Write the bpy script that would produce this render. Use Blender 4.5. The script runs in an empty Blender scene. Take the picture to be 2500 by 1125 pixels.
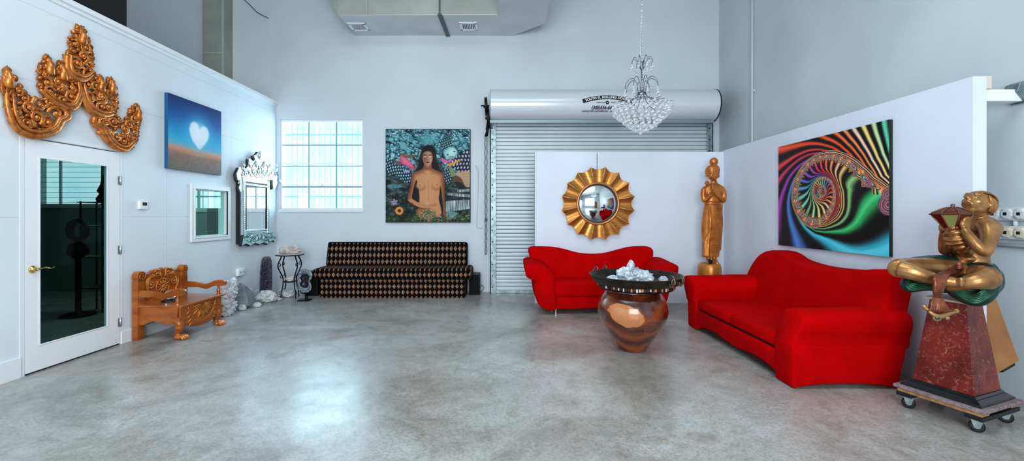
import bpy, bmesh, math, random
import numpy as np
from mathutils import Vector, Matrix, Quaternion, noise

PI = math.pi
S = bpy.context.scene
COL = S.collection
random.seed(11)

# ------------------------------------------------------------------ camera, world, lights, exposure
F = 1020.0            # focal length in pixels of the 2500 x 1125 frame
CX, CY, CH = 1235.0, 525.0, 1.42
cam_d = bpy.data.cameras.new('camera')
cam_d.sensor_fit = 'HORIZONTAL'; cam_d.sensor_width = 36.0
cam_d.lens = 36.0 * F / 2500.0
cam_d.shift_x = (1250 - CX) / 2500.0
cam_d.shift_y = -(562.5 - CY) / 2500.0
cam_d.clip_start = 0.05
cam = bpy.data.objects.new('camera', cam_d); COL.objects.link(cam)
cam.location = (0, 0, CH); cam.rotation_euler = (PI/2, 0, 0)
S.camera = cam

S.view_settings.view_transform = 'Standard'
S.view_settings.look = 'None'
S.view_settings.gamma = 1.0
S.view_settings.use_curve_mapping = False
S.view_settings.exposure = 0.08

world = bpy.data.worlds.new('daylight'); S.world = world; world.use_nodes = True
wn = world.node_tree.nodes; wl = world.node_tree.links; wn.clear()
wo = wn.new('ShaderNodeOutputWorld'); wb = wn.new('ShaderNodeBackground')
wt = wn.new('ShaderNodeTexCoord'); wz = wn.new('ShaderNodeTexNoise'); wr = wn.new('ShaderNodeValToRGB')
wz.inputs['Scale'].default_value = 22.0; wz.inputs['Detail'].default_value = 4.0
wr.color_ramp.elements[0].position = 0.38; wr.color_ramp.elements[0].color = (0.66, 0.90, 0.95, 1)
wr.color_ramp.elements[1].position = 0.62; wr.color_ramp.elements[1].color = (0.96, 0.99, 1.0, 1)
wb.inputs['Strength'].default_value = 1.5
wl.new(wt.outputs['Generated'], wz.inputs['Vector']); wl.new(wz.outputs['Fac'], wr.inputs['Fac'])
wl.new(wr.outputs['Color'], wb.inputs['Color']); wl.new(wb.outputs[0], wo.inputs[0])

def area(name, loc, rot, sx, sy, power, color=(1, 1, 1)):
    d = bpy.data.lights.new(name, 'AREA'); d.shape = 'RECTANGLE'; d.size = sx; d.size_y = sy
    d.energy = power; d.color = color
    o = bpy.data.objects.new(name, d); COL.objects.link(o); o.location = loc; o.rotation_euler = rot
    return o
# daylight from the shopfront opening behind the viewer and from the barred window
area('shopfront_daylight', (-0.3, -3.35, 2.6), (PI/2, 0, 0), 4.2, 3.2, 400, (0.90, 0.965, 1.0))
area('overhead_fill', (-0.4, 1.6, 5.85), (0, 0, 0), 4.5, 3.0, 185, (0.86, 0.95, 1.0))  # added soft fill from above, the ceiling has no opening
area('barred_window_daylight', (-3.42, 8.35, 2.35), (-PI/2, 0, 0), 1.6, 1.7, 110, (0.62, 0.86, 1.0))

area('office_fill_light', (-5.4, 6.6, 3.3), (0.25, 0, 0), 1.0, 0.6, 16, (0.72, 1.0, 0.92))  # added unseen light that brightens the office wall

# ------------------------------------------------------------------ coordinates taken from the photograph
def P(px, py, Y):
    return Vector(((px - CX) * Y / F, Y, CH + (CY - py) * Y / F))
XL = -4.25            # face of the left wall
XR = 3.95             # face of the building wall on the right
YB = 7.74             # back wall
XPR = 3.515           # face of the right partition
YPB = 6.74            # face of the partition behind the loveseat
def LW(px, py, off=0.0):
    Y = F * XL / (px - CX)
    return Vector((XL + off, Y, CH + (CY - py) * Y / F))
def RP(px, py, off=0.0, X=XPR):
    Y = F * X / (px - CX)
    return Vector((X - off, Y, CH + (CY - py) * Y / F))

# ------------------------------------------------------------------ materials
def lin(c):
    return c/12.92 if c <= 0.04045 else ((c+0.055)/1.055)**2.4
def rgb(r, g, b):
    return (lin(r/255), lin(g/255), lin(b/255), 1.0)
MATS = {}
def mat(name, color=(200, 200, 200), rough=0.5, metal=0.0, var=None, scale=8.0, bump=0.0, bscale=None,
        coat=0.0, trans=0.0, ior=1.45, sheen=0.0, spec=0.5, detail=6.0, stretch=None, contrast=(0.35, 0.65), sss=0.0):
    if name in MATS: return MATS[name]
    m = bpy.data.materials.new(name); m.use_nodes = True
    nt = m.node_tree; N = nt.nodes; L = nt.links
    b = N['Principled BSDF']
    b.inputs['Base Color'].default_value = rgb(*color)
    b.inputs['Roughness'].default_value = rough
    b.inputs['Metallic'].default_value = metal
    b.inputs['Coat Weight'].default_value = coat
    b.inputs['Coat Roughness'].default_value = 0.12
    b.inputs['Transmission Weight'].default_value = trans
    b.inputs['IOR'].default_value = ior
    b.inputs['Sheen Weight'].default_value = sheen
    b.inputs['Specular IOR Level'].default_value = spec
    if sss:
        b.inputs['Subsurface Weight'].default_value = sss; b.inputs['Subsurface Scale'].default_value = 0.03
    tc = N.new('ShaderNodeTexCoord')
    src = tc.outputs['Object']
    if stretch:
        mp = N.new('ShaderNodeMapping'); mp.inputs['Scale'].default_value = stretch
        L.new(src, mp.inputs['Vector']); src = mp.outputs['Vector']
    if var is not None:
        nz = N.new('ShaderNodeTexNoise'); nz.inputs['Scale'].default_value = scale; nz.inputs['Detail'].default_value = detail
        L.new(src, nz.inputs['Vector'])
        r = N.new('ShaderNodeValToRGB'); r.color_ramp.elements[0].position = contrast[0]; r.color_ramp.elements[1].position = contrast[1]
        r.color_ramp.elements[0].color = rgb(*var); r.color_ramp.elements[1].color = rgb(*color)
        L.new(nz.outputs['Fac'], r.inputs['Fac']); L.new(r.outputs['Color'], b.inputs['Base Color'])
    if bump:
        nb = N.new('ShaderNodeTexNoise'); nb.inputs['Scale'].default_value = bscale or scale*3; nb.inputs['Detail'].default_value = 5
        L.new(src, nb.inputs['Vector'])
        bp = N.new('ShaderNodeBump'); bp.inputs['Strength'].default_value = bump; bp.inputs['Distance'].default_value = 0.01
        L.new(nb.outputs['Fac'], bp.inputs['Height']); L.new(bp.outputs['Normal'], b.inputs['Normal'])
    MATS[name] = m
    return m
def nodes(m):
    return m.node_tree.nodes, m.node_tree.links, m.node_tree.nodes['Principled BSDF']
def math_node(N, L, op, a, b=None, c=None):
    n = N.new('ShaderNodeMath'); n.operation = op
    for i, v in enumerate((a, b, c)):
        if v is None: continue
        if isinstance(v, (int, float)): n.inputs[i].default_value = v
        else: L.new(v, n.inputs[i])
    return n.outputs[0]

# ------------------------------------------------------------------ mesh building
def frames(pts, closed=False):
    """parallel transport frames along a polyline"""
    n = len(pts); T = []
    for i in range(n):
        a = pts[(i-1) % n] if (closed or i > 0) else pts[i]
        b = pts[(i+1) % n] if (closed or i < n-1) else pts[i]
        t = (b - a)
        T.append(t.normalized() if t.length > 1e-9 else Vector((0, 0, 1)))
    up = Vector((0, 0, 1)) if abs(T[0].z) < 0.9 else Vector((1, 0, 0))
    N = [(up - T[0]*up.dot(T[0])).normalized()]
    for i in range(1, n):
        q = T[i-1].rotation_difference(T[i])
        v = q @ N[-1]; v = (v - T[i]*v.dot(T[i])).normalized()
        N.append(v)
    return T, N

class MB:
    def __init__(self, M=None):
        self.v = []; self.f = []; self.s = []; self.M = M
    def add(self, vs, fs, smooth=False):
        o = len(self.v)
        if self.M is not None: vs = [self.M @ Vector(p) for p in vs]
        self.v.extend([tuple(p) for p in vs]); self.f.extend([tuple(i+o for i in f) for f in fs]); self.s.extend([smooth]*len(fs))
        return self
    def box(self, x0, x1, y0, y1, z0, z1):
        vs = [(x0,y0,z0),(x1,y0,z0),(x1,y1,z0),(x0,y1,z0),(x0,y0,z1),(x1,y0,z1),(x1,y1,z1),(x0,y1,z1)]
        return self.add(vs, [(0,3,2,1),(4,5,6,7),(0,1,5,4),(1,2,6,5),(2,3,7,6),(3,0,4,7)])
    def hexa(self, eight):
        return self.add(eight, [(0,3,2,1),(4,5,6,7),(0,1,5,4),(1,2,6,5),(2,3,7,6),(3,0,4,7)])
    def obox(self, c, size, R=None):
        R = R or Matrix.Identity(3); c = Vector(c)
        x, y, z = [s/2 for s in size]
        return self.hexa([c + R @ Vector(p) for p in [(-x,-y,-z),(x,-y,-z),(x,y,-z),(-x,y,-z),(-x,-y,z),(x,-y,z),(x,y,z),(-x,y,z)]])
    def bar(self, a, b, w, h, up=(0,0,1)):
        a = Vector(a); b = Vector(b); t = (b-a); l = t.length; t.normalize()
        up = Vector(up)
        s = t.cross(up)
        if s.length < 1e-6: s = t.cross(Vector((1,0,0)))
        s.normalize(); u = s.cross(t)
        R = Matrix((s, t, u)).transposed()
        return self.obox((a+b)/2, (w, l, h), R)
    def tube(self, pts, r, n=8, closed=False, flat=1.0, N0=None):
        pts = [Vector(p) for p in pts]; m = len(pts)
        T, N = frames(pts, closed)
        if N0 is not None:
            N = [(Vector(N0) - t*Vector(N0).dot(t)).normalized() for t in T]
        rs = r if isinstance(r, (list, tuple)) else [r]*m
        vs = []; fs = []
        for i in range(m):
            B = T[i].cross(N[i])
            for k in range(n):
                a = 2*PI*k/n
                vs.append(pts[i] + (N[i]*math.cos(a)*flat + B*math.sin(a))*rs[i])
        for i in range(m if closed else m-1):
            j = (i+1) % m
            for k in range(n):
                l = (k+1) % n
                fs.append((i*n+k, i*n+l, j*n+l, j*n+k))
        if not closed:
            vs.append(pts[0] - T[0]*rs[0]*0.5); a = len(vs)-1
            vs.append(pts[-1] + T[-1]*rs[-1]*0.5); b = len(vs)-1
            for k in range(n):
                l = (k+1) % n
                fs.append((a, l, k)); fs.append((b, (m-1)*n+k, (m-1)*n+l))
        return self.add(vs, fs, True)
    def lathe(self, prof, n=32, c=(0,0,0), smooth=True, ax=None, cap=True, ang=0.0):
        """prof: (radius, height) from bottom to top about the z axis, or about ax"""
        c = Vector(c); q = Vector((0,0,1)).rotation_difference(Vector(ax).normalized()) if ax is not None else Quaternion()
        vs = []; fs = []; m = len(prof)
        for (r, z) in prof:
            for k in range(n):
                a = 2*PI*k/n + ang
                vs.append(c + q @ Vector((r*math.cos(a), r*math.sin(a), z)))
        for i in range(m-1):
            for k in range(n):
                l = (k+1) % n
                fs.append((i*n+k, i*n+l, (i+1)*n+l, (i+1)*n+k))
        self.add(vs, fs, smooth)
        if cap:
            if prof[0][0] > 1e-6: self.add([vs[k] for k in range(n)] if self.M is None else vs[:n], [tuple(reversed(range(n)))])
            if prof[-1][0] > 1e-6: self.add(vs[-n:], [tuple(range(n))])
        return self
    def ell(self, c, r, R=None, nu=16, nv=10, smooth=True):
        R = R or Matrix.Identity(3); c = Vector(c)
        if isinstance(r, (int, float)): r = (r, r, r)
        vs = [c + R @ Vector((0, 0, -r[2]))]
        for j in range(1, nv):
            t = -PI/2 + PI*j/nv
            for k in range(nu):
                a = 2*PI*k/nu
                vs.append(c + R @ Vector((r[0]*math.cos(t)*math.cos(a), r[1]*math.cos(t)*math.sin(a), r[2]*math.sin(t))))
        vs.append(c + R @ Vector((0, 0, r[2]))); e = len(vs)-1
        fs = []
        for k in range(nu):
            l = (k+1) % nu
            fs.append((0, 1+l, 1+k)); fs.append((e, e-nu+k, e-nu+l))
            for j in range(nv-2):
                a = 1+j*nu
                fs.append((a+k, a+l, a+nu+l, a+nu+k))
        return self.add(vs, fs, smooth)
    def prism(self, pts, d, smooth=False):
        """pts: closed outline in space, d: extrusion vector"""
        pts = [Vector(p) for p in pts]; d = Vector(d); n = len(pts)
        nr = Vector((0,0,0))
        for i in range(n): nr += pts[i].cross(pts[(i+1) % n])
        if nr.dot(d) > 0: pts = pts[::-1]
        vs = pts + [p+d for p in pts]
        fs = [tuple(range(n)), tuple(range(2*n-1, n-1, -1))]
        for i in range(n):
            j = (i+1) % n
            fs.append((i, n+i, n+j, j))
        self.add(vs, fs, smooth)
        return self
    def grid(self, fn, nu, nv, smooth=True):
        vs = [fn(i/nu, j/nv) for j in range(nv+1) for i in range(nu+1)]
        fs = [(j*(nu+1)+i, j*(nu+1)+i+1, (j+1)*(nu+1)+i+1, (j+1)*(nu+1)+i) for j in range(nv) for i in range(nu)]
        return self.add(vs, fs, smooth)
    def build(self, name, m, parent=None, bevel=0.0, seg=2, sub=0, remesh=0.0, smooth=0, label=None, shade=None, solid=0.0, nrm=True):
        me = bpy.data.meshes.new(name)
        vs = self.v
        if parent is not None:
            inv = wmat(parent).inverted(); loc = None
            vs = [tuple(inv @ Vector(p)) for p in vs]
        else:
            a = np.array(vs); lo = a.min(0); hi = a.max(0)
            loc = Vector(((lo[0]+hi[0])/2, (lo[1]+hi[1])/2, lo[2]))
            vs = [tuple(Vector(p) - loc) for p in vs]
        me.from_pydata(vs, [], self.f)
        me.polygons.foreach_set('use_smooth', [(shade if shade is not None else s) for s in self.s])
        me.update()
        if nrm:
            bm = bmesh.new(); bm.from_mesh(me); bmesh.ops.recalc_face_normals(bm, faces=bm.faces); bm.to_mesh(me); bm.free()
        o = bpy.data.objects.new(name, me); COL.objects.link(o)
        if parent is not None: o.parent = parent
        else: o.location = loc
        me.materials.append(m)
        if remesh:
            r = o.modifiers.new('r', 'REMESH'); r.mode = 'VOXEL'; r.voxel_size = remesh; r.use_smooth_shade = True
        if bevel:
            b = o.modifiers.new('b', 'BEVEL'); b.width = bevel; b.segments = seg; b.limit_method = 'ANGLE'; b.angle_limit = math.radians(35)
            if seg > 2:
                me.polygons.foreach_set('use_smooth', [True]*len(me.polygons)); b.harden_normals = False
        if sub:
            s = o.modifiers.new('s', 'SUBSURF'); s.levels = sub; s.render_levels = sub
            me.polygons.foreach_set('use_smooth', [True]*len(me.polygons))
        if smooth:
            s = o.modifiers.new('m', 'SMOOTH'); s.iterations = smooth; s.factor = 0.5
        if label: o['label'] = label
        return o
def wmat(o):
    m = Matrix.LocRotScale(o.location, o.rotation_euler, o.scale)
    return wmat(o.parent) @ m if o.parent is not None else m

def tag(o, label=None, cat=None, group=None, kind=None):
    if label: o['label'] = label
    if cat: o['category'] = cat
    if group: o['group'] = group
    if kind: o['kind'] = kind
    return o
def thing(name, loc, label, cat, group=None, rz=0.0):
    o = bpy.data.objects.new(name, None); COL.objects.link(o); o.empty_display_size = 0.1
    o.location = loc; o.rotation_euler = (0, 0, rz)
    return tag(o, label, cat, group)
def struct(o):
    o['kind'] = 'structure'; return o
def copy_tree(o, parent=None):
    c = o.copy(); COL.objects.link(c); c.parent = parent
    for ch in list(o.children): copy_tree(ch, c)
    return c
def spline(pts, n=8, closed=False):
    """Catmull-Rom through the points"""
    pts = [Vector(p) for p in pts]; m = len(pts); out = []
    rng = range(m if closed else m-1)
    for i in rng:
        if closed: p0, p1, p2, p3 = pts[(i-1) % m], pts[i], pts[(i+1) % m], pts[(i+2) % m]
        else: p0, p1, p2, p3 = pts[max(i-1, 0)], pts[i], pts[i+1], pts[min(i+2, m-1)]
        for k in range(n):
            t = k/n
            out.append(0.5*((2*p1) + (p2-p0)*t + (2*p0-5*p1+4*p2-p3)*t*t + (3*p1-p0-3*p2+p3)*t*t*t))
    if not closed: out.append(pts[-1])
    return out
def taper(r0, r1, n): return [r0 + (r1-r0)*i/(n-1) for i in range(n)]

# carved ornament: spirals and leaves laid on a plane given by mp(a, b, h)
def scroll(mb, mp, a, b, r, turns, sgn, start, tr, h=0.0, n=6, tail=0.0):
    pts = []; rs = []
    N = int(14*turns)
    for i in range(N+1):
        t = i/N
        th = start + sgn*2*PI*turns*t
        rr = r*(1-t)**0.9 + r*0.12
        pts.append(mp(a + rr*math.cos(th), b + rr*math.sin(th), h + tr*0.5 + 0.5*tr*t)); rs.append(tr*(1.0 - 0.45*t))
    mb.tube(pts, rs, n)
    mb.ell(mp(a, b, h + tr), tr*1.15, nu=8, nv=6)
def leaf(mb, mp, a, b, ang, ln, wd, h=0.0, curl=0.4, lift=0.012, thick=0.006):
    n = 7; rows = []
    for i in range(n+1):
        t = i/n
        th = ang + curl*t
        ca, sa = math.cos(th), math.sin(th)
        x = a + ln*t*math.cos(ang + curl*t*0.5); y = b + ln*t*math.sin(ang + curl*t*0.5)
        w = wd*math.sin(PI*min(1, t*0.92+0.08))**0.8*(1-0.35*t)
        hh = h + lift*math.sin(PI*t)
        rows.append([mp(x - sa*w, y + ca*w, h), mp(x - sa*w*0.5, y + ca*w*0.5, hh*1.0 + thick*1.6), mp(x, y, hh + thick*0.5),
                     mp(x + sa*w*0.5, y - ca*w*0.5, hh + thick*1.6), mp(x + sa*w, y - ca*w, h)])
    vs = [p for r_ in rows for p in r_]; fs = []
    for i in range(n):
        for k in range(4):
            fs.append((i*5+k, i*5+k+1, (i+1)*5+k+1, (i+1)*5+k))
        fs.append((i*5+4, i*5, (i+1)*5, (i+1)*5+4))
    mb.add(vs, fs, True)
def inpoly(x, y, poly):
    c = False; j = len(poly)-1
    for i in range(len(poly)):
        xi, yi = poly[i][0], poly[i][1]; xj, yj = poly[j][0], poly[j][1]
        if (yi > y) != (yj > y) and x < (xj-xi)*(y-yi)/(yj-yi)+xi: c = not c
        j = i
    return c
def edge_dist(x, y, poly):
    best = 1e9; n = len(poly)
    for i in range(n):
        ax, ay = poly[i][0], poly[i][1]; bx, by = poly[(i+1) % n][0], poly[(i+1) % n][1]
        dx, dy = bx-ax, by-ay; L2 = dx*dx+dy*dy or 1e-9
        t = max(0, min(1, ((x-ax)*dx+(y-ay)*dy)/L2))
        best = min(best, math.hypot(x-ax-t*dx, y-ay-t*dy))
    return best
def fill_scrolls(mb, mp, poly, r, seed, leaves=True, tr=0.3, dens=1.0):
    """Fill an outline (plane coordinates) with carved volutes and leaves."""
    rnd = random.Random(seed)
    xs = [p[0] for p in poly]; ys = [p[1] for p in poly]; placed = []
    for k in range(int(1400*dens)):
        x = rnd.uniform(min(xs), max(xs)); y = rnd.uniform(min(ys), max(ys))
        if not inpoly(x, y, poly): continue
        d = edge_dist(x, y, poly)
        if d < r*0.42: continue
        rr = min(r, d*1.02)*rnd.uniform(0.8, 1.0)
        if any(math.hypot(x-a, y-b) < (rr+c)*0.80 for a, b, c in placed): continue
        placed.append((x, y, rr))
        scroll(mb, mp, x, y, rr, rnd.choice([1.2, 1.5]), rnd.choice([-1, 1]), rnd.uniform(0, 2*PI), rr*tr, 0.008)
    if leaves:
        for (x, y, rr) in placed:
            for q in range(3):
                th = rnd.uniform(0, 2*PI)
                leaf(mb, mp, x+rr*math.cos(th), y+rr*math.sin(th), th+rnd.uniform(-1.2, 1.2), rr*1.15, rr*0.36, 0.004, rnd.uniform(-1, 1), rr*0.35)
    n = len(poly)
    per = 0.0
    for i in range(n):
        a = poly[i]; b = poly[(i+1) % n]; L_ = math.hypot(b[0]-a[0], b[1]-a[1])
        k = max(1, int(L_/(r*0.75)))
        for q in range(k):
            t = (q+0.5)/k; x = a[0]+(b[0]-a[0])*t; y = a[1]+(b[1]-a[1])*t
            th = math.atan2(b[1]-a[1], b[0]-a[0]) + rnd.choice([0.35, -0.35])
            leaf(mb, mp, x-math.cos(th)*r*0.5, y-math.sin(th)*r*0.5, th, r*1.1, r*0.30, 0.002, rnd.uniform(-0.8, 0.8), r*0.3)
    return placed
# ================================================================== THE SETTING
# ---- wall paint with faint board joints
def wall_mat(name, col, joints=None, jx=None, bump=0.15, bscale=6.0, rough=0.55, var=None):
    m = mat(name, col, rough, var=var or tuple(int(c*0.965) for c in col), scale=0.9, bump=bump, bscale=bscale)
    N, L, b = nodes(m)
    if joints:
        tc = N.new('ShaderNodeTexCoord'); geo = N.new('ShaderNodeNewGeometry'); sp = N.new('ShaderNodeSeparateXYZ')
        L.new(geo.outputs['Position'], sp.inputs[0])
        tot = None
        for axis, c0, w, lim in joints:
            d = math_node(N, L, 'ABSOLUTE', math_node(N, L, 'SUBTRACT', sp.outputs[axis], c0))
            k = math_node(N, L, 'LESS_THAN', d, w)
            if lim is not None:
                k = math_node(N, L, 'MULTIPLY', k, math_node(N, L, 'LESS_THAN', sp.outputs[2], lim))
            tot = k if tot is None else math_node(N, L, 'MAXIMUM', tot, k)
        mx = N.new('ShaderNodeMix'); mx.data_type = 'RGBA'
        old = b.inputs['Base Color'].links[0].from_socket
        L.new(math_node(N, L, 'MULTIPLY', tot, 0.22), mx.inputs['Factor'])
        L.new(old, mx.inputs[6]); mx.inputs[7].default_value = rgb(120, 130, 140)
        L.new(mx.outputs[2], b.inputs['Base Color'])
    return m
M_wall_left = wall_mat('wall_left_paint', (226, 234, 242), [(2, 1.40, .004, None), (2, 2.62, .004, None), (2, 3.30, .004, None),
        (1, 5.24, .004, 2.62), (1, 6.46, .003, 2.62), (1, 2.80, .004, 2.62)], bump=0.05)
M_wall_back = wall_mat('wall_back_paint', (212, 221, 230), bump=0.25, bscale=4.0)
M_wall_right = wall_mat('wall_right_paint', (202, 212, 216), bump=1.0, bscale=2.2, rough=0.36, var=(190, 200, 205))
M_panel = wall_mat('partition_paint', (222, 230, 244), bump=0.04)
M_white = mat('white_gloss_paint', (238, 240, 243), 0.35)
M_trim = mat('white_trim_paint', (232, 236, 240), 0.4)
M_dark_room = mat('office_paint', (128, 150, 144), 0.8)
M_upper = mat('loft_wall_paint', (196, 206, 206), 0.6, var=(180, 192, 192), scale=2.5, bump=0.2)
M_black = mat('black_plastic', (14, 14, 15), 0.45)
M_black_metal = mat('black_iron', (22, 20, 19), 0.45, 0.7, bump=0.1, bscale=60)
M_chrome = mat('chrome', (210, 212, 215), 0.12, 1.0)
M_steel = mat('galvanised_steel', (150, 165, 168), 0.42, 0.75, var=(118, 134, 138), scale=14, contrast=(0.4, 0.6))
M_brass = mat('brass', (214, 180, 110), 0.18, 1.0)

# ---- polished concrete floor
def floor_mat():
    m = mat('polished_concrete', (170, 166, 160), 0.25)
    N, L, b = nodes(m)
    tc = N.new('ShaderNodeTexCoord')
    def nz(s, d, rough=0.55, dist=0.0):
        n = N.new('ShaderNodeTexNoise'); n.inputs['Scale'].default_value = s; n.inputs['Detail'].default_value = d
        n.inputs['Roughness'].default_value = rough; n.inputs['Distortion'].default_value = dist
        L.new(tc.outputs['Object'], n.inputs['Vector']); return n.outputs['Fac']
    r1 = N.new('ShaderNodeValToRGB'); L.new(nz(0.75, 8, 0.62, 0.8), r1.inputs['Fac'])
    e = r1.color_ramp.elements; e[0].position = 0.36; e[0].color = rgb(148, 145, 140); e[1].position = 0.62; e[1].color = rgb(188, 189, 188)
    x = e.new(0.48); x.color = rgb(170, 168, 165)
    r2 = N.new('ShaderNodeValToRGB'); L.new(nz(3.2, 9, 0.7, 1.5), r2.inputs['Fac'])
    e = r2.color_ramp.elements; e[0].position = 0.30; e[0].color = rgb(206, 200, 192); e[1].position = 0.55; e[1].color = (1, 1, 1, 1)
    mx = N.new('ShaderNodeMix'); mx.data_type = 'RGBA'; mx.blend_type = 'MULTIPLY'; mx.inputs['Factor'].default_value = 0.8
    L.new(r1.outputs['Color'], mx.inputs[6]); L.new(r2.outputs['Color'], mx.inputs[7])
    # fine aggregate speckle
    r3 = N.new('ShaderNodeValToRGB'); L.new(nz(70, 3, 0.6), r3.inputs['Fac'])
    e = r3.color_ramp.elements; e[0].position = 0.35; e[0].color = rgb(205, 200, 195); e[1].position = 0.6; e[1].color = (1, 1, 1, 1)
    mx2 = N.new('ShaderNodeMix'); mx2.data_type = 'RGBA'; mx2.blend_type = 'MULTIPLY'; mx2.inputs['Factor'].default_value = 0.7
    L.new(mx.outputs[2], mx2.inputs[6]); L.new(r3.outputs['Color'], mx2.inputs[7])
    # worn patches and thin stains, sharp-edged
    vo = N.new('ShaderNodeTexNoise'); vo.inputs['Scale'].default_value = 1.7; vo.inputs['Detail'].default_value = 2; vo.inputs['Distortion'].default_value = 3.0
    L.new(tc.outputs['Object'], vo.inputs['Vector'])
    band = math_node(N, L, 'ABSOLUTE', math_node(N, L, 'SUBTRACT', vo.outputs['Fac'], 0.5))
    k = math_node(N, L, 'LESS_THAN', band, 0.004)
    k = math_node(N, L, 'MULTIPLY', k, math_node(N, L, 'GREATER_THAN', nz(1.3, 2), 0.56))
    mx3 = N.new('ShaderNodeMix'); mx3.data_type = 'RGBA'; L.new(math_node(N, L, 'MULTIPLY', k, 0.35), mx3.inputs['Factor'])
    L.new(mx2.outputs[2], mx3.inputs[6]); mx3.inputs[7].default_value = rgb(130, 122, 112)
    L.new(mx3.outputs[2], b.inputs['Base Color'])
    rr = N.new('ShaderNodeMapRange'); L.new(nz(2.0, 6, 0.6, 0.5), rr.inputs['Value'])
    rr.inputs['From Min'].default_value = 0.3; rr.inputs['From Max'].default_value = 0.7; rr.inputs['To Min'].default_value = 0.20; rr.inputs['To Max'].default_value = 0.36
    L.new(rr.outputs[0], b.inputs['Roughness']); b.inputs['Specular IOR Level'].default_value = 0.6
    bp = N.new('ShaderNodeBump'); bp.inputs['Strength'].default_value = 0.06; bp.inputs['Distance'].default_value = 0.01
    L.new(nz(9, 5), bp.inputs['Height']); L.new(bp.outputs['Normal'], b.inputs['Normal'])
    return m
M_floor = floor_mat()
fl = MB(); fl.box(-10, 4.3, -4.2, 8.0, -0.15, 0.0)
struct(fl.build('floor', M_floor))

# ---- back wall with two window openings
def wall_with_holes(x0, x1, z0, z1, y0, y1, holes):
    mb = MB(); xs = sorted({x0, x1, *[h[0] for h in holes], *[h[1] for h in holes]})
    for a, b_ in zip(xs[:-1], xs[1:]):
        hs = sorted([(h[2], h[3]) for h in holes if h[0] <= a + 1e-6 and h[1] >= b_ - 1e-6])
        z = z0
        for h0, h1 in hs:
            if h0 > z: mb.box(a, b_, y0, y1, z, h0)
            z = h1
        if z < z1: mb.box(a, b_, y0, y1, z, z1)
    return mb
W1 = (-4.19, -2.645, 1.52, 3.19); W2 = (-8.75, -7.50, 1.60, 3.10); W5 = (-6.60, -5.28, 1.52, 3.19)
ZC = 6.2
wb_ = wall_with_holes(-4.36, 4.15, 0, ZC, YB, YB+0.22, [W1])
struct(wb_.build('wall_back', M_wall_back))
wb2 = wall_with_holes(-9.6, -4.36, 3.45, ZC, YB, YB+0.22, [])
struct(wb2.build('wall_back_upper', M_wall_back))
wb3 = wall_with_holes(-9.6, -4.36, 0, 3.45, YB, YB+0.22, [W2, W5])
struct(wb3.build('wall_back_office', M_dark_room))
mb = MB(); mb.box(XR, XR+0.2, -4.2, YB, 0, ZC); struct(mb.build('wall_right', M_wall_right))
mb = MB(); mb.box(-9.6, -9.4, -4.2, YB, 0, ZC); struct(mb.build('wall_far_left', M_upper))
mb = MB(); mb.box(-9.6, 4.15, -4.2, YB+0.22, ZC, ZC+0.15); struct(mb.build('ceiling', M_upper))
# wall behind the viewer, with the bright shopfront opening and a window seen in the round mirror
mb = wall_with_holes(-9.6, 4.15, 0, ZC, -3.75, -3.55, [(-2.4, 1.8, 1.0, 4.2)])
struct(mb.build('wall_front', M_wall_back))
t = thing('window_3', (-0.3, -3.65, 1.0), None, None); struct(t)
mb = MB()
for x in np.linspace(-2.4, 1.8, 5): mb.box(x-.03, x+.03, -3.70, -3.60, 1.0, 4.2)
for z in (1.03, 2.1, 3.15, 4.17): mb.box(-2.4, 1.8, -3.69, -3.61, z-.03, z+.03)
mb.build('frame', M_white, t)

# ---- left wall: a boarded office partition with door and small window openings
DY0, DY1, DZ = 3.68, 4.60, 2.115
w2y0, w2y1, w2z0, w2z1 = 5.69, 6.36, 1.12, 1.78
mb = MB(); T = 0.12
def wl_box(y0, y1, z0, z1): mb.box(XL-T, XL, y0, y1, z0, z1)
wl_box(-3.55, DY0, 0, 3.46); wl_box(DY0, DY1, DZ, 3.46); wl_box(DY1, w2y0, 0, 3.46)
wl_box(w2y0, w2y1, 0, w2z0); wl_box(w2y0, w2y1, w2z1, 3.46); wl_box(w2y1, YB, 0, 3.46)
struct(mb.build('wall_left', M_wall_left))
mb = MB(); mb.box(-4.40, XL+0.035, -3.5, YB, 3.46, 3.51); mb.box(XL, XL+0.015, -3.5, YB, 3.42, 3.46)
struct(mb.build('trim_1', M_trim))
mb = MB(); mb.box(-9.4, -4.40, -3.5, YB, 3.40, 3.51); struct(mb.build('ceiling_office', M_dark_room))
mb = MB(); mb.box(-9.4, -9.38, -3.5, YB, 0, 3.40); struct(mb.build('wall_office_left', M_dark_room))
mb = MB(); mb.box(-9.38, XL-T-0.02, 0.9, 1.0, 0, 3.40); struct(mb.build('wall_office_front', M_dark_room))
mb = MB(); mb.box(XL-T-0.015, XL-T-0.002, 1.0, DY0-.03, 0, 3.40); mb.box(XL-T-0.015, XL-T-0.002, DY1+.03, w2y0-.03, 0, 3.40); mb.box(XL-T-0.015, XL-T-0.002, w2y1+.03, YB, 0, 3.40)
struct(mb.build('wall_office_right', M_dark_room))
mb = MB(); mb.box(XL, XL+0.014, -3.5, DY0-0.03, 0, 0.175); struct(mb.build('baseboard_left', M_trim))
mb = MB(); mb.box(XL, XL+0.014, DY1+0.01, YB-0.001, 0, 0.13); struct(mb.build('baseboard_left_far', M_trim))

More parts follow.
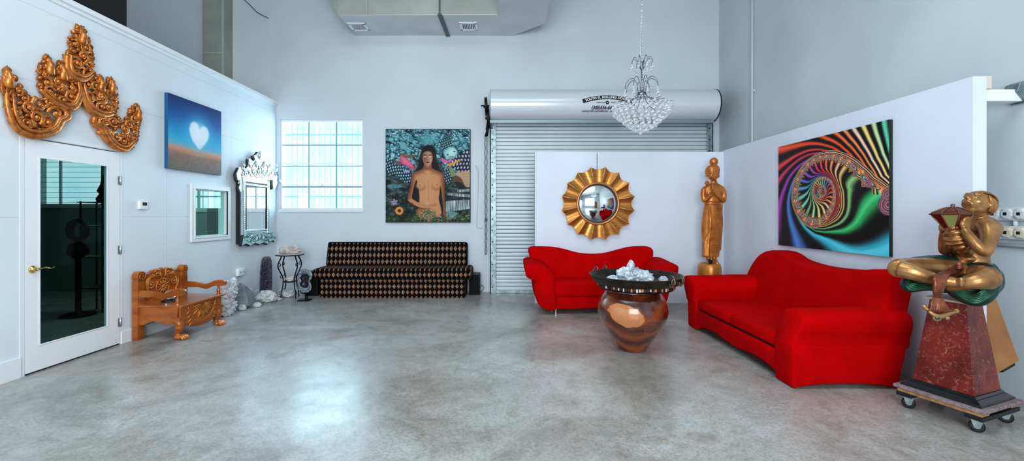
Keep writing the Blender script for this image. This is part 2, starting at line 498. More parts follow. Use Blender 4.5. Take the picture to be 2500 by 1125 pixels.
# ---- door_1: white glazed door
M_tint = bpy.data.materials.new('smoked_glass'); M_tint.use_nodes = True
def glass_sheet(m, tint, refl, rcol=(1, 1, 1, 1)):
    nt = m.node_tree; nt.nodes.clear(); N = nt.nodes; L = nt.links
    o = N.new('ShaderNodeOutputMaterial'); mx = N.new('ShaderNodeMixShader'); g = N.new('ShaderNodeBsdfGlossy'); t_ = N.new('ShaderNodeBsdfTransparent')
    g.inputs['Roughness'].default_value = 0.02; g.inputs['Color'].default_value = rcol; t_.inputs['Color'].default_value = tint
    mx.inputs[0].default_value = refl  # dark red stands in for the shade in the cushion gaps
    L.new(t_.outputs[0], mx.inputs[1]); L.new(g.outputs[0], mx.inputs[2]); L.new(mx.outputs[0], o.inputs[0])
glass_sheet(M_tint, (0.56, 0.70, 0.69, 1), 0.006)
dr = thing('door_1', (XL, DY0, 0), None, None); struct(dr)
gy0, gy1, gz0, gz1 = 3.792, 4.455, 0.235, 1.95
mb = MB()
a0, a1 = DY0+.012, DY1-.012; x0, x1 = XL-.035, XL+.008
for (u0, u1, z0, z1) in ((a0, gy0, .015, DZ-.012), (gy1, a1, .015, DZ-.012), (gy0, gy1, .015, gz0), (gy0, gy1, gz1, DZ-.012)):
    mb.box(x0, x1, u0, u1, z0, z1)
mb.build('door_leaf', M_white, dr)
mb = MB()
for (u0, u1, z0, z1) in ((gy0-.0, gy0+.012, gz0, gz1), (gy1-.012, gy1, gz0, gz1), (gy0+.012, gy1-.012, gz0, gz0+.012), (gy0+.012, gy1-.012, gz1-.012, gz1)):
    mb.box(x1, x1+.006, u0, u1, z0, z1)
mb.build('glazing_bead', M_white, dr, 0.002)
mb = MB(); mb.box(XL-.018, XL-.012, gy0, gy1, gz0, gz1); mb.build('glass_pane', M_tint, dr)
mb = MB()
mb.box(XL-.11, XL+.004, DY0-.030, DY0+.006, 0, DZ-.005); mb.box(XL-.11, XL+.004, DY1-.006, DY1+.030, 0, DZ-.005); mb.box(XL-.11, XL+.004, DY0-.030, DY1+.030, DZ+.004, DZ+.035)
mb.build('door_frame', M_trim, dr)
mb = MB(); mb.box(XL-.09, XL+.0, DY0, DY1, 0.0, 0.012); mb.build('threshold', mat('dark_threshold', (40, 38, 36), .6), dr)
for z in (0.245, 1.04, 1.80):
    mb = MB(); mb.box(x1, x1+.004, DY1-.035, DY1+.01, z-.045, z+.045); mb.tube([(x1+.008, DY1-.008, z-.048), (x1+.008, DY1-.008, z+.048)], .007, 8)
    mb.build('hinge', mat('satin_nickel', (178, 184, 188), .3, .9), dr)
mb = MB(); hz = 0.935; hy = DY0+.062
mb.lathe([(.032, 0), (.034, .004), (.028, .012), (.013, .018), (.012, .035), (.014, .045)], 24, (x1, hy, hz), ax=(1, 0, 0))
mb.tube(spline([(x1+.045, hy, hz), (x1+.052, hy+.02, hz+.003), (x1+.052, hy+.06, hz+.008), (x1+.052, hy+.10, hz-.004), (x1+.050, hy+.135, hz+.004)], 5), [.011]*6+[.009]*8+[.006]*7, 10, flat=.8)
mb.build('door_handle', M_brass, dr)

# ---- window_2 in the left wall: framed interior pane
M_pane2 = bpy.data.materials.new('teal_mirror_glass'); M_pane2.use_nodes = True
glass_sheet(M_pane2, (0.80, 0.96, 0.93, 1), 0.06, (0.66, 0.95, 0.90, 1))
wn2 = thing('window_2', (XL, 6.02, w2z0), None, None); struct(wn2)
mb = MB()
f = .066
for (y0, y1, z0, z1) in ((w2y0-f, w2y0, w2z0-f, w2z1+f), (w2y1, w2y1+f, w2z0-f, w2z1+f), (w2y0, w2y1, w2z0-f, w2z0), (w2y0, w2y1, w2z1, w2z1+f)):
    mb.box(XL, XL+.022, y0, y1, z0, z1)
for (y0, y1, z0, z1) in ((w2y0-.02, w2y0, w2z0-.02, w2z1+.02), (w2y1, w2y1+.02, w2z0-.02, w2z1+.02), (w2y0, w2y1, w2z0-.02, w2z0), (w2y0, w2y1, w2z1, w2z1+.02)):
    mb.box(XL, XL+.03, y0, y1, z0, z1)
mb.build('window_frame', M_trim, wn2, .003)
mb = MB()
for (y0, y1, z0, z1) in ((w2y0, w2y0+.012, w2z0, w2z1), (w2y1-.012, w2y1, w2z0, w2z1), (w2y0, w2y1, w2z0, w2z0+.012), (w2y0, w2y1, w2z1-.012, w2z1)):
    mb.box(XL-T, XL, y0, y1, z0, z1)
mb.build('window_reveal', M_trim, wn2)
mb = MB(); mb.box(XL-.035, XL-.030, w2y0, w2y1, w2z0, w2z1); mb.build('window_pane', M_pane2, wn2)

# ---- window_1 : steel window with security mesh and bars outside
M_clear = bpy.data.materials.new('window_glass'); M_clear.use_nodes = True
glass_sheet(M_clear, (0.90, 0.97, 1.0, 1), 0.03)
M_wmetal = mat('window_grey_metal', (150, 172, 182), .5)
M_meshwire = mat('painted_mesh_wire', (176, 206, 214), .6)
def steel_window(name, W, cols, rows, mesh=True):
    x0, x1, z0, z1 = W
    t = thing(name, ((x0+x1)/2, YB, z0), None, None); struct(t)
    mb = MB(); y0, y1 = YB+.03, YB+.07
    for (a, b_, c, d) in ((x0, x0+.03, z0, z1), (x1-.03, x1, z0, z1), (x0+.03, x1-.03, z0, z0+.03), (x0+.03, x1-.03, z1-.035, z1)): mb.box(a, b_, y0, y1, c, d)
    mb.build('window_frame', M_trim, t)
    mb = MB()
    for x in cols: mb.box(x-.011, x+.011, y0+.005, y1, z0+.03, z1-.035)
    for z, w in rows: mb.box(x0+.03, x1-.03, y0, y1, z-w, z+w)
    mb.build('mullion', M_wmetal, t)
    mb = MB(); mb.box(x0, x1, YB+.055, YB+.060, z0, z1); mb.build('window_pane', M_clear, t)
    mb = MB(); mb.box(x0-.01, x1+.01, YB-.02, YB+.03, z0-.045, z0); mb.build('window_sill', M_trim, t, .004)
    if mesh:
        mb = MB(); ym = YB+.13; pw, ph = .036, .024
        nx = int((x1-x0)/pw)+1; nz_ = int((z1-z0)/ph)+1
        for j in range(nz_):
            for i in range(nx*2):
                xa = x0+i*pw/2; za = z0+j*ph+(ph/2 if i % 2 == 0 else 0)*1.0; zb = z0+j*ph+(0 if i % 2 == 0 else ph/2)
                flip = j % 2
                if flip: za, zb = zb, za
                w = .0022
                mb.add([(xa, ym, za-w), (xa+pw/2, ym, zb-w), (xa+pw/2, ym, zb+w), (xa, ym, za+w)], [(0, 1, 2, 3)])
        mb.build('security_mesh', M_meshwire, t, nrm=False)
        mb = MB(); x = x0+.05
        while x < x1:
            mb.box(x-.006, x+.006, YB+.15, YB+.162, z0, z1); x += .1035
        for z in (z0+.25, z1-.25): mb.box(x0, x1, YB+.163, YB+.168, z-.015, z+.015)
        mb.build('window_bars', M_meshwire, t)
    return t
w1 = steel_window('window_1', W1, [-3.665, -3.15], [(2.72, .012), (2.33, .010), (1.945, .016)])
mb = MB(); c = P(787, 453, YB+.02); mb.tube([c+Vector((-.02, 0, 0)), c+Vector((0, -.015, .02)), c+Vector((.025, 0, 0))], .007, 8); mb.build('window_latch', M_wmetal, w1)
steel_window('window_5', W5, [-6.16, -5.72], [(2.72, .012), (2.33, .010), (1.945, .016)])
w3 = steel_window('window_4', W2, [-8.30], [(2.9, .008)], False)
mb = MB()
for k in range(16): mb.box(W2[0], W2[1], YB+.015, YB+.028, W2[2]+.05+k*.094, W2[2]+.056+k*.094)
mb.build('window_blind_slats', mat('blind_slat', (120, 160, 165), .5), w3)

# ---- concrete column on the far upper wall
mb = MB(); mb.box(-5.45, -5.06, 7.50, YB, 3.46, ZC)
struct(mb.build('column_1', mat('column_paint', (158, 162, 155), .6, var=(140, 146, 140), scale=3)))
mb = MB(); mb.box(-5.10, -5.06, 7.494, 7.50, 3.46, ZC); mb.box(-5.45, -5.06, 7.492, 7.50, 4.32, 4.335); struct(mb.build('trim_2', mat('joint_strip', (176, 180, 175), .5)))
mb = MB(); mb.box(-5.47, -5.452, 7.60, YB, 3.46, ZC); struct(mb.build('trim_3', mat('dark_joint', (60, 62, 60), .7)))

# ---- free-standing white partitions
mb = MB(); mb.box(P(1306, 0, YPB).x, XPR+.0, YPB, YPB+.09, 0, 2.44)
struct(mb.build('wall_partition_back', M_panel, bevel=.003))
mb = MB(); mb.box(XPR, XPR+.10, 3.14, YPB+.09, 0, 2.465)
struct(mb.build('wall_partition_right', M_panel, bevel=.003))
br = thing('wall_brace', (3.6, 3.2, 2.29), None, None); struct(br)
mb = MB(); mb.box(3.615, 3.93, 3.17, 3.25, 2.285, 2.375); mb.build('brace_beam', M_white, br, .004)
mb = MB(); mb.box(3.615, 3.665, 3.15, 3.24, 2.375, 2.47); mb.build('brace_block', mat('pale_pine', (222, 205, 190), .6), br, .003)
mb = MB(); mb.prism([(3.86, 3.15, 2.36), (3.88, 3.15, 2.42), (3.93, 3.15, 2.44), (3.949, 3.15, 2.42), (3.949, 3.15, 2.29), (3.93, 3.15, 2.27)], (0, .10, 0)); mb.build('bracket', M_steel, br, .004)
mb = MB(); x = F and 3.925; mb.tube([(x, 6.66, 0), (x, 6.66, ZC)], .018, 10)
for z in (1.5, 3.4, 5.2): mb.box(x-.005, XR, 6.63, 6.69, z-.015, z+.015)
tag(mb.build('conduit_pipe', M_wall_right), 'thin painted pipe running up the grey wall past the end of the white partition', 'pipe')
# ================================================================== BACK WALL THINGS
# ---- roller door
M_slat = mat('roller_door_slat', (204, 216, 220), .42, .1, var=(192, 206, 210), scale=2.0)
M_hood = mat('roller_hood', (212, 218, 226), .22, .05, coat=.5)
rd = thing('roller_door', (1.74, 7.6, 0), 'grey slatted roller door with a white hood on the back wall', 'roller door')
gx0, gx1 = -.19, 3.66
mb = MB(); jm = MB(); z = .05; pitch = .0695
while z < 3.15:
    n = 6; prof = [(7.60 - .005*math.sin(PI*k/n)**.6, z + k/n*(pitch-.008)) for k in range(n+1)]
    for (ya, za), (yb, zb) in zip(prof[:-1], prof[1:]):
        mb.add([(gx0, ya, za), (gx1, ya, za), (gx1, yb, zb), (gx0, yb, zb)], [(0, 1, 2, 3)], True)
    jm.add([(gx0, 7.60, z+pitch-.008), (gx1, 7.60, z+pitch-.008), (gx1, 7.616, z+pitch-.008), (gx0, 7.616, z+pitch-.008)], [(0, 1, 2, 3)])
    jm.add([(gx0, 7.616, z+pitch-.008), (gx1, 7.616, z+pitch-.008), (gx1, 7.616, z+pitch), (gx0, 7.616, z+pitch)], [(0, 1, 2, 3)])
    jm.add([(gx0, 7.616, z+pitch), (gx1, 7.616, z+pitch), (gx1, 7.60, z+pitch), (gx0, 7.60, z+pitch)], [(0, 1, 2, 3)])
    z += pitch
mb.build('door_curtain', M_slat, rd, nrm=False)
jm.build('slat_joints', mat('groove_shade_metal', (58, 70, 76), .6, .3), rd, nrm=False)  # dark joints, coloured to stand in for groove shade
mb = MB(); mb.box(gx0, gx1, 7.58, 7.63, 0.0, .055); mb.build('bottom_bar', M_steel, rd, .004)
for s, (a, b_) in enumerate(((-.285, -.175), (3.645, 3.75))):
    mb = MB(); mb.box(a, b_, 7.55, 7.57, 0, 3.13); mb.box(a if s == 0 else b_-.02, a+.02 if s == 0 else b_, 7.55, YB, 0, 3.13)
    g = mb.build('guide_rail', M_steel, rd, .003)
    mb = MB()
    z = .12
    while z < 3.05:
        mb.lathe([(.014, 0), (.014, .008), (.006, .012)], 6, ((a+b_)/2-.015, 7.55, z), ax=(0, -1, 0), smooth=False); z += .205
    mb.build('guide_bolts', mat('bolt_dark', (52, 60, 66), .5, .6), g)
# hood : half-round casing
HY, HZ, HR = 7.42, 3.36, .285
hx0, hx1 = P(1199, 0, 7.3).x, P(1748, 0, 7.3).x
def hood_pt(s):
    """outline of the hood, s in 0..1 from the top rear over the front to the bottom"""
    if s < .16: t = s/.16; return (YB-.004 + (HY-YB+.004)*t, HZ+HR)
    if s < .80:
        a = (s-.16)/.64*PI*.88; return (HY - HR*math.sin(a)*1.0, HZ + HR*math.cos(a))
    t = (s-.80)/.20; a = PI*.88; y, z = HY - HR*math.sin(a), HZ + HR*math.cos(a)
    return (y + (HY+.10-y)*t*.4, z - .012*t)
mb = MB(); mb.grid(lambda u, v: Vector((hx0+(hx1-hx0)*u, *hood_pt(v))), 8, 48)
mb.build('hood', M_hood, rd)
mb = MB(); pts = [Vector((hx1, *hood_pt(k/40))) for k in range(41)] + [Vector((hx1, YB-.004, HZ-HR))]
mb.prism(pts, (.006, 0, 0))
mb.prism([(hx1+.006, YB-.01, HZ+HR+.01), (hx1+.006, HY-.02, HZ+HR+.01)] + [(hx1+.006, HY-HR*1.02*math.sin(a), HZ+HR*1.02*math.cos(a)) for a in np.linspace(0.1, PI*.95, 20)] + [(hx1+.006, YB-.01, HZ-HR-.01)], (.012, 0, 0))
mb.build('end_plate', M_black, rd)
mb = MB(); mb.prism([(hx0-.012, YB-.01, HZ+HR+.06), (hx0-.012, HY, HZ+HR+.02), (hx0-.012, HY-.10, HZ+.2), (hx0-.012, HY-.12, HZ-HR+.02), (hx0-.012, HY-.02, HZ-HR-.10), (hx0-.012, YB-.01, HZ-HR-.10)], (.010, 0, 0))
mb.build('end_plate', M_steel, rd)
mb = MB(); mb.box(hx0-.02, hx1-.06, HY-.17, HY-.13, HZ-HR-.055, HZ-HR-.005); mb.build('lintel_angle', mat('lintel_steel', (128, 146, 152), .4, .5), rd, .003)
# lettering on the hood, wrapped round its curve
M_print = mat('black_print', (16, 16, 18), .6)
M_print_w = mat('white_print', (236, 238, 240), .6)
def text_mesh(body, size, shear=0.0, bold=0.0, align='CENTER', spacing=1.0):
    cu = bpy.data.curves.new('t', 'FONT'); cu.body = body; cu.size = size; cu.align_x = align; cu.align_y = 'CENTER'
    cu.shear = shear; cu.offset = bold; cu.space_character = spacing; cu.resolution_u = 3
    o = bpy.data.objects.new('t', cu); COL.objects.link(o)
    dg = bpy.context.evaluated_depsgraph_get(); me = bpy.data.meshes.new_from_object(o.evaluated_get(dg))
    vs = [tuple(v.co) for v in me.vertices]; fs = [tuple(p.vertices) for p in me.polygons]
    bpy.data.objects.remove(o); bpy.data.curves.remove(cu); bpy.data.meshes.remove(me)
    return vs, fs
def on_hood(x, zz, off):
    """x across, zz arc length above the mid line of the hood"""
    a = PI/2 - zz/HR
    return Vector((x, HY-(HR+off)*math.sin(a), HZ+(HR+off)*math.cos(a)))
def subdiv_fan(vs, fs):
    bm = bmesh.new(); vv = [bm.verts.new(v) for v in vs]
    for f_ in fs:
        try: bm.faces.new([vv[i] for i in f_])
        except ValueError: pass
    bmesh.ops.triangulate(bm, faces=bm.faces)
    for it in range(3):
        es = [e for e in bm.edges if e.calc_length() > .03]
        if not es: break
        bmesh.ops.subdivide_edges(bm, edges=es, cuts=1)
        bmesh.ops.triangulate(bm, faces=bm.faces)
    bm.verts.index_update()
    r = [tuple(v.co) for v in bm.verts], [tuple(v.index for v in f_.verts) for f_ in bm.faces]
    bm.free(); return r
tcx = P(1483, 0, HY-HR).x
def arc(x, y, R=1.25, cz=0.075):
    a = x/R
    return (tcx + (R+y)*math.sin(a), cz + (R+y)*math.cos(a) - R)
mb = MB(); vs = []; fs = []
N_ = 40
for i in range(N_+1):
    x = -.43 + .86*i/N_
    for y in (-.036, .036): vs.append(on_hood(*arc(x, y), .0025))
for i in range(N_): fs.append((2*i, 2*i+2, 2*i+3, 2*i+1))
mb.add(vs, fs)
vs, fs = subdiv_fan(*text_mesh('(305)556-663', .098, .18, .004, 'LEFT', 1.0))
wd_ = .385/max(v[0] for v in vs); mb.add([on_hood(tcx-.27+v[0]*wd_, v[1]*.86-.105, .0025) for v in vs], fs)
vs, fs = subdiv_fan(*text_mesh('DADE & STATE CODE APPROVED  -  M', .047, .15, .0018, 'LEFT', 1.0))
wd_ = .515/max(v[0] for v in vs); mb.add([on_hood(tcx-.43+v[0]*wd_, v[1]*.8-.165, .0025) for v in vs], fs)
for body, dx in (('HURRICANE', -.115), ('READY', .105)):
    vs, fs = subdiv_fan(*text_mesh(body, .036, .25, .0009))
    mb.add([on_hood(tcx+dx+v[0]*.8, v[1]-.020, .0025) for v in vs], fs)
vs = [on_hood(tcx, -.018, .003)] + [on_hood(tcx+(.030+.004*math.sin(5*a))*math.cos(a), -.018+(.030+.004*math.sin(5*a))*math.sin(a), .003) for a in np.linspace(0, 2*PI, 30, endpoint=False)]
mb.add(vs, [(0, 1+k, 1+(k+1) % 30) for k in range(30)])
mb.build('hood_lettering', M_print, rd, nrm=False)
mb = MB(); vs, fs = subdiv_fan(*text_mesh('SOUTH FL ROLLING DOORS', .062, 0, .0016, 'CENTER', 1.04))
mb.add([on_hood(*arc(v[0]*.93, v[1]), .0050) for v in vs], fs)
vs = [on_hood(tcx, -.018, .005)] + [on_hood(tcx+.009*math.cos(a), -.018+.009*math.sin(a), .005) for a in np.linspace(0, 2*PI, 12, endpoint=False)]
mb.add(vs, [(0, 1+k, 1+(k+1) % 12) for k in range(12)])
mb.build('hood_lettering_white', M_print_w, rd, nrm=False)
# chain hoist at the side of the door
ch = thing('chain_hoist', (-.36, 7.55, 1.3), 'black chain wheel and hanging pull chain beside the roller door', 'chain hoist')
mb = MB()
c = P(1188, 258, 7.42)
for px, y0, y1, r in ((1187, 236, 284, .020), (1192, 262, 315, .018)):
    a = P(px, y0, 7.42); b_ = P(px, y1, 7.42); R_ = (a-b_).length/2; m_ = (a+b_)/2
    mb.lathe([(R_*.9, -.022), (R_, -.018), (R_*.86, 0), (R_, .018), (R_*.9, .022)], 28, m_, ax=(1, 0, .05))
    mb.lathe([(.025, -.05), (.025, .05)], 12, m_, ax=(1, 0, 0))
mb.tube([c+Vector((-.10, 0, 0)), c+Vector((.045, 0, 0))], .012, 8)
mb.tube([P(1192, 300, 7.45), P(1187, 332, 7.45)], .03, 8)
mb.build('chain_wheel', M_black_metal, ch)
def chain(mb, a, b_, link=.035, r=.0035, wd=.011, k0=0, sway=0.0):
    a = Vector(a); b_ = Vector(b_); L_ = (b_-a).length; n = max(2, int(L_/(link*.78))); d = (b_-a)/n; t = d.normalized()
    for i in range(n):
        c_ = a + d*(i+.5) + Vector((sway*math.sin(i*.9), 0, 0)); s1 = Vector((1, 0, 0)) if (i+k0) % 2 else Vector((0, 1, 0))
        s1 = (s1*.85 + Vector((.5, .5, 0))*.3).normalized(); s1 = (s1 - t*s1.dot(t)).normalized()
        pts = [c_ + t*(link*.5-wd)*(1 if 0 <= a_ <= PI else -1) + t*wd*math.sin(a_)+s1*wd*math.cos(a_) for a_ in [0.001, PI/4, PI/2, PI*.75, PI-.001, PI*1.25, PI*1.5, PI*1.75]]
        mb.tube(pts, r, 5, closed=True)
M_chain = mat('chain_steel', (92, 98, 104), .35, .8)
mb = MB(); mb.tube([P(1186, 318, 7.45), P(1186, 330, 7.45)], .022, 8); mb.build('chain_guide', M_white, ch)
mb = MB(); chain(mb, P(1184, 330, 7.45), P(1185, 622, 7.45), .032, .0036, .010, sway=.004); chain(mb, P(1189, 315, 7.45), P(1188, 620, 7.43), .032, .0036, .010, 1, sway=.004); mb.ell(P(1187, 537, 7.44), (.022, .02, .03))
mb.build('pull_chain', M_chain, ch)
# loose white cord hung on the wall
mb = MB(); mb.tube(spline([P(1160, 405, 7.725), P(1166, 420, 7.725), P(1167, 455, 7.73), P(1166, 500, 7.73), P(1164, 540, 7.725), P(1165, 555, 7.725), P(1178, 556, 7.725)], 6), .006, 6)
mb.tube(spline([P(1161, 404, 7.72), P(1168, 414, 7.72), P(1168, 470, 7.72)], 6), .004, 6)
tag(mb.build('white_wire', mat('white_cord', (205, 212, 220), .5)), 'thin white cord looped on the wall between the painting and the pull chain', 'cord')

# ---- air duct with grilles
M_duct = mat('duct_sheet_metal', (184, 188, 184), .42, .2, var=(164, 166, 160), scale=1.6)
M_duct2 = mat('duct_underside', (212, 216, 220), .5, 0, var=(198, 203, 206), scale=2)
du = thing('air_duct', (0, 7.3, 4.74), 'large sheet metal air duct hanging along the top of the back wall', 'air duct')
zD = 4.745; Y1 = 6.93; Y2 = 7.72; zt = 6.15
def Dp(px, py): return P(px, py, F*(zD-CH)/(CY-py))
A = Dp(826, 38); B = Dp(1215, 37); Cc = Dp(875, 90.5); D_ = Dp(1255, 86)
E_ = Dp(1331, 57); G_ = Vector((E_.x, 4.6, zD)); G2 = Vector((B.x+.06, 4.6, zD))
mb = MB()
top = lambda p, dx=0.0, dy=0.0: Vector((p.x+dx, p.y+dy, zt))
# main box front panel with sloped end
Al = A + Vector((-.62, .5, zt-zD))
mb.add([A, B, top(B), top(A)], [(0, 1, 2, 3)])
mb.add([A, top(A), Vector((A.x-.75, A.y+.15, zt))], [(0, 1, 2)])
mb.add([A, Vector((A.x-.75, A.y+.15, zt)), Vector((Cc.x-.75, Cc.y, zt)), Cc], [(0, 1, 2, 3)])
mb.build('duct_front', M_duct, du, nrm=False)
mb = MB(); mb.add([A, Cc, D_, E_, G_, G2, B], [(0, 1, 2, 3, 4, 5, 6)]); mb.build('duct_underside', M_duct2, du, nrm=False)
mb = MB(); mb.add([B, G2, top(G2), top(B)], [(0, 1, 2, 3)]); mb.add([D_, E_, top(E_), top(D_)], [(0, 1, 2, 3)]); mb.add([E_, G_, top(G_), top(E_)], [(0, 1, 2, 3)]); mb.add([G_, G2, top(G2), top(G_)], [(0, 1, 2, 3)])
mb.build('duct_branch', M_duct, du, nrm=False)
mb = MB()
for px in (896, 1074): mb.bar(P(px, 38, Y1-.004), P(px, -60, Y1-.004), .012, .006, (0, 1, 0))
mb.bar(A+Vector((0, -.004, .004)), B+Vector((0, -.004, .004)), .012, .012)
mb.build('duct_seam', mat('duct_seam_metal', (205, 208, 206), .35, .4), du)
mb = MB(); a = Dp(1073, 33)+Vector((0, 0, -.012)); b_ = Dp(1094, 87)+Vector((0, 0, -.012)); mb.bar(a, b_, .07, .02); mb.bar(a, a+Vector((0, 0, .9)), .02, .03, (0, 1, 0))
mb.build('hanger_strap', mat('dark_strap_metal', (84, 96, 100), .45, .5), du)
for pts in (((846, 53), (886, 53), (905, 75), (865, 76)), ((1120, 53), (1160, 53), (1169, 73), (1127, 73))):
    q = [Dp(*p_) for p_ in pts]; c = sum(q, Vector())/4
    g = thing('grille', c, None, None); g.parent = du; g.location = c - du.location
    w = (q[1]-q[0]).length; 
    x0_, x1_ = c.x-.135, c.x+.135; y0_, y1_ = c.y-.13, c.y+.13; zz = zD-.012
    mb = MB()
    for r_ in ((x0_-.02, x1_+.02, y0_-.02, y0_+.02), (x0_-.02, x1_+.02, y1_-.02, y1_+.02), (x0_-.02, x0_+.02, y0_, y1_), (x1_-.02, x1_+.02, y0_, y1_)): mb.box(r_[0], r_[1], r_[2], r_[3], zz-.006, zD)
    mb.build('grille_frame', M_white, g)
    mb = MB(); mb.box(x0_, x1_, y0_, y1_, zD-.003, zD-.001); mb.build('grille_opening', M_black, g)
    mb = MB()
    for k in range(9): mb.box(x0_+.02+k*.029, x0_+.033+k*.029, y0_+.02, y1_-.05, zz, zD-.003)
    mb.build('grille_louvres', M_white, g)

# ---- black case on top of the office roof
mb = MB(); mb.box(-5.3, -4.55, 4.25, 5.02, 3.512, 4.05)
tag(mb.build('equipment_case', M_black, bevel=.01), 'black box standing on the roof of the white office partition', 'box')
mb = MB(); mb.box(-4.95, -4.62, 3.80, 4.10, 3.512, 3.82)
tag(mb.build('storage_box', mat('pale_box', (170, 182, 184), .6), bevel=.008), 'pale grey box beside the black box on the office roof', 'box')
mb = MB(); mb.tube(spline([P(575, -20, 7.7), P(610, 12, 7.7), P(628, 30, 7.7), P(655, 44, 7.7)], 6), .006, 6)
tag(mb.build('ceiling_cable', M_black), 'thin dark cable dangling high on the back wall beside the column', 'cable')

# ---- harlequin sofa
def harlequin():
    m = mat('harlequin_fabric', (20, 16, 15), .9, spec=.1)
    N, L, b = nodes(m); geo = N.new('ShaderNodeTexCoord'); sp = N.new('ShaderNodeSeparateXYZ'); L.new(geo.outputs['Object'], sp.inputs[0])
    u = math_node(N, L, 'DIVIDE', sp.outputs[0], .0770); zy = math_node(N, L, 'SUBTRACT', sp.outputs[2], sp.outputs[1]); v = math_node(N, L, 'DIVIDE', zy, .100)
    fu = math_node(N, L, 'SUBTRACT', math_node(N, L, 'FRACT', u), .5); fv = math_node(N, L, 'SUBTRACT', math_node(N, L, 'FRACT', v), .5)
    s = math_node(N, L, 'ADD', math_node(N, L, 'ABSOLUTE', fu), math_node(N, L, 'ABSOLUTE', fv))
    inside = math_node(N, L, 'LESS_THAN', s, .42)
    cell = N.new('ShaderNodeCombineXYZ'); L.new(math_node(N, L, 'FLOOR', u), cell.inputs[0]); L.new(math_node(N, L, 'FLOOR', v), cell.inputs[1])
    wn_ = N.new('ShaderNodeTexWhiteNoise'); L.new(cell.outputs[0], wn_.inputs['Vector'])
    r = N.new('ShaderNodeValToRGB'); L.new(wn_.outputs['Value'], r.inputs['Fac']); e = r.color_ramp.elements
    e[0].color = rgb(138, 118, 108); e[1].color = rgb(160, 132, 100); x = e.new(.5); x.color = rgb(144, 112, 96); x = e.new(.85); x.color = rgb(166, 116, 78)
    side = math_node(N, L, 'GREATER_THAN', fu, 0.0)
    mx = N.new('ShaderNodeMix'); mx.data_type = 'RGBA'; mx.blend_type = 'MULTIPLY'; L.new(math_node(N, L, 'MULTIPLY', side, .55), mx.inputs['Factor']); L.new(r.outputs['Color'], mx.inputs[6]); mx.inputs[7].default_value = rgb(140, 120, 110)
    mx2 = N.new('ShaderNodeMix'); mx2.data_type = 'RGBA'; L.new(inside, mx2.inputs['Factor']); mx2.inputs[6].default_value = rgb(10, 7, 7); L.new(mx.outputs[2], mx2.inputs[7])
    L.new(mx2.outputs[2], b.inputs['Base Color'])
    return m
M_harl = harlequin(); M_pipe = mat('black_piping', (12, 10, 10), .9, spec=.1)
so = thing('banquette_sofa', (-1.95, 7.4, 0), 'long armless banquette in black and tan harlequin diamond fabric under the painting of a woman', 'sofa')
bx0, bx1 = P(798, 0, 7.58).x, P(1141, 0, 7.58).x
mb = MB(); mb.hexa([(bx0, 7.52, .50), (bx1, 7.52, .50), (bx1, 7.70, .50), (bx0, 7.70, .50), (bx0+.02, 7.58, .925), (bx1, 7.58, .925), (bx1, 7.70, .925), (bx0+.02, 7.70, .925)])
mb.build('backrest', M_harl, so, .035, 4)
sx0, sx1 = P(765, 0, 7.10).x, P(1150, 0, 7.10).x
mb = MB(); mb.box(sx0, sx1, 7.06, 7.66, .335, .515); mb.build('seat_cushion', M_harl, so, .05, 4)
mb = MB(); mb.box(sx0+.09, P(1135, 0, 7.17).x, 7.15, 7.66, .0, .345); mb.build('base', M_harl, so, .012, 3)
mb = MB(); mb.tube([(bx0+.016, 7.520, .53), (bx0+.030, 7.576, .89), (bx0+.03, 7.585, .915), (bx0+.06, 7.585, .925), (bx1-.05, 7.585, .925), (bx1-.01, 7.585, .915), (bx1, 7.573, .89), (bx1, 7.515, .53)], .007, 6)
mb.tube([(sx0+.03, 7.058, .345), (sx1-.03, 7.058, .345)], .008, 6); mb.tube([(sx1-.0, 7.09, .345), (sx1-.0, 7.64, .345)], .008, 6)
mb.build('piping', M_pipe, so)

# ---- subwoofers either side of the banquette
sb2 = thing('speaker', (-3.41, 7.46, 0), 'black box speaker on the floor in the gap between the geode and the banquette', 'speaker')
mb = MB(); mb.box(-3.51, -3.31, 7.34, 7.58, 0, .43); mb.build('cabinet', M_black, sb2, .012, 3)
mb = MB(); mb.box(-3.495, -3.325, 7.332, 7.34, .02, .41); mb.build('speaker_cloth', mat('speaker_cloth', (10, 10, 11), .95), sb2, .004)
sb = thing('speaker', (-.55, 7.5, 0), 'small black box speaker on the floor beside the harlequin banquette', 'speaker')
mb = MB(); mb.box(-.655, -.46, 7.42, 7.62, 0, .385); mb.build('cabinet', M_black, sb, .012, 3)
mb = MB(); mb.box(-.64, -.475, 7.412, 7.42, .02, .365); mb.build('speaker_cloth', mat('speaker_cloth', (10, 10, 11), .95), sb, .004)
mb = MB(); mb.tube(spline([(-.46, 7.52, .14), (-.42, 7.5, .16), (-.40, 7.5, .11), (-.43, 7.5, .06), (-.47, 7.55, .03)], 6), .005, 6); mb.build('cord', M_black, sb)
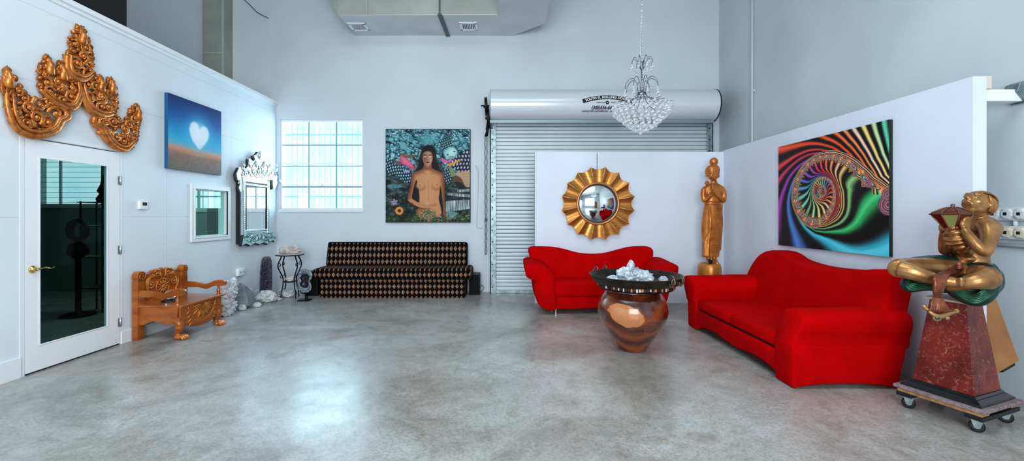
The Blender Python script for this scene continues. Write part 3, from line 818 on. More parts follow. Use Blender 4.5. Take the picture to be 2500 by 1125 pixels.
# ================================================================== LEFT WALL THINGS
# ---- painted canvases: a numpy painter whose result is stored as colours on the canvas mesh
class Canvas:
    def __init__(self, w, h, x0, x1, y0, y1, base=(0, 0, 0)):
        self.w, self.h = w, h
        self.X, self.Y = np.meshgrid(np.linspace(x0, x1, w), np.linspace(y0, y1, h))
        self.C = np.zeros((h, w, 3)) + np.array(base)/255.0
        self.px = (x1-x0)/w
    def put(self, m, col, a=1.0):
        col = np.array(col)/255.0 if not (isinstance(col, np.ndarray) and col.ndim == 3) else col
        k = (m*a)[..., None]; self.C = self.C*(1-k) + col*k
    def sd_poly(self, pts):
        pts = np.array(pts, float); n = len(pts); d = np.full(self.X.shape, 1e9); ins = np.zeros(self.X.shape, bool)
        j = n-1
        for i in range(n):
            ax, ay = pts[j]; bx, by = pts[i]; ex, ey = bx-ax, by-ay; wx, wy = self.X-ax, self.Y-ay
            t = np.clip((wx*ex+wy*ey)/(ex*ex+ey*ey+1e-9), 0, 1)
            d = np.minimum(d, (wx-ex*t)**2+(wy-ey*t)**2)
            c = (ay > self.Y) != (by > self.Y)
            with np.errstate(divide='ignore', invalid='ignore'):
                xx = (bx-ax)*(self.Y-ay)/(by-ay+1e-12)+ax
            ins ^= c & (self.X < xx); j = i
        d = np.sqrt(d); return np.where(ins, -d, d)
    def poly(self, pts, col, soft=1.5, a=1.0, smooth=True):
        if smooth and len(pts) > 3:
            sp = spline([(p[0], p[1], 0) for p in pts], 5, True); pts = [(p.x, p.y) for p in sp]
        sd = self.sd_poly(pts); m = np.clip(0.5-sd/(2*soft), 0, 1); self.put(m, col, a); return sd
    def ell(self, cx, cy, rx, ry, col, rot=0.0, soft=.15, a=1.0):
        c, s = math.cos(rot), math.sin(rot); x = self.X-cx; y = self.Y-cy
        r = np.sqrt(((x*c+y*s)/rx)**2+((-x*s+y*c)/ry)**2); m = np.clip((1-r)/soft, 0, 1); self.put(m, col, a); return r
    def line(self, pts, col, w=1.5, a=1.0):
        d = np.full(self.X.shape, 1e9)
        for (ax, ay), (bx, by) in zip(pts[:-1], pts[1:]):
            ex, ey = bx-ax, by-ay; t = np.clip(((self.X-ax)*ex+(self.Y-ay)*ey)/(ex*ex+ey*ey+1e-9), 0, 1)
            d = np.minimum(d, np.hypot(self.X-ax-ex*t, self.Y-ay-ey*t))
        self.put(np.clip((w-d)/max(w*.6, .4)+.2, 0, 1)*(d < w*1.4), col, a)
def vnoise(X, Y, seed=0):
    xi = np.floor(X).astype(int); yi = np.floor(Y).astype(int); fx = X-xi; fy = Y-yi
    def h(a, b): 
        n = (a*374761393 + b*668265263 + seed*974711) & 0x7fffffff
        n = ((n ^ (n >> 13))*1274126177) & 0x7fffffff
        return ((n ^ (n >> 16)) & 0xffff)/65535.0
    u = fx*fx*(3-2*fx); v = fy*fy*(3-2*fy)
    return (h(xi, yi)*(1-u)+h(xi+1, yi)*u)*(1-v)+(h(xi, yi+1)*(1-u)+h(xi+1, yi+1)*u)*v
def fbm(X, Y, o=4, seed=0):
    t = 0; a = .5; s = 0
    for k in range(o): t = t+a*vnoise(X, Y, seed+k); s += a; X = X*2.03; Y = Y*2.03; a *= .5
    return t/s
def ramp(v, stops):
    xs = [s[0] for s in stops]; return np.stack([np.interp(v, xs, [s[1][k]/255 for s in stops]) for k in range(3)], -1)
def paint_mat(name, rough=.55):
    m = mat(name, (255, 255, 255), rough, spec=.22); N, L, b = nodes(m)
    a = N.new('ShaderNodeVertexColor'); a.layer_name = 'paint'; L.new(a.outputs['Color'], b.inputs['Base Color']); return m
def canvas_mesh(name, C, corner, U, V, parent, m):
    """C rows run from the top; corner = top left point, U across, V down"""
    h, w, _ = C.shape; me = bpy.data.meshes.new(name); inv = wmat(parent).inverted()
    c = inv @ corner; R = inv.to_3x3(); U = R @ U; V = R @ V
    jj, ii = np.meshgrid(np.arange(h+1), np.arange(w+1), indexing='ij')
    pos = np.array(c)[None, None] + np.array(U)[None, None]*(ii[..., None]/w) + np.array(V)[None, None]*(jj[..., None]/h)
    me.vertices.add((h+1)*(w+1)); me.vertices.foreach_set('co', pos.reshape(-1))
    a = (np.arange(h)[:, None]*(w+1)+np.arange(w)[None]).reshape(-1)
    q = np.stack([a, a+w+1, a+w+2, a+1], -1).reshape(-1)
    me.loops.add(len(q)); me.loops.foreach_set('vertex_index', q)
    me.polygons.add(h*w); me.polygons.foreach_set('loop_start', np.arange(h*w)*4); me.update(calc_edges=True); me.validate()
    ca = me.color_attributes.new('paint', 'FLOAT_COLOR', 'CORNER')
    L_ = np.where(C <= .04045, C/12.92, ((C+.055)/1.055)**2.4)
    P4 = np.concatenate([L_, np.ones((h, w, 1))], -1).reshape(-1, 4)
    ca.data.foreach_set('color', np.repeat(P4, 4, axis=0).reshape(-1))
    o = bpy.data.objects.new(name, me); COL.objects.link(o); o.parent = parent; me.materials.append(m); return o

# ---- heart painting
cv = Canvas(200, 200, 0, 1, 0, 1)
X, Y = cv.X, cv.Y
sky = ramp(Y + .04*(fbm(X*4, Y*4, 3)-.5), [(0, (8, 44, 104)), (.25, (8, 80, 152)), (.42, (14, 132, 194)), (.58, (40, 166, 208)), (.66, (110, 165, 184)), (.70, (196, 150, 128)), (.74, (190, 118, 88)), (.80, (150, 104, 84)), (1, (112, 104, 92))])
cv.C = sky
hill = np.clip((Y - (.685+.13*X - .10*X*X))/.10, 0, 1)
gnd = ramp(np.clip((Y-.66)/.34, 0, 1), [(0, (188, 120, 92)), (.25, (146, 106, 88)), (1, (104, 98, 86))])*(0.9+.2*fbm(X*30, Y*30, 3, 5))[..., None]
cv.put(hill, gnd)
cv.put(np.clip(1-np.abs(Y-(.70+.13*X-.10*X*X))/.05, 0, 1), (214, 140, 106), .6)
rr = np.hypot((X-.55)/.235, (Y-.43)/.235)
cv.put(np.clip(1-(rr-.6)/1.3, 0, 1)**2, (90, 190, 226), .75)
ht = [(.55, .365), (.52, .31), (.47, .285), (.41, .30), (.37, .36), (.365, .44), (.40, .53), (.46, .60), (.555, .665), (.63, .60), (.70, .52), (.735, .44), (.73, .37), (.69, .32), (.63, .31), (.58, .335)]
cv.poly(ht, (226, 236, 246), .018)
cv.put(np.clip(1-rr/.75, 0, 1), (244, 248, 252), .7)
for x in (.555, .595): cv.line([(x, .60), (x-.01, .93)], (150, 140, 136), .005, .8)
for k in range(9): cv.line([(.552, .62+k*.036), (.594, .62+k*.036)], (150, 140, 136), .004, .8)
hp = thing('heart_painting', (-4.22, 5.68, 2.0), 'canvas painting of a glowing white heart and ladder above a desert', 'painting')
y0, y1, z0, z1 = 5.195, 6.165, 2.005, 2.945
M_canv = paint_mat('heart_paint')
canvas_mesh('painted_canvas', cv.C, Vector((-4.200, y0, z1)), Vector((0, y1-y0, 0)), Vector((0, 0, z0-z1)), hp, M_canv)
mb = MB(); mb.box(-4.245, -4.2005, y0, y1, z0, z1); mb.build('stretcher_edge', mat('blue_canvas_edge', (22, 84, 130), .6), hp)

# ---- carved gilt crown ornament
M_gilt = mat('gilt_wood', (214, 132, 62), .30, .62, var=(150, 78, 30), scale=22, bump=.25, bscale=50, contrast=(.30, .55))
orn = thing('carved_crown_ornament', (-4.2, 3.9, 2.2), 'large carved gilt wood ornament of five scrolled flame peaks, mounted above the glass door', 'wall ornament')
def mpL(a, b, h): return Vector((XL+.016+h*1.25, a, b))
def ypoly(pts): return [tuple(LW(x/2.679, y/2.679)[1:3]) for x, y in pts]
pieces = {
 'centre_spire': [(500,170),(525,175),(540,235),(570,290),(575,350),(592,400),(585,450),(590,500),(565,525),(520,515),(470,500),(420,460),(408,400),(410,355),(440,320),(433,260),(455,225),(475,190)],
 'upper_wing': [(285,362),(310,395),(325,440),(340,480),(375,475),(345,470),(372,402),(395,420),(412,455),(455,490),(495,530),(500,610),(480,670),(440,708),(400,700),(345,665),(300,640),(260,610),(235,580),(235,520),(240,490),(232,455),(262,415)],
 'lower_wing': [(15,435),(50,475),(95,540),(130,590),(150,620),(175,640),(215,640),(245,650),(300,640),(345,690),(400,700),(420,740),(405,780),(370,790),(350,830),(300,870),(240,888),(150,880),(80,840),(40,780),(25,700),(10,620),(5,520)],
 'upper_wing.001': [(500,530),(560,520),(600,525),(615,490),(640,495),(655,560),(670,570),(695,505),(710,515),(740,590),(742,640),(748,690),(745,730),(700,758),(650,755),(590,738),(545,700),(520,650),(505,600)],
 'lower_wing.001': [(875,680),(887,700),(886,790),(885,850),(870,920),(840,970),(790,982),(730,965),(670,910),(640,860),(625,825),(595,822),(582,790),(590,765),(640,760),(700,750),(750,755),(770,795),(800,790),(820,750),(845,720)]}
rims = {'upper_wing': [(235,585),(290,640),(360,690),(430,710),(475,675),(500,600),(490,535)],
 'lower_wing': [(12,600),(30,740),(80,838),(150,880),(240,886),(330,850),(370,790),(410,770),(415,735),(380,710),(330,700)],
 'upper_wing.001': [(490,540),(508,610),(545,698),(600,742),(660,756),(720,745)],
 'lower_wing.001': [(640,765),(592,770),(590,805),(630,835),(670,905),(730,962),(800,980),(860,930)],
 'centre_spire': [(412,360),(412,440),(440,500),(520,520),(585,480)]}
tips = {'centre_spire': [(505, 170)], 'upper_wing': [(288, 362), (374, 402)], 'lower_wing': [(16, 435)], 'upper_wing.001': [(628, 488), (702, 503)], 'lower_wing.001': [(876, 680)]}
sd = 3
for nm, pp in pieces.items():
    sd += 7
    poly = ypoly(pp); mb = MB()
    pl_ = fill_scrolls(mb, mpL, poly, .058, sd, True, .34)
    for (x_, y_, r_) in pl_:
        if (x_*7.3+y_*3.1) % 1 < .8: mb.add([mpL(x_, y_, .004)]+[mpL(x_+r_*1.3*math.cos(a), y_+r_*1.3*math.sin(a), .003) for a in np.linspace(0, 2*PI, 10, endpoint=False)], [(0, 1+k, 1+(k+1) % 10) for k in range(10)])
    q = ypoly(rims[nm]); pts = spline([mpL(a, b, .018) for a, b in q], 6); n = len(pts)
    mb.tube(pts, [.010+.026*math.sin(PI*(k+.5)/n)**.7 for k in range(n)], 10, flat=.9)
    pts2 = spline([mpL(a+(sum(p[0] for p in poly)/len(poly)-a)*.14, b+(sum(p[1] for p in poly)/len(poly)-b)*.14, .035) for a, b in q], 6)
    mb.tube(pts2, [.006+.012*math.sin(PI*(k+.5)/n)**.7 for k in range(n)], 8)
    # flame tips
    for (a, b) in ypoly(tips[nm]):
        leaf(mb, mpL, a, b-.13, PI/2, .135, .030, .012, .05, .014)
        for s_ in (-1, 1):
            leaf(mb, mpL, a+s_*.006, b-.16, PI/2-s_*.35, .10, .016, .010, s_*.5, .010); leaf(mb, mpL, a+s_*.016, b-.24, PI/2-s_*.5, .11, .020, .010, s_*.7, .010)
        leaf(mb, mpL, a, b-.22, PI/2, .13, .024, .014, -.1, .014)
        mb.tube([mpL(a, b-.17, .03), mpL(a+.004, b-.09, .034), mpL(a, b+.012, .018)], [.036, .027, .002], 8)
    o = mb.build(nm.split('.')[0], M_gilt, orn, nrm=True)

# ---- venetian mirror
M_mirror = mat('silvered_glass', (232, 240, 242), .03, 1.0)
M_mirror_b = mat('bevelled_silver_glass', (214, 230, 234), .2, .75, bump=.15, bscale=30)
M_mdark = mat('mirror_backing', (18, 26, 30), .5)
vm = thing('venetian_mirror', (-4.2, 7.0, .9), 'ornate silver etched glass mirror with a leafy crest, next to the barred window corner', 'mirror')
XM = -4.165
def mpM(a, b, h): return Vector((XM+h, a, b))
by0, by1, bz0, bz1 = 6.56, 7.38, 1.0, 2.06
mb = MB(); mb.box(XL+.012, XM-.004, by0, by1, .96, 2.10)
def MQ(x, y, h=0.0, X=XM):
    px = 380+x/2.679; py = 200+y/2.679; Y_ = F*X/(px-CX); return Vector((X+h, Y_, CH+(CY-py)*Y_/F))
crest = [(556,718),(546,692),(556,660),(538,640),(531,600),(550,556),(582,576),(602,556),(612,525),(612,500),(640,520),(652,505),(643,482),(662,474),(677,453),(690,474),(708,490),(696,508),(716,522),(738,516),(748,545),(760,580),(780,590),(798,622),(794,660),(786,692),(770,700),(766,640),(578,640),(578,700)]
foot = [(582,975),(566,1068),(590,1056),(620,1068),(650,1052),(680,1060),(705,1048),(735,1058),(760,1036),(788,1040),(770,975)]
mb.prism([MQ(x-7, y+4, -.012) for x, y in crest], (-.03, 0, 0))
mb.prism([MQ(x-6, y+8, -.012) for x, y in foot], (-.03, 0, 0))
mb.build('backing_board', M_mdark, vm)
gy0_, gy1_, gz0_, gz1_ = 6.71, 7.22, 1.18, 1.88
mb = MB(); mb.box(XM-.004, XM+.004, gy0_, gy1_, gz0_, gz1_); mb.build('mirror_glass', M_mirror, vm)
def strip(mb, a0, a1, b0, b1, tilt_dir, d=.010):
    """bevelled mirror strip tilted towards one side"""
    e = .006
    h = {(-1, 0): (d, 0, 0, d), (1, 0): (0, d, d, 0), (0, -1): (d, d, 0, 0), (0, 1): (0, 0, d, d)}[tilt_dir]
    q = [mpM(a0+e, b0+e, h[0]), mpM(a1-e, b0+e, h[1]), mpM(a1-e, b1-e, h[2]), mpM(a0+e, b1-e, h[3])]
    mb.prism(q, (-.006, 0, 0))
mb = MB()
strip(mb, by0, by0+.055, 1.10, 2.03, (1, 0)); strip(mb, by1-.055, by1, 1.10, 2.03, (-1, 0))
strip(mb, by0+.055, by1-.055, 1.955, 2.03, (0, -1)); strip(mb, by0+.09, by1-.09, 1.10, 1.15, (0, 1))
mb.build('outer_strip', M_mirror_b, vm)
mb = MB()
k = 0
b = 1.11
while b < 1.94:
    for a in (by0+.062, by1-.105): 
        c = mpM(a+.022, b+.016, .004); mb.prism([c+Vector((.0, -.020, -.014)), c+Vector((0, .020, -.014)), c+Vector((0, .020, .014)), c+Vector((0, -.020, .014))], (.008, 0, 0)); mb.ell(c+Vector((.008, 0, 0)), (.008, .014, .010), nu=8, nv=6)
    b += .034
a = by0+.10
while a < by1-.10:
    for b in (1.90, 1.155):
        c = mpM(a+.016, b+.016, .004); mb.prism([c+Vector((0, -.014, -.014)), c+Vector((0, .014, -.014)), c+Vector((0, .014, .014)), c+Vector((0, -.014, .014))], (.008, 0, 0))
    a += .034
mb.build('etched_border', M_mirror_b, vm, .002)
ym = (by0+by1)/2
M_crest = mat('bright_crest_glass', (232, 242, 246), .22, .35, coat=.6)
M_etch = mat('etched_line', (70, 92, 98), .35, .5)
mb = MB(); mb.prism([MQ(x, y, .002) for x, y in crest], (-.012, 0, 0)); mb.build('crest_plate', M_crest, vm)
mb = MB(); mb.prism([MQ(x, y, .002) for x, y in foot], (-.012, 0, 0)); mb.build('foot_plate', mat('foot_glass', (176, 214, 214), .2, .55, coat=.6), vm)
def sc2(cx, cy, r, turns, sgn, st_, t_=.006, m_h=.004):
    pts = []; N_ = int(14*turns)
    for i in range(N_+1):
        t = i/N_; th = st_+sgn*2*PI*turns*t; rr = r*(1-t)**.9+r*.1; pts.append(MQ(cx+rr*math.cos(th), cy+rr*math.sin(th), m_h))
    mb.tube(pts, t_, 6)
def ln2(pts, t_=.005): mb.tube([p for p in spline([MQ(x, y, .004) for x, y in pts], 5)], t_, 6)
mb = MB()
for s in (-1, 1):
    X_ = lambda x: 680+s*x
    sc2(X_(38), 590, 22, 1.3, s, 1.0); sc2(X_(84), 598, 18, 1.3, -s, 2.0); sc2(X_(112), 606, 12, 1.1, s, 0)
    ln2([(X_(4), 625), (X_(30), 618), (X_(52), 575), (X_(40), 535), (X_(12), 545), (X_(5), 580)]); ln2([(X_(56), 622), (X_(72), 585), (X_(98), 575), (X_(118), 600), (X_(112), 650)])
    ln2([(X_(12), 520), (X_(34), 528), (X_(58), 512)], .004); ln2([(X_(10), 625), (X_(60), 634), (X_(104), 628)], .004)
    ln2([(X_(3), 1030), (X_(22), 1000), (X_(50), 1018), (X_(66), 1046), (X_(92), 1030)]); sc2(X_(36), 1022, 14, 1.3, s, .5); sc2(X_(72), 1008, 13, 1.3, -s, 2.2); ln2([(X_(20), 985), (X_(46), 992), (X_(84), 986)], .004)
ln2([(680, 470), (678, 490), (680, 512)], .004); ln2([(660, 480), (676, 500)], .003); ln2([(696, 482), (682, 500)], .003)
mb.tube([MQ(680+13*math.cos(a), 580+28*math.sin(a), .004) for a in np.linspace(0, 2*PI, 24, endpoint=False)], .005, 6, closed=True)
for s in (-1, 1):
    X_ = lambda x: 680+s*x
    ln2([(X_(6), 990), (X_(14), 1010), (X_(8), 1040)], .004); ln2([(X_(60), 988), (X_(56), 1002), (X_(84), 1020)], .004); sc2(X_(96), 1016, 9, 1.2, s, 0, .004); ln2([(X_(30), 1046), (X_(52), 1036), (X_(60), 1054)], .004)
mb.build('etched_scrolls', M_etch, vm)
mb = MB()
for s in (-1, 1):
    for (x, y, an, ln, w) in ((22, 560, 1.2, .12, .03), (60, 560, .8, .11, .03), (100, 585, .7, .10, .03), (126, 640, -.9, .10, .03), (104, 560, 1.2, .09, .025), (52, 1000, -.6, .09, .025), (20, 1010, -1.3, .09, .025)):
        p = MQ(680+s*x, y); leaf(mb, (lambda a, b_, h: mpM(a, b_, h)), p.y, p.z, an if s > 0 else PI-an, ln, w, .003, .3*s, .016)
p = MQ(680, 505); leaf(mb, mpM, p.y, p.z, PI/2, .14, .05, .004, 0, .02); mb.ell(MQ(680, 580, .004), (.010, .030, .055))
mb.build('glass_leaves', M_mirror_b, vm)

# ---- thermostat, outlets
th = thing('thermostat', LW(346, 500), 'small white thermostat with a dark display between the door and the framed pane', 'thermostat')
c = LW(346, 500)
mb = MB(); mb.box(XL, XL+.028, c.y-.055, c.y+.055, c.z-.05, c.z+.045); mb.build('housing', M_white, th, .005, 3)
mb = MB(); mb.box(XL+.028, XL+.0295, c.y-.02, c.y+.04, c.z-.008, c.z+.03); mb.build('display', mat('lcd_dark', (40, 48, 46), .2), th)
c = LW(584, 664)
ot = thing('wall_outlet', c, 'white double socket box low on the boarded wall above the crystals', 'socket')
mb = MB(); mb.box(XL, XL+.045, c.y-.085, c.y+.085, c.z-.055, c.z+.06); mb.build('socket_box', M_white, ot, .006, 3)
for dy in (-.035, .035):
    mb = MB(); mb.lathe([(.022, 0), (.022, .004)], 20, (XL+.044, c.y+dy, c.z), ax=(1, 0, 0))
    sf = mb.build('socket_face', mat('socket_grey', (196, 204, 208), .4), ot)
    for k in (-.007, .007): mb = MB(); mb.box(XL+.048, XL+.0488, c.y+dy+k-.0015, c.y+dy+k+.0015, c.z-.004, c.z+.008); mb.build('socket_slot', M_black, sf)
for nm in ('a',):
    c = LW(612, 712); mb = MB(); mb.box(XL+.014, XL+.03, c.y-.05, c.y+.05, c.z-.03, c.z+.06)
    tag(mb.build('wall_plate', M_white, bevel=.004), 'white cover plate near the floor behind the small quartz cluster', 'wall plate')

# ---- carved bench
M_bench = mat('golden_stained_wood', (190, 104, 40), .30, .25, var=(150, 74, 24), scale=5, bump=.06, bscale=40, stretch=(1, .3, 3), coat=.35)
M_bench_g = mat('gold_highlighted_carving', (226, 146, 66), .30, .5, var=(196, 108, 40), scale=14, coat=.3)
be = thing('carved_bench', (-3.95, 5.08, 0), 'small carved golden brown wooden bench with lion paw feet against the boarded wall', 'bench')
y0, y1 = 4.72, 5.46; xb0, xb1 = -4.225, -4.17; xf = -3.70
# back panel
up = [(y0+.09, .20), (y0+.09, .69), (y0+.14, .73), (y0+.20, .735), (y0+.23, .765), (y0+.29, .775), (y0+.33, .76), (y0+.37, .785), (y0+.41, .76), (y0+.46, .775), (y0+.51, .765), (y0+.54, .735), (y0+.60, .73), (y0+.65, .69), (y0+.65, .20)]
mb = MB(); mb.prism([(xb0, a, b) for a, b in up], (xb1-xb0-.015, 0, 0)); mb.build('back_panel', M_bench, be, .006)
for s, yy in ((-1, y0), (1, y1)):
    mb = MB(); a, b = (yy, yy+.095) if s < 0 else (yy-.095, yy)
    mb.prism([(xb0, a, 0), (xb0, b, 0), (xb0, b, .62), (xb0, b-.005, .66), (xb0, b-.005, .70), (xb0, a+.01, .70), (xb0, a, .66)], (.065, 0, 0))
    yc = (a+b)/2
    mb.lathe([(.05, 0), (.056, .004), (.056, .066), (.05, .07)], 24, (xb0, yc, .725), ax=(1, 0, 0))
    def mpb(u, v, h): return Vector((xb0+.07+h, u, v))
    scroll(mb, mpb, yc, .725, .045, 1.6, s, PI*.5, .007, 0, 6)
    mb.build('back_post', M_bench, be, .005)
mb = MB()
def mpB(u, v, h): return Vector((xb1-.013+h, u, v))
yc = (y0+y1)/2
mb.tube([mpB(yc+.095*math.cos(a), .555+.095*math.sin(a), .003) for a in np.linspace(0, 2*PI, 32, endpoint=False)], .006, 6, closed=True)
for k in range(12): leaf(mb, mpB, yc+.022*math.cos(k*PI/6), .555+.022*math.sin(k*PI/6), k*PI/6, .065, .014, .001, 0, .008)
mb.ell(mpB(yc, .555, .006), (.012, .02, .02))
for s in (-1, 1):
    def mpQ(u, v, h, s=s): return mpB(yc+s*u, v, h)
    scroll(mb, mpQ, .075, .72, .045, 1.5, 1, .5, .008); scroll(mb, mpQ, .165, .60, .045, 1.5, -1, 1.0, .008)
    for k in range(6):
        o_ = k*.012
        mb.tube(spline([mpQ(.04+o_*.4, .68-o_*.3, .003), mpQ(.13+o_*.3, .70+.006*k-.01, .004), mpQ(.19+o_*.8, .66, .004), mpQ(.205+o_*.6, .56, .003), mpQ(.20+o_*.3, .48, .002)], 5), .0035, 5)
    leaf(mb, mpQ, .20, .52, -PI/2, .10, .02, .001, .5); leaf(mb, mpQ, .02, .67, .9, .08, .018, .001, .6)
mb.build('back_carving', M_bench_g, be)
# seat
mb = MB(); mb.box(xb1-.02, xf+.03, y0+.01, y1+.01, .375, .395); mb.build('seat', M_bench, be, .004)
# side aprons with wavy lower edge, arms, posts
for s, yy in ((-1, y0+.02), (1, y1-.045)):
    pts = [(xb1, yy, .375), (xb1, yy, .17), (-4.12, yy, .17), (-4.05, yy, .20), (-4.00, yy, .215), (-3.95, yy, .20), (-3.90, yy, .185), (-3.84, yy, .18), (-3.74, yy, .18), (-3.72, yy, .375)]
    mb = MB(); mb.prism(pts, (0, .022, 0)); mb.build('side_apron', M_bench, be, .003)
    ya = yy-.005
    top_ = [(xb1, .56), (-4.08, .56), (-3.98, .545), (-3.90, .53), (-3.84, .545), (-3.77, .575), (-3.70, .58), (-3.655, .565)]
    bot_ = [(-3.65, .535), (-3.67, .505), (-3.71, .50), (-3.76, .505), (-3.82, .49), (-3.88, .465), (-3.94, .475), (-4.00, .49), (-4.08, .485), (xb1, .485)]
    sp_ = [p for p in spline([(x, 0, z) for x, z in top_], 4)] + [p for p in spline([(x, 0, z) for x, z in bot_], 4)]
    mb = MB(); mb.prism([(p.x, ya, p.z) for p in sp_], (0, .04, 0))
    mb.lathe([(.034, 0), (.036, .003), (.036, .045), (.034, .048)], 20, (-3.675, ya-.004, .54), ax=(0, 1, 0))
    mb.build('arm', M_bench, be, .004)
    mb = MB(); mb.lathe([(.022, 0), (.024, .012), (.015, .02), (.020, .03), (.023, .05), (.018, .075), (.012, .085), (.018, .095), (.014, .11), (.016, .12)], 20, (-3.735, ya+.02, .392)); mb.build('arm_post', M_bench, be)
# front apron with sunburst shell
fy = [(y0+.03, .375), (y1-.03, .375), (y1-.03, .20), (y1-.07, .15), (y1-.10, .165), (y1-.14, .15), (y1-.20, .11), (yc+.08, .09), (yc, .085), (yc-.08, .09), (y0+.20, .11), (y0+.14, .15), (y0+.10, .165), (y0+.07, .15), (y0+.03, .20)]
mb = MB(); mb.prism([(xf-.02, a, b) for a, b in fy], (.022, 0, 0)); mb.build('front_apron', M_bench, be, .003)
mb = MB()
def mpF(u, v, h): return Vector((xf+.002+h, u, v))
for k in range(13):
    an = PI + PI*(k+.5)/13
    leaf(mb, mpF, yc+.02*math.cos(an), .350+.02*math.sin(an), an, .165 if k % 2 == 0 else .135, .021, .0, 0, .014)
mb.tube([mpF(yc+.225*math.cos(a), .372+.225*math.sin(a)*1.02, .002) for a in np.linspace(PI*1.02, PI*1.98, 24)], .004, 6)
for s in (-1, 1):
    for k in range(4): leaf(mb, mpF, yc+s*(.205-.01*k), .31-.05*k, PI/2 + (PI/2+.6)*s*-1, .06, .012, .0, 0, .007)
mb.build('shell_carving', M_bench_g, be)
# front legs with paws
for yy in (y0+.055, y1-.055):
    mb = MB()
    pr = [Vector((-3.745, yy, .24)), Vector((-3.735, yy, .20)), Vector((-3.725, yy, .16)), Vector((-3.735, yy, .11)), Vector((-3.75, yy, .07)), Vector((-3.735, yy, .035))]
    mb.tube(spline(pr, 4), [.052]*4+[.050]*4+[.044]*4+[.036]*4+[.032]*4+[.038], 12, N0=(0, 1, 0), flat=1.0)
    mb.box(-3.80, -3.69, yy-.05, yy+.05, .22, .255)
    lg = mb.build('leg', M_bench, be, 0)
    mb = MB(); mb.ell((-3.73, yy, .032), (.055, .048, .032))
    for k in range(4):
        dy = (k-1.5)*.024
        mb.tube(spline([(-3.71, yy+dy*.8, .045), (-3.685, yy+dy, .040), (-3.665, yy+dy*1.1, .022), (-3.66, yy+dy*1.1, .010)], 4), [.014]*9+[.011]*4, 8)
    mb.build('paw', M_bench_g, lg)
# ---- crystal ball on its ring
cb = thing('crystal_ball', (-4.0, 4.98, .395), 'clear crystal ball on a black ring resting on the carved bench seat', 'crystal ball')
M_ball = mat('crystal_glass', (245, 248, 250), .02, 0, trans=.95, ior=1.5)
mb = MB(); mb.ell((-4.0, 4.98, .475), .058, nu=28, nv=18); mb.build('ball', M_ball, cb)
mb = MB(); mb.lathe([(.085, 0), (.09, .008), (.07, .014), (.04, .030), (.034, .022), (.05, .006)], 28, (-4.0, 4.98, .396)); mb.build('ring_stand', M_black, cb)

# ================================================================== CRYSTALS AND STAND
M_quartz = mat('milky_quartz', (232, 232, 234), .28, 0, var=(176, 176, 182), scale=16, trans=.12, bump=.3, bscale=28, coat=.3, contrast=(.3, .62))
M_quartz2 = mat('smoky_quartz', (160, 168, 170), .12, 0, var=(120, 130, 132), scale=5, trans=.35, coat=.5)
M_ameth = mat('amethyst_dark', (58, 44, 66), .18, 0, var=(24, 18, 28), scale=30, coat=.6, bump=.6, bscale=55)
M_agate = mat('agate_rind', (92, 96, 100), .7, 0, var=(44, 46, 50), scale=20, bump=.8, bscale=30)
M_pale_ag = mat('pale_geode_rim', (140, 150, 164), .35, 0, var=(62, 70, 84), scale=28, bump=.5, bscale=50, coat=.4)
def rock(mb, c, r, seed, amp=.28, sub=3, freq=2.2):
    bm = bmesh.new(); bmesh.ops.create_icosphere(bm, subdivisions=sub, radius=1.0)
    vs = []
    for v in bm.verts:
        n = noise.noise(v.co*freq + Vector((seed*3.1, seed*1.7, seed))) + .5*noise.noise(v.co*freq*2.6 + Vector((seed, 0, 5)))
        cell = noise.cell(v.co*3.0 + Vector((seed, seed, 0)))*.35
        k = 1 + amp*(n + cell*.6)
        vs.append(Vector((v.co.x*r[0]*k, v.co.y*r[1]*k, v.co.z*r[2]*k)) + Vector(c))
    fs = [tuple(v.index for v in f_.verts) for f_ in bm.faces]; bm.free(); mb.add(vs, fs, False)
def crystal(mb, base, d, r, ln, n=6, twist=0.0, tip=.3):
    d = Vector(d).normalized(); base = Vector(base)
    mb.lathe([(r*.9, 0), (r, ln*(1-tip)), (r*.04, ln)], n, base, smooth=False, ax=d, ang=twist)
def cluster(mb, c, R, seed, count=22, r=.03, ln=.09, flatz=.7, floor=0.004):
    rnd = random.Random(seed); c = Vector(c); count = int(count*2.4); r *= .62; ln *= .62
    rock(mb, c + Vector((0, 0, R[2]*.0)), (R[0]*.84, R[1]*.84, R[2]*.86), seed, .3, 4, 2.8)
    for k in range(count):
        th = rnd.uniform(0, 2*PI); ph = rnd.uniform(-.1, 1.35)
        d = Vector((math.cos(th)*math.cos(ph), math.sin(th)*math.cos(ph), math.sin(ph)))
        p = c + Vector((d.x*R[0]*.6, d.y*R[1]*.6, d.z*R[2]*.6))
        dd = (d + Vector((rnd.uniform(-.5, .5), rnd.uniform(-.5, .5), rnd.uniform(-.2, .5)))).normalized()
        crystal(mb, p, dd, r*rnd.uniform(.5, 1.2), ln*rnd.uniform(.6, 1.2), 6, rnd.uniform(0, 1))
    mb.v = [(v[0], v[1], max(v[2], floor)) for v in mb.v]
    return mb
mb = MB(); c = P(550, 735, 5.92)
cluster(mb, (c.x, c.y, .12), (.14, .18, .17), 5, 34, .035, .10); cluster(mb, (c.x+.02, c.y+.03, .33), (.12, .13, .16), 6, 30, .032, .10, floor=.004); crystal(mb, (c.x+.03, c.y+.1, .40), (.1, .2, 1), .05, .13)
tag(mb.build('quartz_cluster', M_quartz, bevel=0), 'tall pale quartz cluster on the floor just past the carved bench', 'crystal')
mb = MB(); c = P(592, 735, 6.35)
mb.lathe([(.13, 0), (.155, .04), (.15, .17), (.10, .26), (.02, .37)], 6, (c.x+.0, c.y+.05, .02), smooth=False, ax=(-.25, .1, 1), ang=.4)
mb.v = [(max(v[0], XL+.016), v[1], max(v[2], .003)) for v in mb.v]
tag(mb.build('smoky_crystal', M_quartz2, bevel=.006), 'big grey-green pointed crystal with smooth faces leaning by the wall', 'crystal')
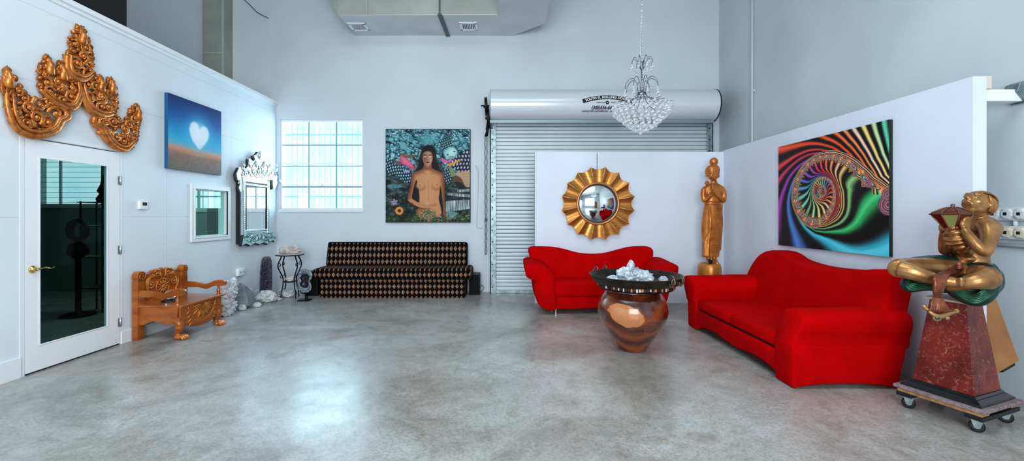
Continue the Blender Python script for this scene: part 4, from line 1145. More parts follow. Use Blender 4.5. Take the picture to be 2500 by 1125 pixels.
def clus(px, pyf, w, h, seed, label, name='quartz_cluster', count=20, dy=.0, m=None, r=.02, ln=.05):
    Yf = F*CH/(pyf-CY); c = P(px, pyf, Yf); mb = MB()
    cluster(mb, (c.x, c.y+w*.35+dy, h*.42), (w/2, w*.38, h*.55), seed, count, r, ln)
    mb.v = [(max(v[0], XL+.016), v[1], v[2]) for v in mb.v]
    return tag(mb.build(name, m or M_quartz), label, 'crystal')
clus(587, 759, .125, .085, 11, 'fist-sized white quartz lump on the floor in front of the grey-green crystal', r=.02, ln=.045)
clus(640, 741, .36, .20, 12, 'wide white quartz cluster on the floor below the tall amethyst slab', count=40, r=.024, ln=.075)
clus(622, 751, .15, .075, 13, 'low white quartz piece in front of the wide cluster', count=14, r=.018, ln=.04)
clus(690, 728, .33, .15, 14, 'flat white quartz cluster on the floor under the iron stand', count=34, r=.02, ln=.05)
clus(674, 734, .16, .045, 15, 'thin flat quartz slice lying beside the iron stand foot', count=8, r=.012, ln=.03)
# tall amethyst slab
mb = MB(); c = P(643, 717, 7.12); zc = .40
q = [(631,716),(630,690),(632,660),(634,640),(638,629),(645,626),(651,629),(655,640),(656,665),(656,700),(652,718),(645,724),(637,722)]
am = thing('amethyst_slab', (c.x, 7.1, .05), 'tall narrow dark amethyst geode half standing upright in the corner by the mirror', 'crystal')
def slab(pts, Y, d, sc=1.0, c=(643.5, 676)): return [P(c[0]+(x-c[0])*sc*.86, c[1]+(y-c[1])*sc, Y) for x, y in pts]
mb = MB(); mb.prism(slab(q, 7.06, 0), (.02, .11, 0)); mb.build('rind', M_agate, am, .022, 3)
mb = MB(); pts = slab(q, 7.055, 0, .80); mb.prism([p + Vector((.018, 0, 0)) for p in pts], (0, .02, 0))
rnd = random.Random(4)
for k in range(110):
    x = rnd.uniform(636, 655); y = rnd.uniform(634, 716)
    if inpoly(x, y, [(643.5+(a-643.5)*.78+2.5, 676+(b-676)*.86) for a, b in q]): crystal(mb, P(x, y, 7.06), (rnd.uniform(-.5, .5), -1, rnd.uniform(-.5, .5)), .010, .022, 5)
mb.build('crystal_face', M_ameth, am)
mb = MB(); p = P(643, 722, 7.1); mb.box(-4.20, p.x+.08, 7.03, 7.19, 0, .05); mb.build('slab_base', M_black, am, .006)
# iron stand
st = thing('iron_stand', P(708, 700, 7.15)*1.0, 'black wrought iron plant stand with curled legs and a small marble top', 'plant stand')
st.location.z = 0
C0 = P(708, 620, 7.15); zt_ = .752
mb = MB(); mb.lathe([(.205, 0), (.225, .004), (.225, .014), (.20, .018)], 40, (C0.x, C0.y, zt_-.02)); mb.build('stand_rim', M_black_metal, st)
mb = MB(); mb.lathe([(.20, 0), (.212, .004), (.205, .014)], 40, (C0.x, C0.y, zt_-.004)); mb.build('marble_top', mat('pale_marble', (214, 200, 190), .25, var=(190, 176, 168), scale=10), st)
for k in range(4):
    a = PI/4 + k*PI/2 + .25; ca, sa = math.cos(a), math.sin(a)
    def R_(r, z): return Vector((C0.x+ca*r, C0.y+sa*r, z))
    mb = MB()
    mb.tube(spline([R_(.15, .73), R_(.165, .69), R_(.20, .62), R_(.21, .55), R_(.17, .46), R_(.13, .38), R_(.12, .30), R_(.13, .20), R_(.155, .10), R_(.16, .006)], 6), taper(.012, .009, 55), 8)
    mb.tube(spline([R_(.20, .62), R_(.17, .60), R_(.165, .57), R_(.185, .56), R_(.19, .58)], 5), .006, 6)
    mb.tube(spline([R_(.13, .38), R_(.165, .365), R_(.17, .40), R_(.145, .415), R_(.14, .395)], 5), .006, 6)
    mb.tube(spline([R_(.155, .10), R_(.185, .09), R_(.19, .13), R_(.165, .14)], 5), .005, 6)
    mb.build('leg', M_black_metal, st)
mb = MB(); mb.lathe([(.115, 0), (.12, .004), (.115, .010)], 28, (C0.x, C0.y, .285))
for k in range(4):
    a = k*PI/2+.25; mb.tube([Vector((C0.x+.115*math.cos(a+PI/4), C0.y+.115*math.sin(a+PI/4), .29)), Vector((C0.x, C0.y, .27))], .007, 6)
mb.build('lower_shelf', M_black_metal, st)
mb = MB(); cluster(mb, (C0.x, C0.y, zt_+.06), (.20, .15, .10), 21, 30, .028, .07, floor=zt_+.012)
tag(mb.build('quartz_cluster', mat('warm_quartz', (222, 212, 208), .3, 0, var=(178, 166, 162), scale=14, trans=.1, bump=.3, bscale=26)), 'domed pinkish quartz cluster on top of the iron stand', 'crystal')
mb = MB(); cluster(mb, (C0.x, C0.y, .33), (.08, .06, .055), 22, 12, .014, .035, floor=.297)
tag(mb.build('quartz_cluster', M_quartz), 'small grey quartz piece on the lower shelf of the iron stand', 'crystal')
# open geode on black stand
gd = thing('geode', P(743, 725, 6.93), 'open kidney-shaped grey geode with a dark hollow on a black metal stand', 'crystal'); gd.location.z = 0
q = [(727,676),(731,662),(742,656),(754,659),(762,668),(761,678),(757,686),(760,697),(759,707),(750,714),(737,713),(728,707),(726,696),(730,687)]
def gslab(sc, Y): return [P(743.5+(x-743.5)*sc, 685+(y-685)*sc, Y) for x, y in q]
def smoothp(pts, n=4): return spline(pts, n, True)
mb = MB(); o1 = smoothp(gslab(1, 6.90)); o2 = smoothp(gslab(.60, 6.90)); o3 = smoothp(gslab(.38, 6.96)); o4 = smoothp(gslab(.95, 7.02)); n = len(o1)
mb.add(o1+o4, [(i, (i+1) % n, n+(i+1) % n, n+i) for i in range(n)] + [tuple(range(n, 2*n))], True); mb.build('rind', M_agate, gd)
mb = MB(); mid = [a.lerp(b_, .5)+Vector((0, -.018, 0)) for a, b_ in zip(o1, o2)]
mb.add(o1+mid+o2, [(i, (i+1) % n, n+(i+1) % n, n+i) for i in range(n)] + [(n+i, n+(i+1) % n, 2*n+(i+1) % n, 2*n+i) for i in range(n)], True); mb.build('polished_rim', M_pale_ag, gd)
mb = MB(); mb.add(o2+o3, [(i, (i+1) % n, n+(i+1) % n, n+i) for i in range(n)] + [tuple(range(n, 2*n))], True)
for k in range(60):
    t_ = rnd.randrange(n); p = o2[t_].lerp(o3[t_], rnd.random()); crystal(mb, p, (rnd.uniform(-.5, .5), -1, rnd.uniform(-.5, .5)), .009, .02, 5)
mb.build('dark_hollow', M_ameth, gd)
mb = MB(); p = P(745, 727, 6.95); mb.box(p.x-.10, p.x+.08, 6.88, 7.03, 0.0, .015); mb.bar((p.x, 6.97, .01), (p.x, 6.97, .15), .02, .02); mb.tube(spline([(p.x-.07, 6.93, .17), (p.x-.04, 6.92, .125), (p.x+.03, 6.92, .125), (p.x+.07, 6.93, .18)], 5), .008, 6); mb.tube([(p.x, 6.97, .12), (p.x, 6.92, .125)], .008, 6)
mb.bar((p.x, 7.03, .01), (p.x, 7.05, .35), .012, .012)
mb.build('geode_stand', M_black_metal, gd)
# furnishings dimly seen in the office behind the glass door
rk = thing('display_rack', (-6.6, 6.2, 0), 'tall dark iron rack with a lantern shape, dimly seen behind the glass door', 'rack')
c = P(243, 0, 6.2)
mb = MB()
for dx in (-.16, .16):
    for dy in (-.12, .12): mb.tube([(c.x+dx, 6.2+dy, 0), (c.x+dx, 6.2+dy, 1.62)], .012, 6)
for z in (.35, .8, 1.25, 1.60): mb.box(c.x-.19, c.x+.19, 6.05, 6.35, z, z+.015)
mb.build('rack_frame', M_black_metal, rk)
mb = MB(); mb.lathe([(.07, 0), (.08, .05), (.04, .12), (.07, .16), (.03, .26), (.01, .40)], 16, (c.x+.05, 6.2, 1.615)); mb.build('lantern_top', M_black_metal, rk)
c = P(190, 0, 5.9); mb = MB()
tt = thing('round_mirror_stand', (c.x, 5.9, 0), 'dark round ring on a stand, dimly seen low in the glass of the door', 'stand')
mb.tube([(c.x+.115*math.cos(a), 5.9, 1.21+.125*math.sin(a)) for a in np.linspace(0, 2*PI, 32, endpoint=False)], .045, 8, closed=True); mb.build('ring', M_black_metal, tt)
mb = MB(); mb.lathe([(.2, 0), (.2, .03), (.03, .06), (.03, .80), (.12, .88), (.10, 1.0), (.03, 1.06)], 16, (c.x, 5.9, 0)); mb.build('pedestal', M_black_metal, tt)
c = Vector((-5.08, 7.3, 0)); mb = MB(); mb.box(c.x-.125, c.x+.125, 7.27, 7.35, 0.0, 1.54)
tag(mb.build('leaning_panel', mat('dark_carved_wood', (60, 44, 34), .5, bump=.9, bscale=30), bevel=.01), 'dark carved wooden panel seen through the small framed pane', 'panel')
# ================================================================== PAINTINGS
# ---- painting of a woman, coordinates in a 525 x 585 picture
cv = Canvas(300, 334, 0, 525, 0, 585, (14, 24, 30))
X, Y = cv.X, cv.Y
wx = fbm(X/60, Y/60, 3, 3)*90; wy = fbm(X/55+9, Y/55, 3, 4)*90
n1 = fbm((X+wx)/34, (Y+wy)/26, 4, 8); n2 = fbm((X+wy)/16, (Y+wx)/12, 3, 12)
ridge = np.abs(n1-.5)*2
topc = ramp(np.clip(1-ridge*2.6+(n2-.5)*.9, 0, 1), [(0, (12, 22, 30)), (.35, (24, 62, 78)), (.62, (58, 126, 142)), (.85, (112, 176, 186)), (1, (176, 214, 214))])
botc = ramp(np.clip(n1*.9+(n2-.5)*.8, 0, 1), [(0, (8, 12, 14)), (.45, (18, 28, 30)), (.62, (44, 62, 60)), (.8, (84, 96, 90)), (1, (120, 130, 120))])
k = np.clip((Y-210-40*np.sin(X/60))/90, 0, 1)[..., None]
cv.C = topc*(1-k)+botc*k
# packed pebble-like shapes with dark outlines
def worley(X, Y, s, seed, warp=10):
    u = (X+warp*(fbm(X/40, Y/40, 2, seed)-.5)*3)/s; v = (Y+warp*(fbm(X/40+7, Y/40, 2, seed+1)-.5)*3)/(s*.72); iu = np.floor(u).astype(int); iv = np.floor(v).astype(int)
    f1 = np.full(u.shape, 9.); f2 = np.full(u.shape, 9.); idc = np.zeros(u.shape)
    for di in (-1, 0, 1):
        for dj in (-1, 0, 1):
            a = iu+di; b = iv+dj
            hx_ = vnoise(a.astype(float), b.astype(float), seed+3); hy_ = vnoise(a.astype(float), b.astype(float), seed+4)
            d = np.hypot(a+hx_-u, b+hy_-v); idc = np.where(d < f1, vnoise(a.astype(float), b.astype(float), seed+5), idc)
            f2 = np.where(d < f1, f1, np.minimum(f2, d)); f1 = np.minimum(f1, d)
    return f2-f1, idc
for s_w, sd_w, yl in ((30, 51, 255), (17, 61, 150)):
    g_, id_ = worley(X, Y, s_w, sd_w)
    m_ = (id_ > (.30 if s_w > 20 else .62))*np.clip((yl-Y+30*np.sin(X/50))/30, 0, 1)
    shade_ = np.clip(g_*2.2, 0, 1)*(.55+.6*n2)
    cv.put(m_*np.clip((g_-.06)/.08, 0, 1)*.9, ramp(np.clip(shade_, 0, 1), [(0, (16, 34, 46)), (.35, (34, 88, 104)), (.7, (92, 160, 172)), (1, (176, 214, 214))]))
    cv.put(m_*(g_ < .07)*.85, (10, 18, 26))
g_, id_ = worley(X, Y, 34, 71); m_ = (id_ > .45)*np.clip((Y-300)/60, 0, 1)
cv.put(m_*np.clip((g_-.06)/.08, 0, 1)*.7, ramp(np.clip(g_*1.6*(.5+.7*n2), 0, 1), [(0, (12, 16, 18)), (.5, (34, 44, 44)), (1, (92, 104, 98))]))
cv.put(np.clip(1-np.hypot((X-258)/120, (Y-60)/75), 0, 1)*.55, (96, 176, 184))
def scales(poly, cw, chh, lo, hi, soft=3):
    sd = cv.sd_poly([(p.x, p.y) for p in spline([(a, b, 0) for a, b in poly], 4, True)])
    m = np.clip(.5-sd/(2*soft), 0, 1); Yw = Y+.22*X+7*np.sin(X/31); Xw = X+5*np.sin(Y/19); row = np.floor(Yw/chh); fx = (Xw/cw+.5*(row % 2)) % 1-.5; fy = (Yw/chh) % 1-.5
    d = np.hypot(fx*1.15, fy*.95); v = np.clip((.5-d)/.32, 0, 1)*(0.75+.5*vnoise(X/20, Y/20, 7))
    cv.put(m, ramp(np.clip(v, 0, 1), [(0, (10, 16, 24)), (.4, lo), (1, hi)]))
scales([(0, 190), (40, 200), (100, 240), (150, 270), (148, 340), (110, 330), (60, 290), (10, 275)], 15, 19, (52, 96, 122), (170, 206, 214))
scales([(400, 200), (470, 150), (522, 130), (522, 262), (480, 268), (420, 250)], 20, 24, (76, 86, 116), (196, 200, 216))
scales([(368, 250), (404, 262), (408, 320), (380, 340), (362, 300)], 14, 18, (60, 80, 104), (180, 196, 206))
scales([(330, 60), (400, 30), (410, 90), (360, 120)], 13, 15, (50, 110, 120), (120, 176, 176))
cv.ell(258, 66, 66, 46, (96, 168, 176), soft=.9, a=.7)
cv.ell(402, 150, 52, 44, (150, 204, 204), -.5, .35); cv.ell(412, 146, 34, 30, (196, 224, 220), -.4, .7)
cv.ell(385, 160, 7, 5, (40, 84, 92)); cv.ell(425, 140, 7, 5, (40, 84, 92)); cv.line([(392, 176), (420, 172)], (40, 84, 92), 3)
cv.ell(44, 165, 15, 22, (150, 200, 204), .2, .4); cv.ell(110, 108, 40, 24, (110, 170, 180), .5, .6)
for (a, b, c, d, r) in ((30, 70, 30, 13, .6), (70, 50, 40, 12, .2), (130, 60, 36, 12, -.4), (180, 90, 30, 12, .7), (150, 130, 34, 11, .3), (350, 50, 12, 36, .5), (470, 60, 44, 13, .9), (440, 90, 30, 12, -.6), (490, 110, 26, 12, .4), (300, 40, 30, 10, .2)):
    cv.ell(a, b, c, d, (88, 156, 168), r, .5, .75); cv.ell(a-3, b-3, c*.6, d*.5, (170, 214, 216), r, .7, .6)
cv.poly([(92, 160), (125, 175), (185, 245), (160, 248), (110, 222), (72, 208), (88, 190)], (206, 74, 118), 2); cv.poly([(96, 168), (130, 190), (165, 236), (110, 210)], (236, 130, 150), 5, .6)
cv.poly([(72, 200), (98, 212), (90, 232), (60, 214), (36, 206)], (96, 84, 82), 2); cv.poly([(120, 255), (150, 262), (135, 272), (110, 266)], (172, 150, 196), 2)
cv.poly([(90, 150), (150, 160), (195, 168), (150, 182), (110, 176)], (110, 92, 62), 3, .8)
for kx in range(6): cv.line([(195-kx*2, 235+kx*3), (150+kx*7, 185+kx*5)], (128, 158, 180), 2.2, .8)
cv.poly([(345, 178), (382, 196), (425, 190), (388, 210), (352, 206)], (214, 96, 160), 2); cv.poly([(380, 222), (420, 206), (468, 188), (460, 200), (400, 232)], (220, 142, 74), 2)
cv.poly([(392, 238), (412, 250), (436, 284), (410, 300), (398, 270)], (120, 136, 96), 2); cv.poly([(404, 336), (430, 300), (470, 290), (492, 318), (480, 338), (440, 330)], (92, 66, 52), 3)
cv.poly([(430, 280), (470, 268), (523, 268), (523, 358), (492, 356), (470, 310)], (188, 150, 118), 3); cv.put((np.abs(np.sin(Y/5)) < .25)*(X > 440)*(Y > 275)*(Y < 355)*(X > 470), (120, 88, 70), .5)
# rocks and waterfall
for (a, b, c, d, r) in ((60, 330, 40, 14, .2), (95, 352, 44, 12, -.3), (40, 380, 40, 16, .4), (90, 400, 34, 20, .1), (430, 378, 50, 12, .2), (470, 395, 40, 10, -.2)):
    cv.ell(a, b, c, d, (52, 66, 70), r, .5, .8); cv.ell(a-4, b-5, c*.8, d*.35, (110, 124, 126), r, .8, .7)
cv.poly([(12, 350), (60, 345), (110, 360), (60, 372), (20, 368)], (88, 150, 170), 4, .7)
fall = ramp(np.clip(fbm(X/5, Y/46, 3, 21), 0, 1), [(0, (50, 66, 68)), (.45, (120, 138, 138)), (.7, (186, 200, 198)), (1, (226, 234, 230))])
for pl in ([(378, 398), (440, 404), (523, 410), (523, 428), (450, 424), (380, 414)], [(372, 452), (440, 446), (523, 442), (523, 500), (440, 512), (372, 520)], [(440, 382), (523, 372), (523, 392), (450, 396)]):
    m = np.clip(.5-cv.sd_poly(pl)/6, 0, 1); cv.put(m, fall)
cv.poly([(378, 520), (450, 526), (420, 560), (376, 570)], (126, 168, 164), 4, .8)
# hair
cv.poly([(262, 98), (236, 112), (218, 146), (206, 190), (198, 240), (170, 280), (158, 330), (165, 400), (200, 440), (330, 440), (358, 400), (366, 330), (350, 280), (330, 240), (318, 190), (308, 130), (290, 105)], (20, 14, 14), 3)
for kx in range(9): cv.line([(238-kx*3, 140+kx*4), (214-kx*4, 220), (190-kx*3, 290)], (58, 42, 36), 1.4, .5); cv.line([(292+kx*2, 140+kx*4), (318+kx*3, 220), (338+kx*2, 290)], (58, 42, 36), 1.4, .5)
# figure
skin = (190, 122, 78)
body = [(237, 206), (238, 240), (196, 262), (168, 276), (158, 310), (150, 370), (134, 436), (150, 452), (200, 480), (226, 492), (196, 500), (184, 540), (180, 583), (372, 583), (374, 540), (368, 480), (366, 400), (364, 320), (358, 282), (330, 264), (286, 242), (282, 206)]
sd = cv.sd_poly([(p.x, p.y) for p in spline([(a, b, 0) for a, b in body], 4, True)])
lit = np.clip(-sd/34, 0, 1)
lx = .72+.28*np.clip(1-np.abs(X-262)/120, 0, 1)
tone = ramp(np.clip(lit*.55+.45*lx-.05, 0, 1), [(0, (70, 38, 22)), (.45, (132, 80, 50)), (.8, (192, 126, 84)), (1, (214, 150, 106))])
cv.put(np.clip(.5-sd/3, 0, 1), tone)
# gaps between arms and waist
cv.poly([(191, 318), (197, 345), (205, 380), (209, 425), (205, 458), (180, 446), (163, 430), (169, 390), (181, 340)], (16, 14, 14), 2); cv.poly([(338, 350), (334, 400), (330, 440), (344, 500), (352, 560), (356, 500), (350, 430), (346, 390)], (18, 15, 14), 2)
for (a, b, s) in ((217, 352, 1), (314, 350, -1)):
    cv.ell(a, b+9, 37, 33, (120, 70, 42), 0, .5, .55); cv.ell(a, b, 35, 30, (200, 134, 92), 0, .45, .95); cv.ell(a-4, b-8, 24, 18, (220, 158, 116), 0, .9, .6)
cv.ell(212, 351, 4.5, 4, (122, 66, 48), a=.8); cv.ell(318, 346, 4.5, 4, (122, 66, 48), a=.8)
cv.line([(196, 268), (232, 276), (252, 284)], (128, 78, 50), 2, .5); cv.line([(334, 268), (300, 276), (274, 284)], (128, 78, 50), 2, .5)
cv.line([(264, 330), (266, 400), (266, 450)], (150, 92, 60), 3, .4)
for (a, b) in ((240, 300), (262, 308), (284, 296), (298, 316), (250, 330), (276, 302)): cv.ell(a, b, 2.5, 3.5, (206, 168, 150), 0, .4, .8)
cv.poly([(138, 446), (160, 440), (200, 462), (250, 480), (290, 474), (316, 472), (312, 486), (276, 494), (230, 496), (180, 478)], (196, 128, 84), 2.5); cv.line([(142, 456), (190, 484), (230, 499), (280, 497)], (92, 52, 32), 2.4, .7)
for q in ((262, 474, 312, 468), (266, 482, 314, 478)): cv.line([(q[0], q[1]), (q[2], q[3])], (110, 64, 42), 1.5, .8)
for kx in range(7): cv.ell(214+kx*9, 466+3*(kx % 2), 5, 4, (178, 170, 164), 0, .4, .8)
cv.poly([(238, 222), (262, 240), (282, 222), (284, 252), (236, 252)], (128, 80, 52), 4, .8)
# face
cv.poly([(261, 138), (238, 146), (229, 172), (232, 200), (242, 222), (260, 234), (276, 224), (288, 202), (291, 172), (283, 146)], (168, 122, 92), 2)
cv.poly([(262, 150), (282, 160), (286, 196), (274, 222), (262, 226), (266, 190)], (196, 156, 122), 5, .7); cv.poly([(232, 160), (246, 156), (250, 200), (244, 220), (233, 196)], (112, 74, 56), 5, .6)
cv.line([(236, 160), (254, 162)], (38, 24, 22), 2.6); cv.line([(268, 162), (286, 160)], (38, 24, 22), 2.6)
cv.ell(244, 170, 9, 3.6, (206, 226, 200)); cv.ell(277, 170, 9, 3.6, (214, 230, 206)); cv.line([(235, 168), (253, 168)], (30, 20, 20), 1.3); cv.line([(268, 168), (286, 168)], (30, 20, 20), 1.3)
cv.line([(257, 170), (255, 192), (262, 196), (270, 192)], (96, 60, 44), 1.8, .8); cv.ell(261, 208, 13, 5, (104, 44, 40)); cv.line([(249, 208), (274, 208)], (50, 20, 20), 1.1)
# foliage and flowers
fo = ramp(np.clip(fbm(X/7, Y/8, 3, 31), 0, 1), [(0, (10, 22, 14)), (.5, (36, 62, 36)), (.75, (78, 104, 58)), (1, (120, 142, 84))])
cv.put(np.clip((Y-548+18*np.sin(X/24)+10*np.sin(X/9))/16, 0, 1), fo, .95)
m = np.clip(1-np.hypot((X-262)/70, (Y-535)/46), 0, 1)*2; cv.put(np.clip(m, 0, 1)*(fbm(X/8, Y/8, 3, 41) > .42), (66, 88, 62), .85)
rnd = random.Random(9)
for kx in range(70):
    a, b = rnd.uniform(150, 400), rnd.uniform(520, 582)
    if abs(a-262)/130 + (582-b)/90 > 1: continue
    cv.ell(a, b, rnd.uniform(3, 6), rnd.uniform(3, 5), rnd.choice([(196, 120, 130), (206, 178, 170), (172, 140, 84), (150, 60, 66), (110, 134, 96)]), 0, .5)
cv.ell(84, 512, 30, 30, (18, 22, 16), 0, .4, .7)
for kx in range(16):
    a = kx*PI/8; cv.ell(84+19*math.cos(a), 512+19*math.sin(a), 11, 5, (226, 150, 62), a, .4)
cv.ell(84, 512, 11, 11, (92, 42, 28)); cv.ell(84, 512, 5, 5, (50, 26, 20))
for kx in range(5):
    a = kx*PI*.4-.5; cv.ell(54+12*math.cos(a), 458+12*math.sin(a), 13, 7, (166, 130, 178), a, .4)
for kx in range(60):
    a, b = rnd.uniform(0, 170), rnd.uniform(440, 583)
    if math.hypot(a-84, b-512) < 30 or math.hypot(a-54, b-458) < 22: continue
    cv.ell(a, b, rnd.uniform(3, 12), rnd.uniform(2, 5), rnd.choice([(36, 62, 42), (20, 34, 26), (60, 84, 56), (28, 44, 34)]), rnd.uniform(0, 3), .4, .8)
for kx in range(50):
    a, b = rnd.uniform(380, 523), rnd.uniform(525, 583); cv.ell(a, b, rnd.uniform(4, 12), rnd.uniform(2, 6), rnd.choice([(60, 84, 46), (96, 116, 66), (34, 52, 34), (150, 160, 120)]), rnd.uniform(0, 3), .5, .8)
e_ = np.minimum(np.minimum(X, 525-X), np.minimum(Y, 585-Y)); cv.put(np.clip(1-e_/3, 0, 1), (14, 16, 18))
wp = thing('woman_painting', (P(1045, 0, 7.7).x, 7.7, 1.28), 'canvas painting of a bare long-haired woman among flowers and teal swirls, above the banquette', 'painting')
a = P(941.5, 315, 7.69); b_ = P(1148.5, 543, 7.69)
canvas_mesh('painted_canvas', cv.C, Vector((a.x, 7.69, a.z)), Vector((b_.x-a.x, 0, 0)), Vector((0, 0, b_.z-a.z)), wp, paint_mat('woman_paint'))
mb = MB(); mb.box(a.x, b_.x, 7.6905, 7.735, b_.z, a.z); mb.build('stretcher_edge', mat('dark_canvas_edge', (18, 20, 22), .6), wp)

# ---- spiral fractal canvas: 1066 x 1125 view coordinates rectified to 0..1
TLx, TRx = F*XPR/(1907-CX), F*XPR/(2180-CX)      # depths of the two ends
Yl, Yr = TLx, TRx
zt0 = CH+(CY-360)*Yl/F; zb0 = CH+(CY-600)*Yl/F
zt0 = (zt0 + CH+(CY-290)*Yr/F)/2; zb0 = (zb0 + CH+(CY-624)*Yr/F)/2
def uv_of(zx, zy):
    px = 1880+zx/2.961; py = 270+zy/2.961; Y_ = F*XPR/(px-CX); z = CH+(CY-py)*Y_/F
    return ((Yl-Y_)/(Yl-Yr), (zt0-z)/(zt0-zb0))
cu_, cv_ = uv_of(385, 575)
asp = (Yl-Yr)/(zt0-zb0)
band = [(884, 560), (842, 545), (760, 490), (675, 410), (600, 355), (530, 325), (470, 312), (415, 318), (350, 338), (285, 385), (240, 440), (205, 505), (190, 575), (186, 640), (200, 705), (235, 770), (290, 822), (355, 838), (410, 810), (455, 750), (487, 680), (495, 600), (480, 530), (445, 490), (400, 478), (355, 500), (335, 545), (333, 590), (350, 628), (385, 640), (412, 620), (428, 590), (420, 560), (400, 545), (380, 550), (368, 570), (374, 590), (388, 594)]
th_, lr_ = [], []; prev = None
for q in band:
    u, v = uv_of(*q); dx = (u-cu_)*asp; dy = -(v-cv_); t = math.atan2(dy, dx)
    if prev is not None:
        while t < prev-PI: t += 2*PI
        while t > prev+PI: t -= 2*PI
    prev = t; th_.append(t); lr_.append(math.log(math.hypot(dx, dy)+1e-4))
th_ = np.array(th_); lr_ = np.array(lr_)
for i in range(1, len(th_)): th_[i] = max(th_[i], th_[i-1]+.02)
k_out = (lr_[0]-lr_[10])/(th_[10]-th_[0]); 
th_ = np.concatenate([[th_[0]-4*PI, th_[0]-.6], th_]); lr_ = np.concatenate([[lr_[0]+.34*4*PI, lr_[0]+.35], lr_])
th_ = np.append(th_, th_[-1]+6*PI); lr_ = np.append(lr_, lr_[-1]-2.6)
def RL(t): return np.interp(t, th_, lr_)
cv = Canvas(420, 350, 0, 1, 0, 1)
dx = (cv.X-cu_)*asp; dy = -(cv.Y-cv_); L_r = np.log(np.hypot(dx, dy)+1e-4); T0 = np.arctan2(dy, dx)
n_ = np.full(T0.shape, -3.0)
for kk in range(-3, 6):
    n_ = np.where(L_r < RL(T0+2*PI*kk), kk, n_)
Tn = T0+2*PI*n_; Lo = RL(Tn); Li = RL(Tn+2*PI); f_ = np.clip((Lo-L_r)/np.maximum(Lo-Li, 1e-3), 0, 1)
outer = n_ < 0
# stripe coordinate sweeps along the arm and winds up tightly on its outer side
Td = np.degrees(Tn); Tc = Td + 118*f_**5 + 4*np.sin(f_*PI) + 70*f_*np.exp(-((Td+50)/42)**2)
peaks = [(-420, (36, 170, 190)), (-352, (30, 120, 150)), (-326, (50, 190, 205)), (-306, (70, 205, 215)), (-297, (80, 190, 150)), (-289, (190, 215, 150)), (-279, (236, 206, 120)), (-268, (240, 200, 176)), (-256, (236, 130, 70)), (-243, (232, 100, 52)),
         (-225, (226, 74, 30)), (-205, (222, 62, 30)), (-184, (214, 44, 46)), (-168, (190, 36, 80)), (-140, (150, 44, 150)), (-100, (60, 110, 190)), (-28, (50, 180, 205)), (-2, (36, 165, 90)), (17, (110, 165, 96)), (36, (206, 160, 84)), (48, (226, 166, 120)), (63, (228, 120, 70)), (77, (226, 84, 50)), (91, (214, 50, 44)), (106, (200, 40, 80)),
         (122, (160, 44, 130)), (140, (120, 60, 170)), (158, (60, 90, 170)), (176, (60, 140, 180)), (196, (90, 185, 165)), (215, (110, 190, 150)), (234, (90, 160, 100)), (252, (160, 200, 130)), (270, (206, 206, 120)), (287, (230, 190, 120)), (304, (232, 180, 140)), (320, (228, 130, 80)), (336, (226, 100, 60))]
t_ = 352
cyc = [(220, 70, 50), (206, 50, 70), (170, 60, 130), (100, 90, 180), (80, 150, 170), (110, 190, 150), (150, 200, 120), (220, 200, 120), (232, 160, 100), (226, 110, 64)]
k_i = 0
while t_ < 1500: peaks.append((t_, cyc[k_i % 10])); t_ += 17; k_i += 1
pk = np.array([p[0] for p in peaks], float)
ph = np.interp(Tc, pk, np.arange(len(pk)))
colr = ramp(np.floor(ph+.5), list(enumerate([p[1] for p in peaks])))
st_ = .5+.5*np.cos(2*PI*ph); bright = np.clip(st_*1.35-.14, 0, 1)**1.25
C = colr*bright[..., None]
C += (np.clip(st_-.90, 0, 1)*2.0)[..., None]*np.array([.8, .8, .7])*np.clip(1.4-f_, .2, 1)[..., None]
arm_on = (Tn > -.12)
def over(C, m, col): m = np.clip(m, 0, 1)[..., None]; return C*(1-m)+col*m
# pale and dark contour lines hugging the outside of the arm
on2 = (Tn+2*PI > -.12)
gap = 1-f_
C = over(C, ((gap < .035) & on2)*1.0, ramp(np.cos(gap*2*PI/.0175)*.5+.5, [(0, (22, 16, 16)), (.5, (150, 100, 80)), (1, (236, 206, 160))]))
Wb = .105
band_m = np.clip((Wb-f_)/.012, 0, 1)*arm_on
ripple = np.cos(2*PI*ph*1.0); fine = np.cos(2*PI*ph*3+f_*60)
orange = ramp(.5+.32*ripple+.18*fine, [(0, (150, 34, 22)), (.4, (214, 84, 40)), (.75, (232, 130, 72)), (1, (244, 206, 150))])
C = over(C, band_m, orange)
C = over(C, ((np.abs(f_-.006) < .006) & arm_on)*.8, np.array([.08, .05, .06]))
w1_ = np.abs(((ph) % 1)-.5)
for f0, col in ((.100, (36, 20, 22)), (.125, (240, 190, 130)), (.142, (30, 18, 20)), (.16, (196, 120, 70))):
    C = over(C, ((np.abs(f_-f0-.03*np.cos(2*PI*ph)) < .010) & arm_on & (f_ < .2))*.9, np.array(col)/255)
bd = np.hypot((((ph) % 1)-.5)*2.4, (f_-.085)/.06)
C = over(C, (bd < 1)*arm_on*1.0, ramp(np.clip(bd, 0, 1), [(0, (226, 70, 60)), (.3, (90, 60, 120)), (.5, (180, 214, 200)), (.7, (30, 26, 36)), (.85, (214, 170, 120)), (1, (50, 20, 20))]))
tri = (w1_ < (.42-(f_-.12)*3.0)*.55) & (f_ > .14) & (f_ < .26) & arm_on
C = np.where(tri[..., None], ramp((w1_*14+f_*10) % 1, [(0, (26, 16, 16)), (.5, (180, 90, 60)), (1, (238, 186, 120))]), C)
for (cx0, cy0, rr0) in ((.995, .62, .085), (.99, .545, .05), (.86, .455, .035), (.76, .37, .025)):
    d1 = np.hypot((cv.X-cx0)*1.2, cv.Y-cy0); C = over(C, np.clip((rr0-d1)/.008, 0, 1), ramp((d1/rr0*2.5) % 1, [(0, (200, 40, 70)), (.35, (70, 50, 130)), (.6, (236, 150, 90)), (.8, (30, 24, 40)), (1, (150, 200, 180))]))
cv.C = np.clip(C, 0, 1)
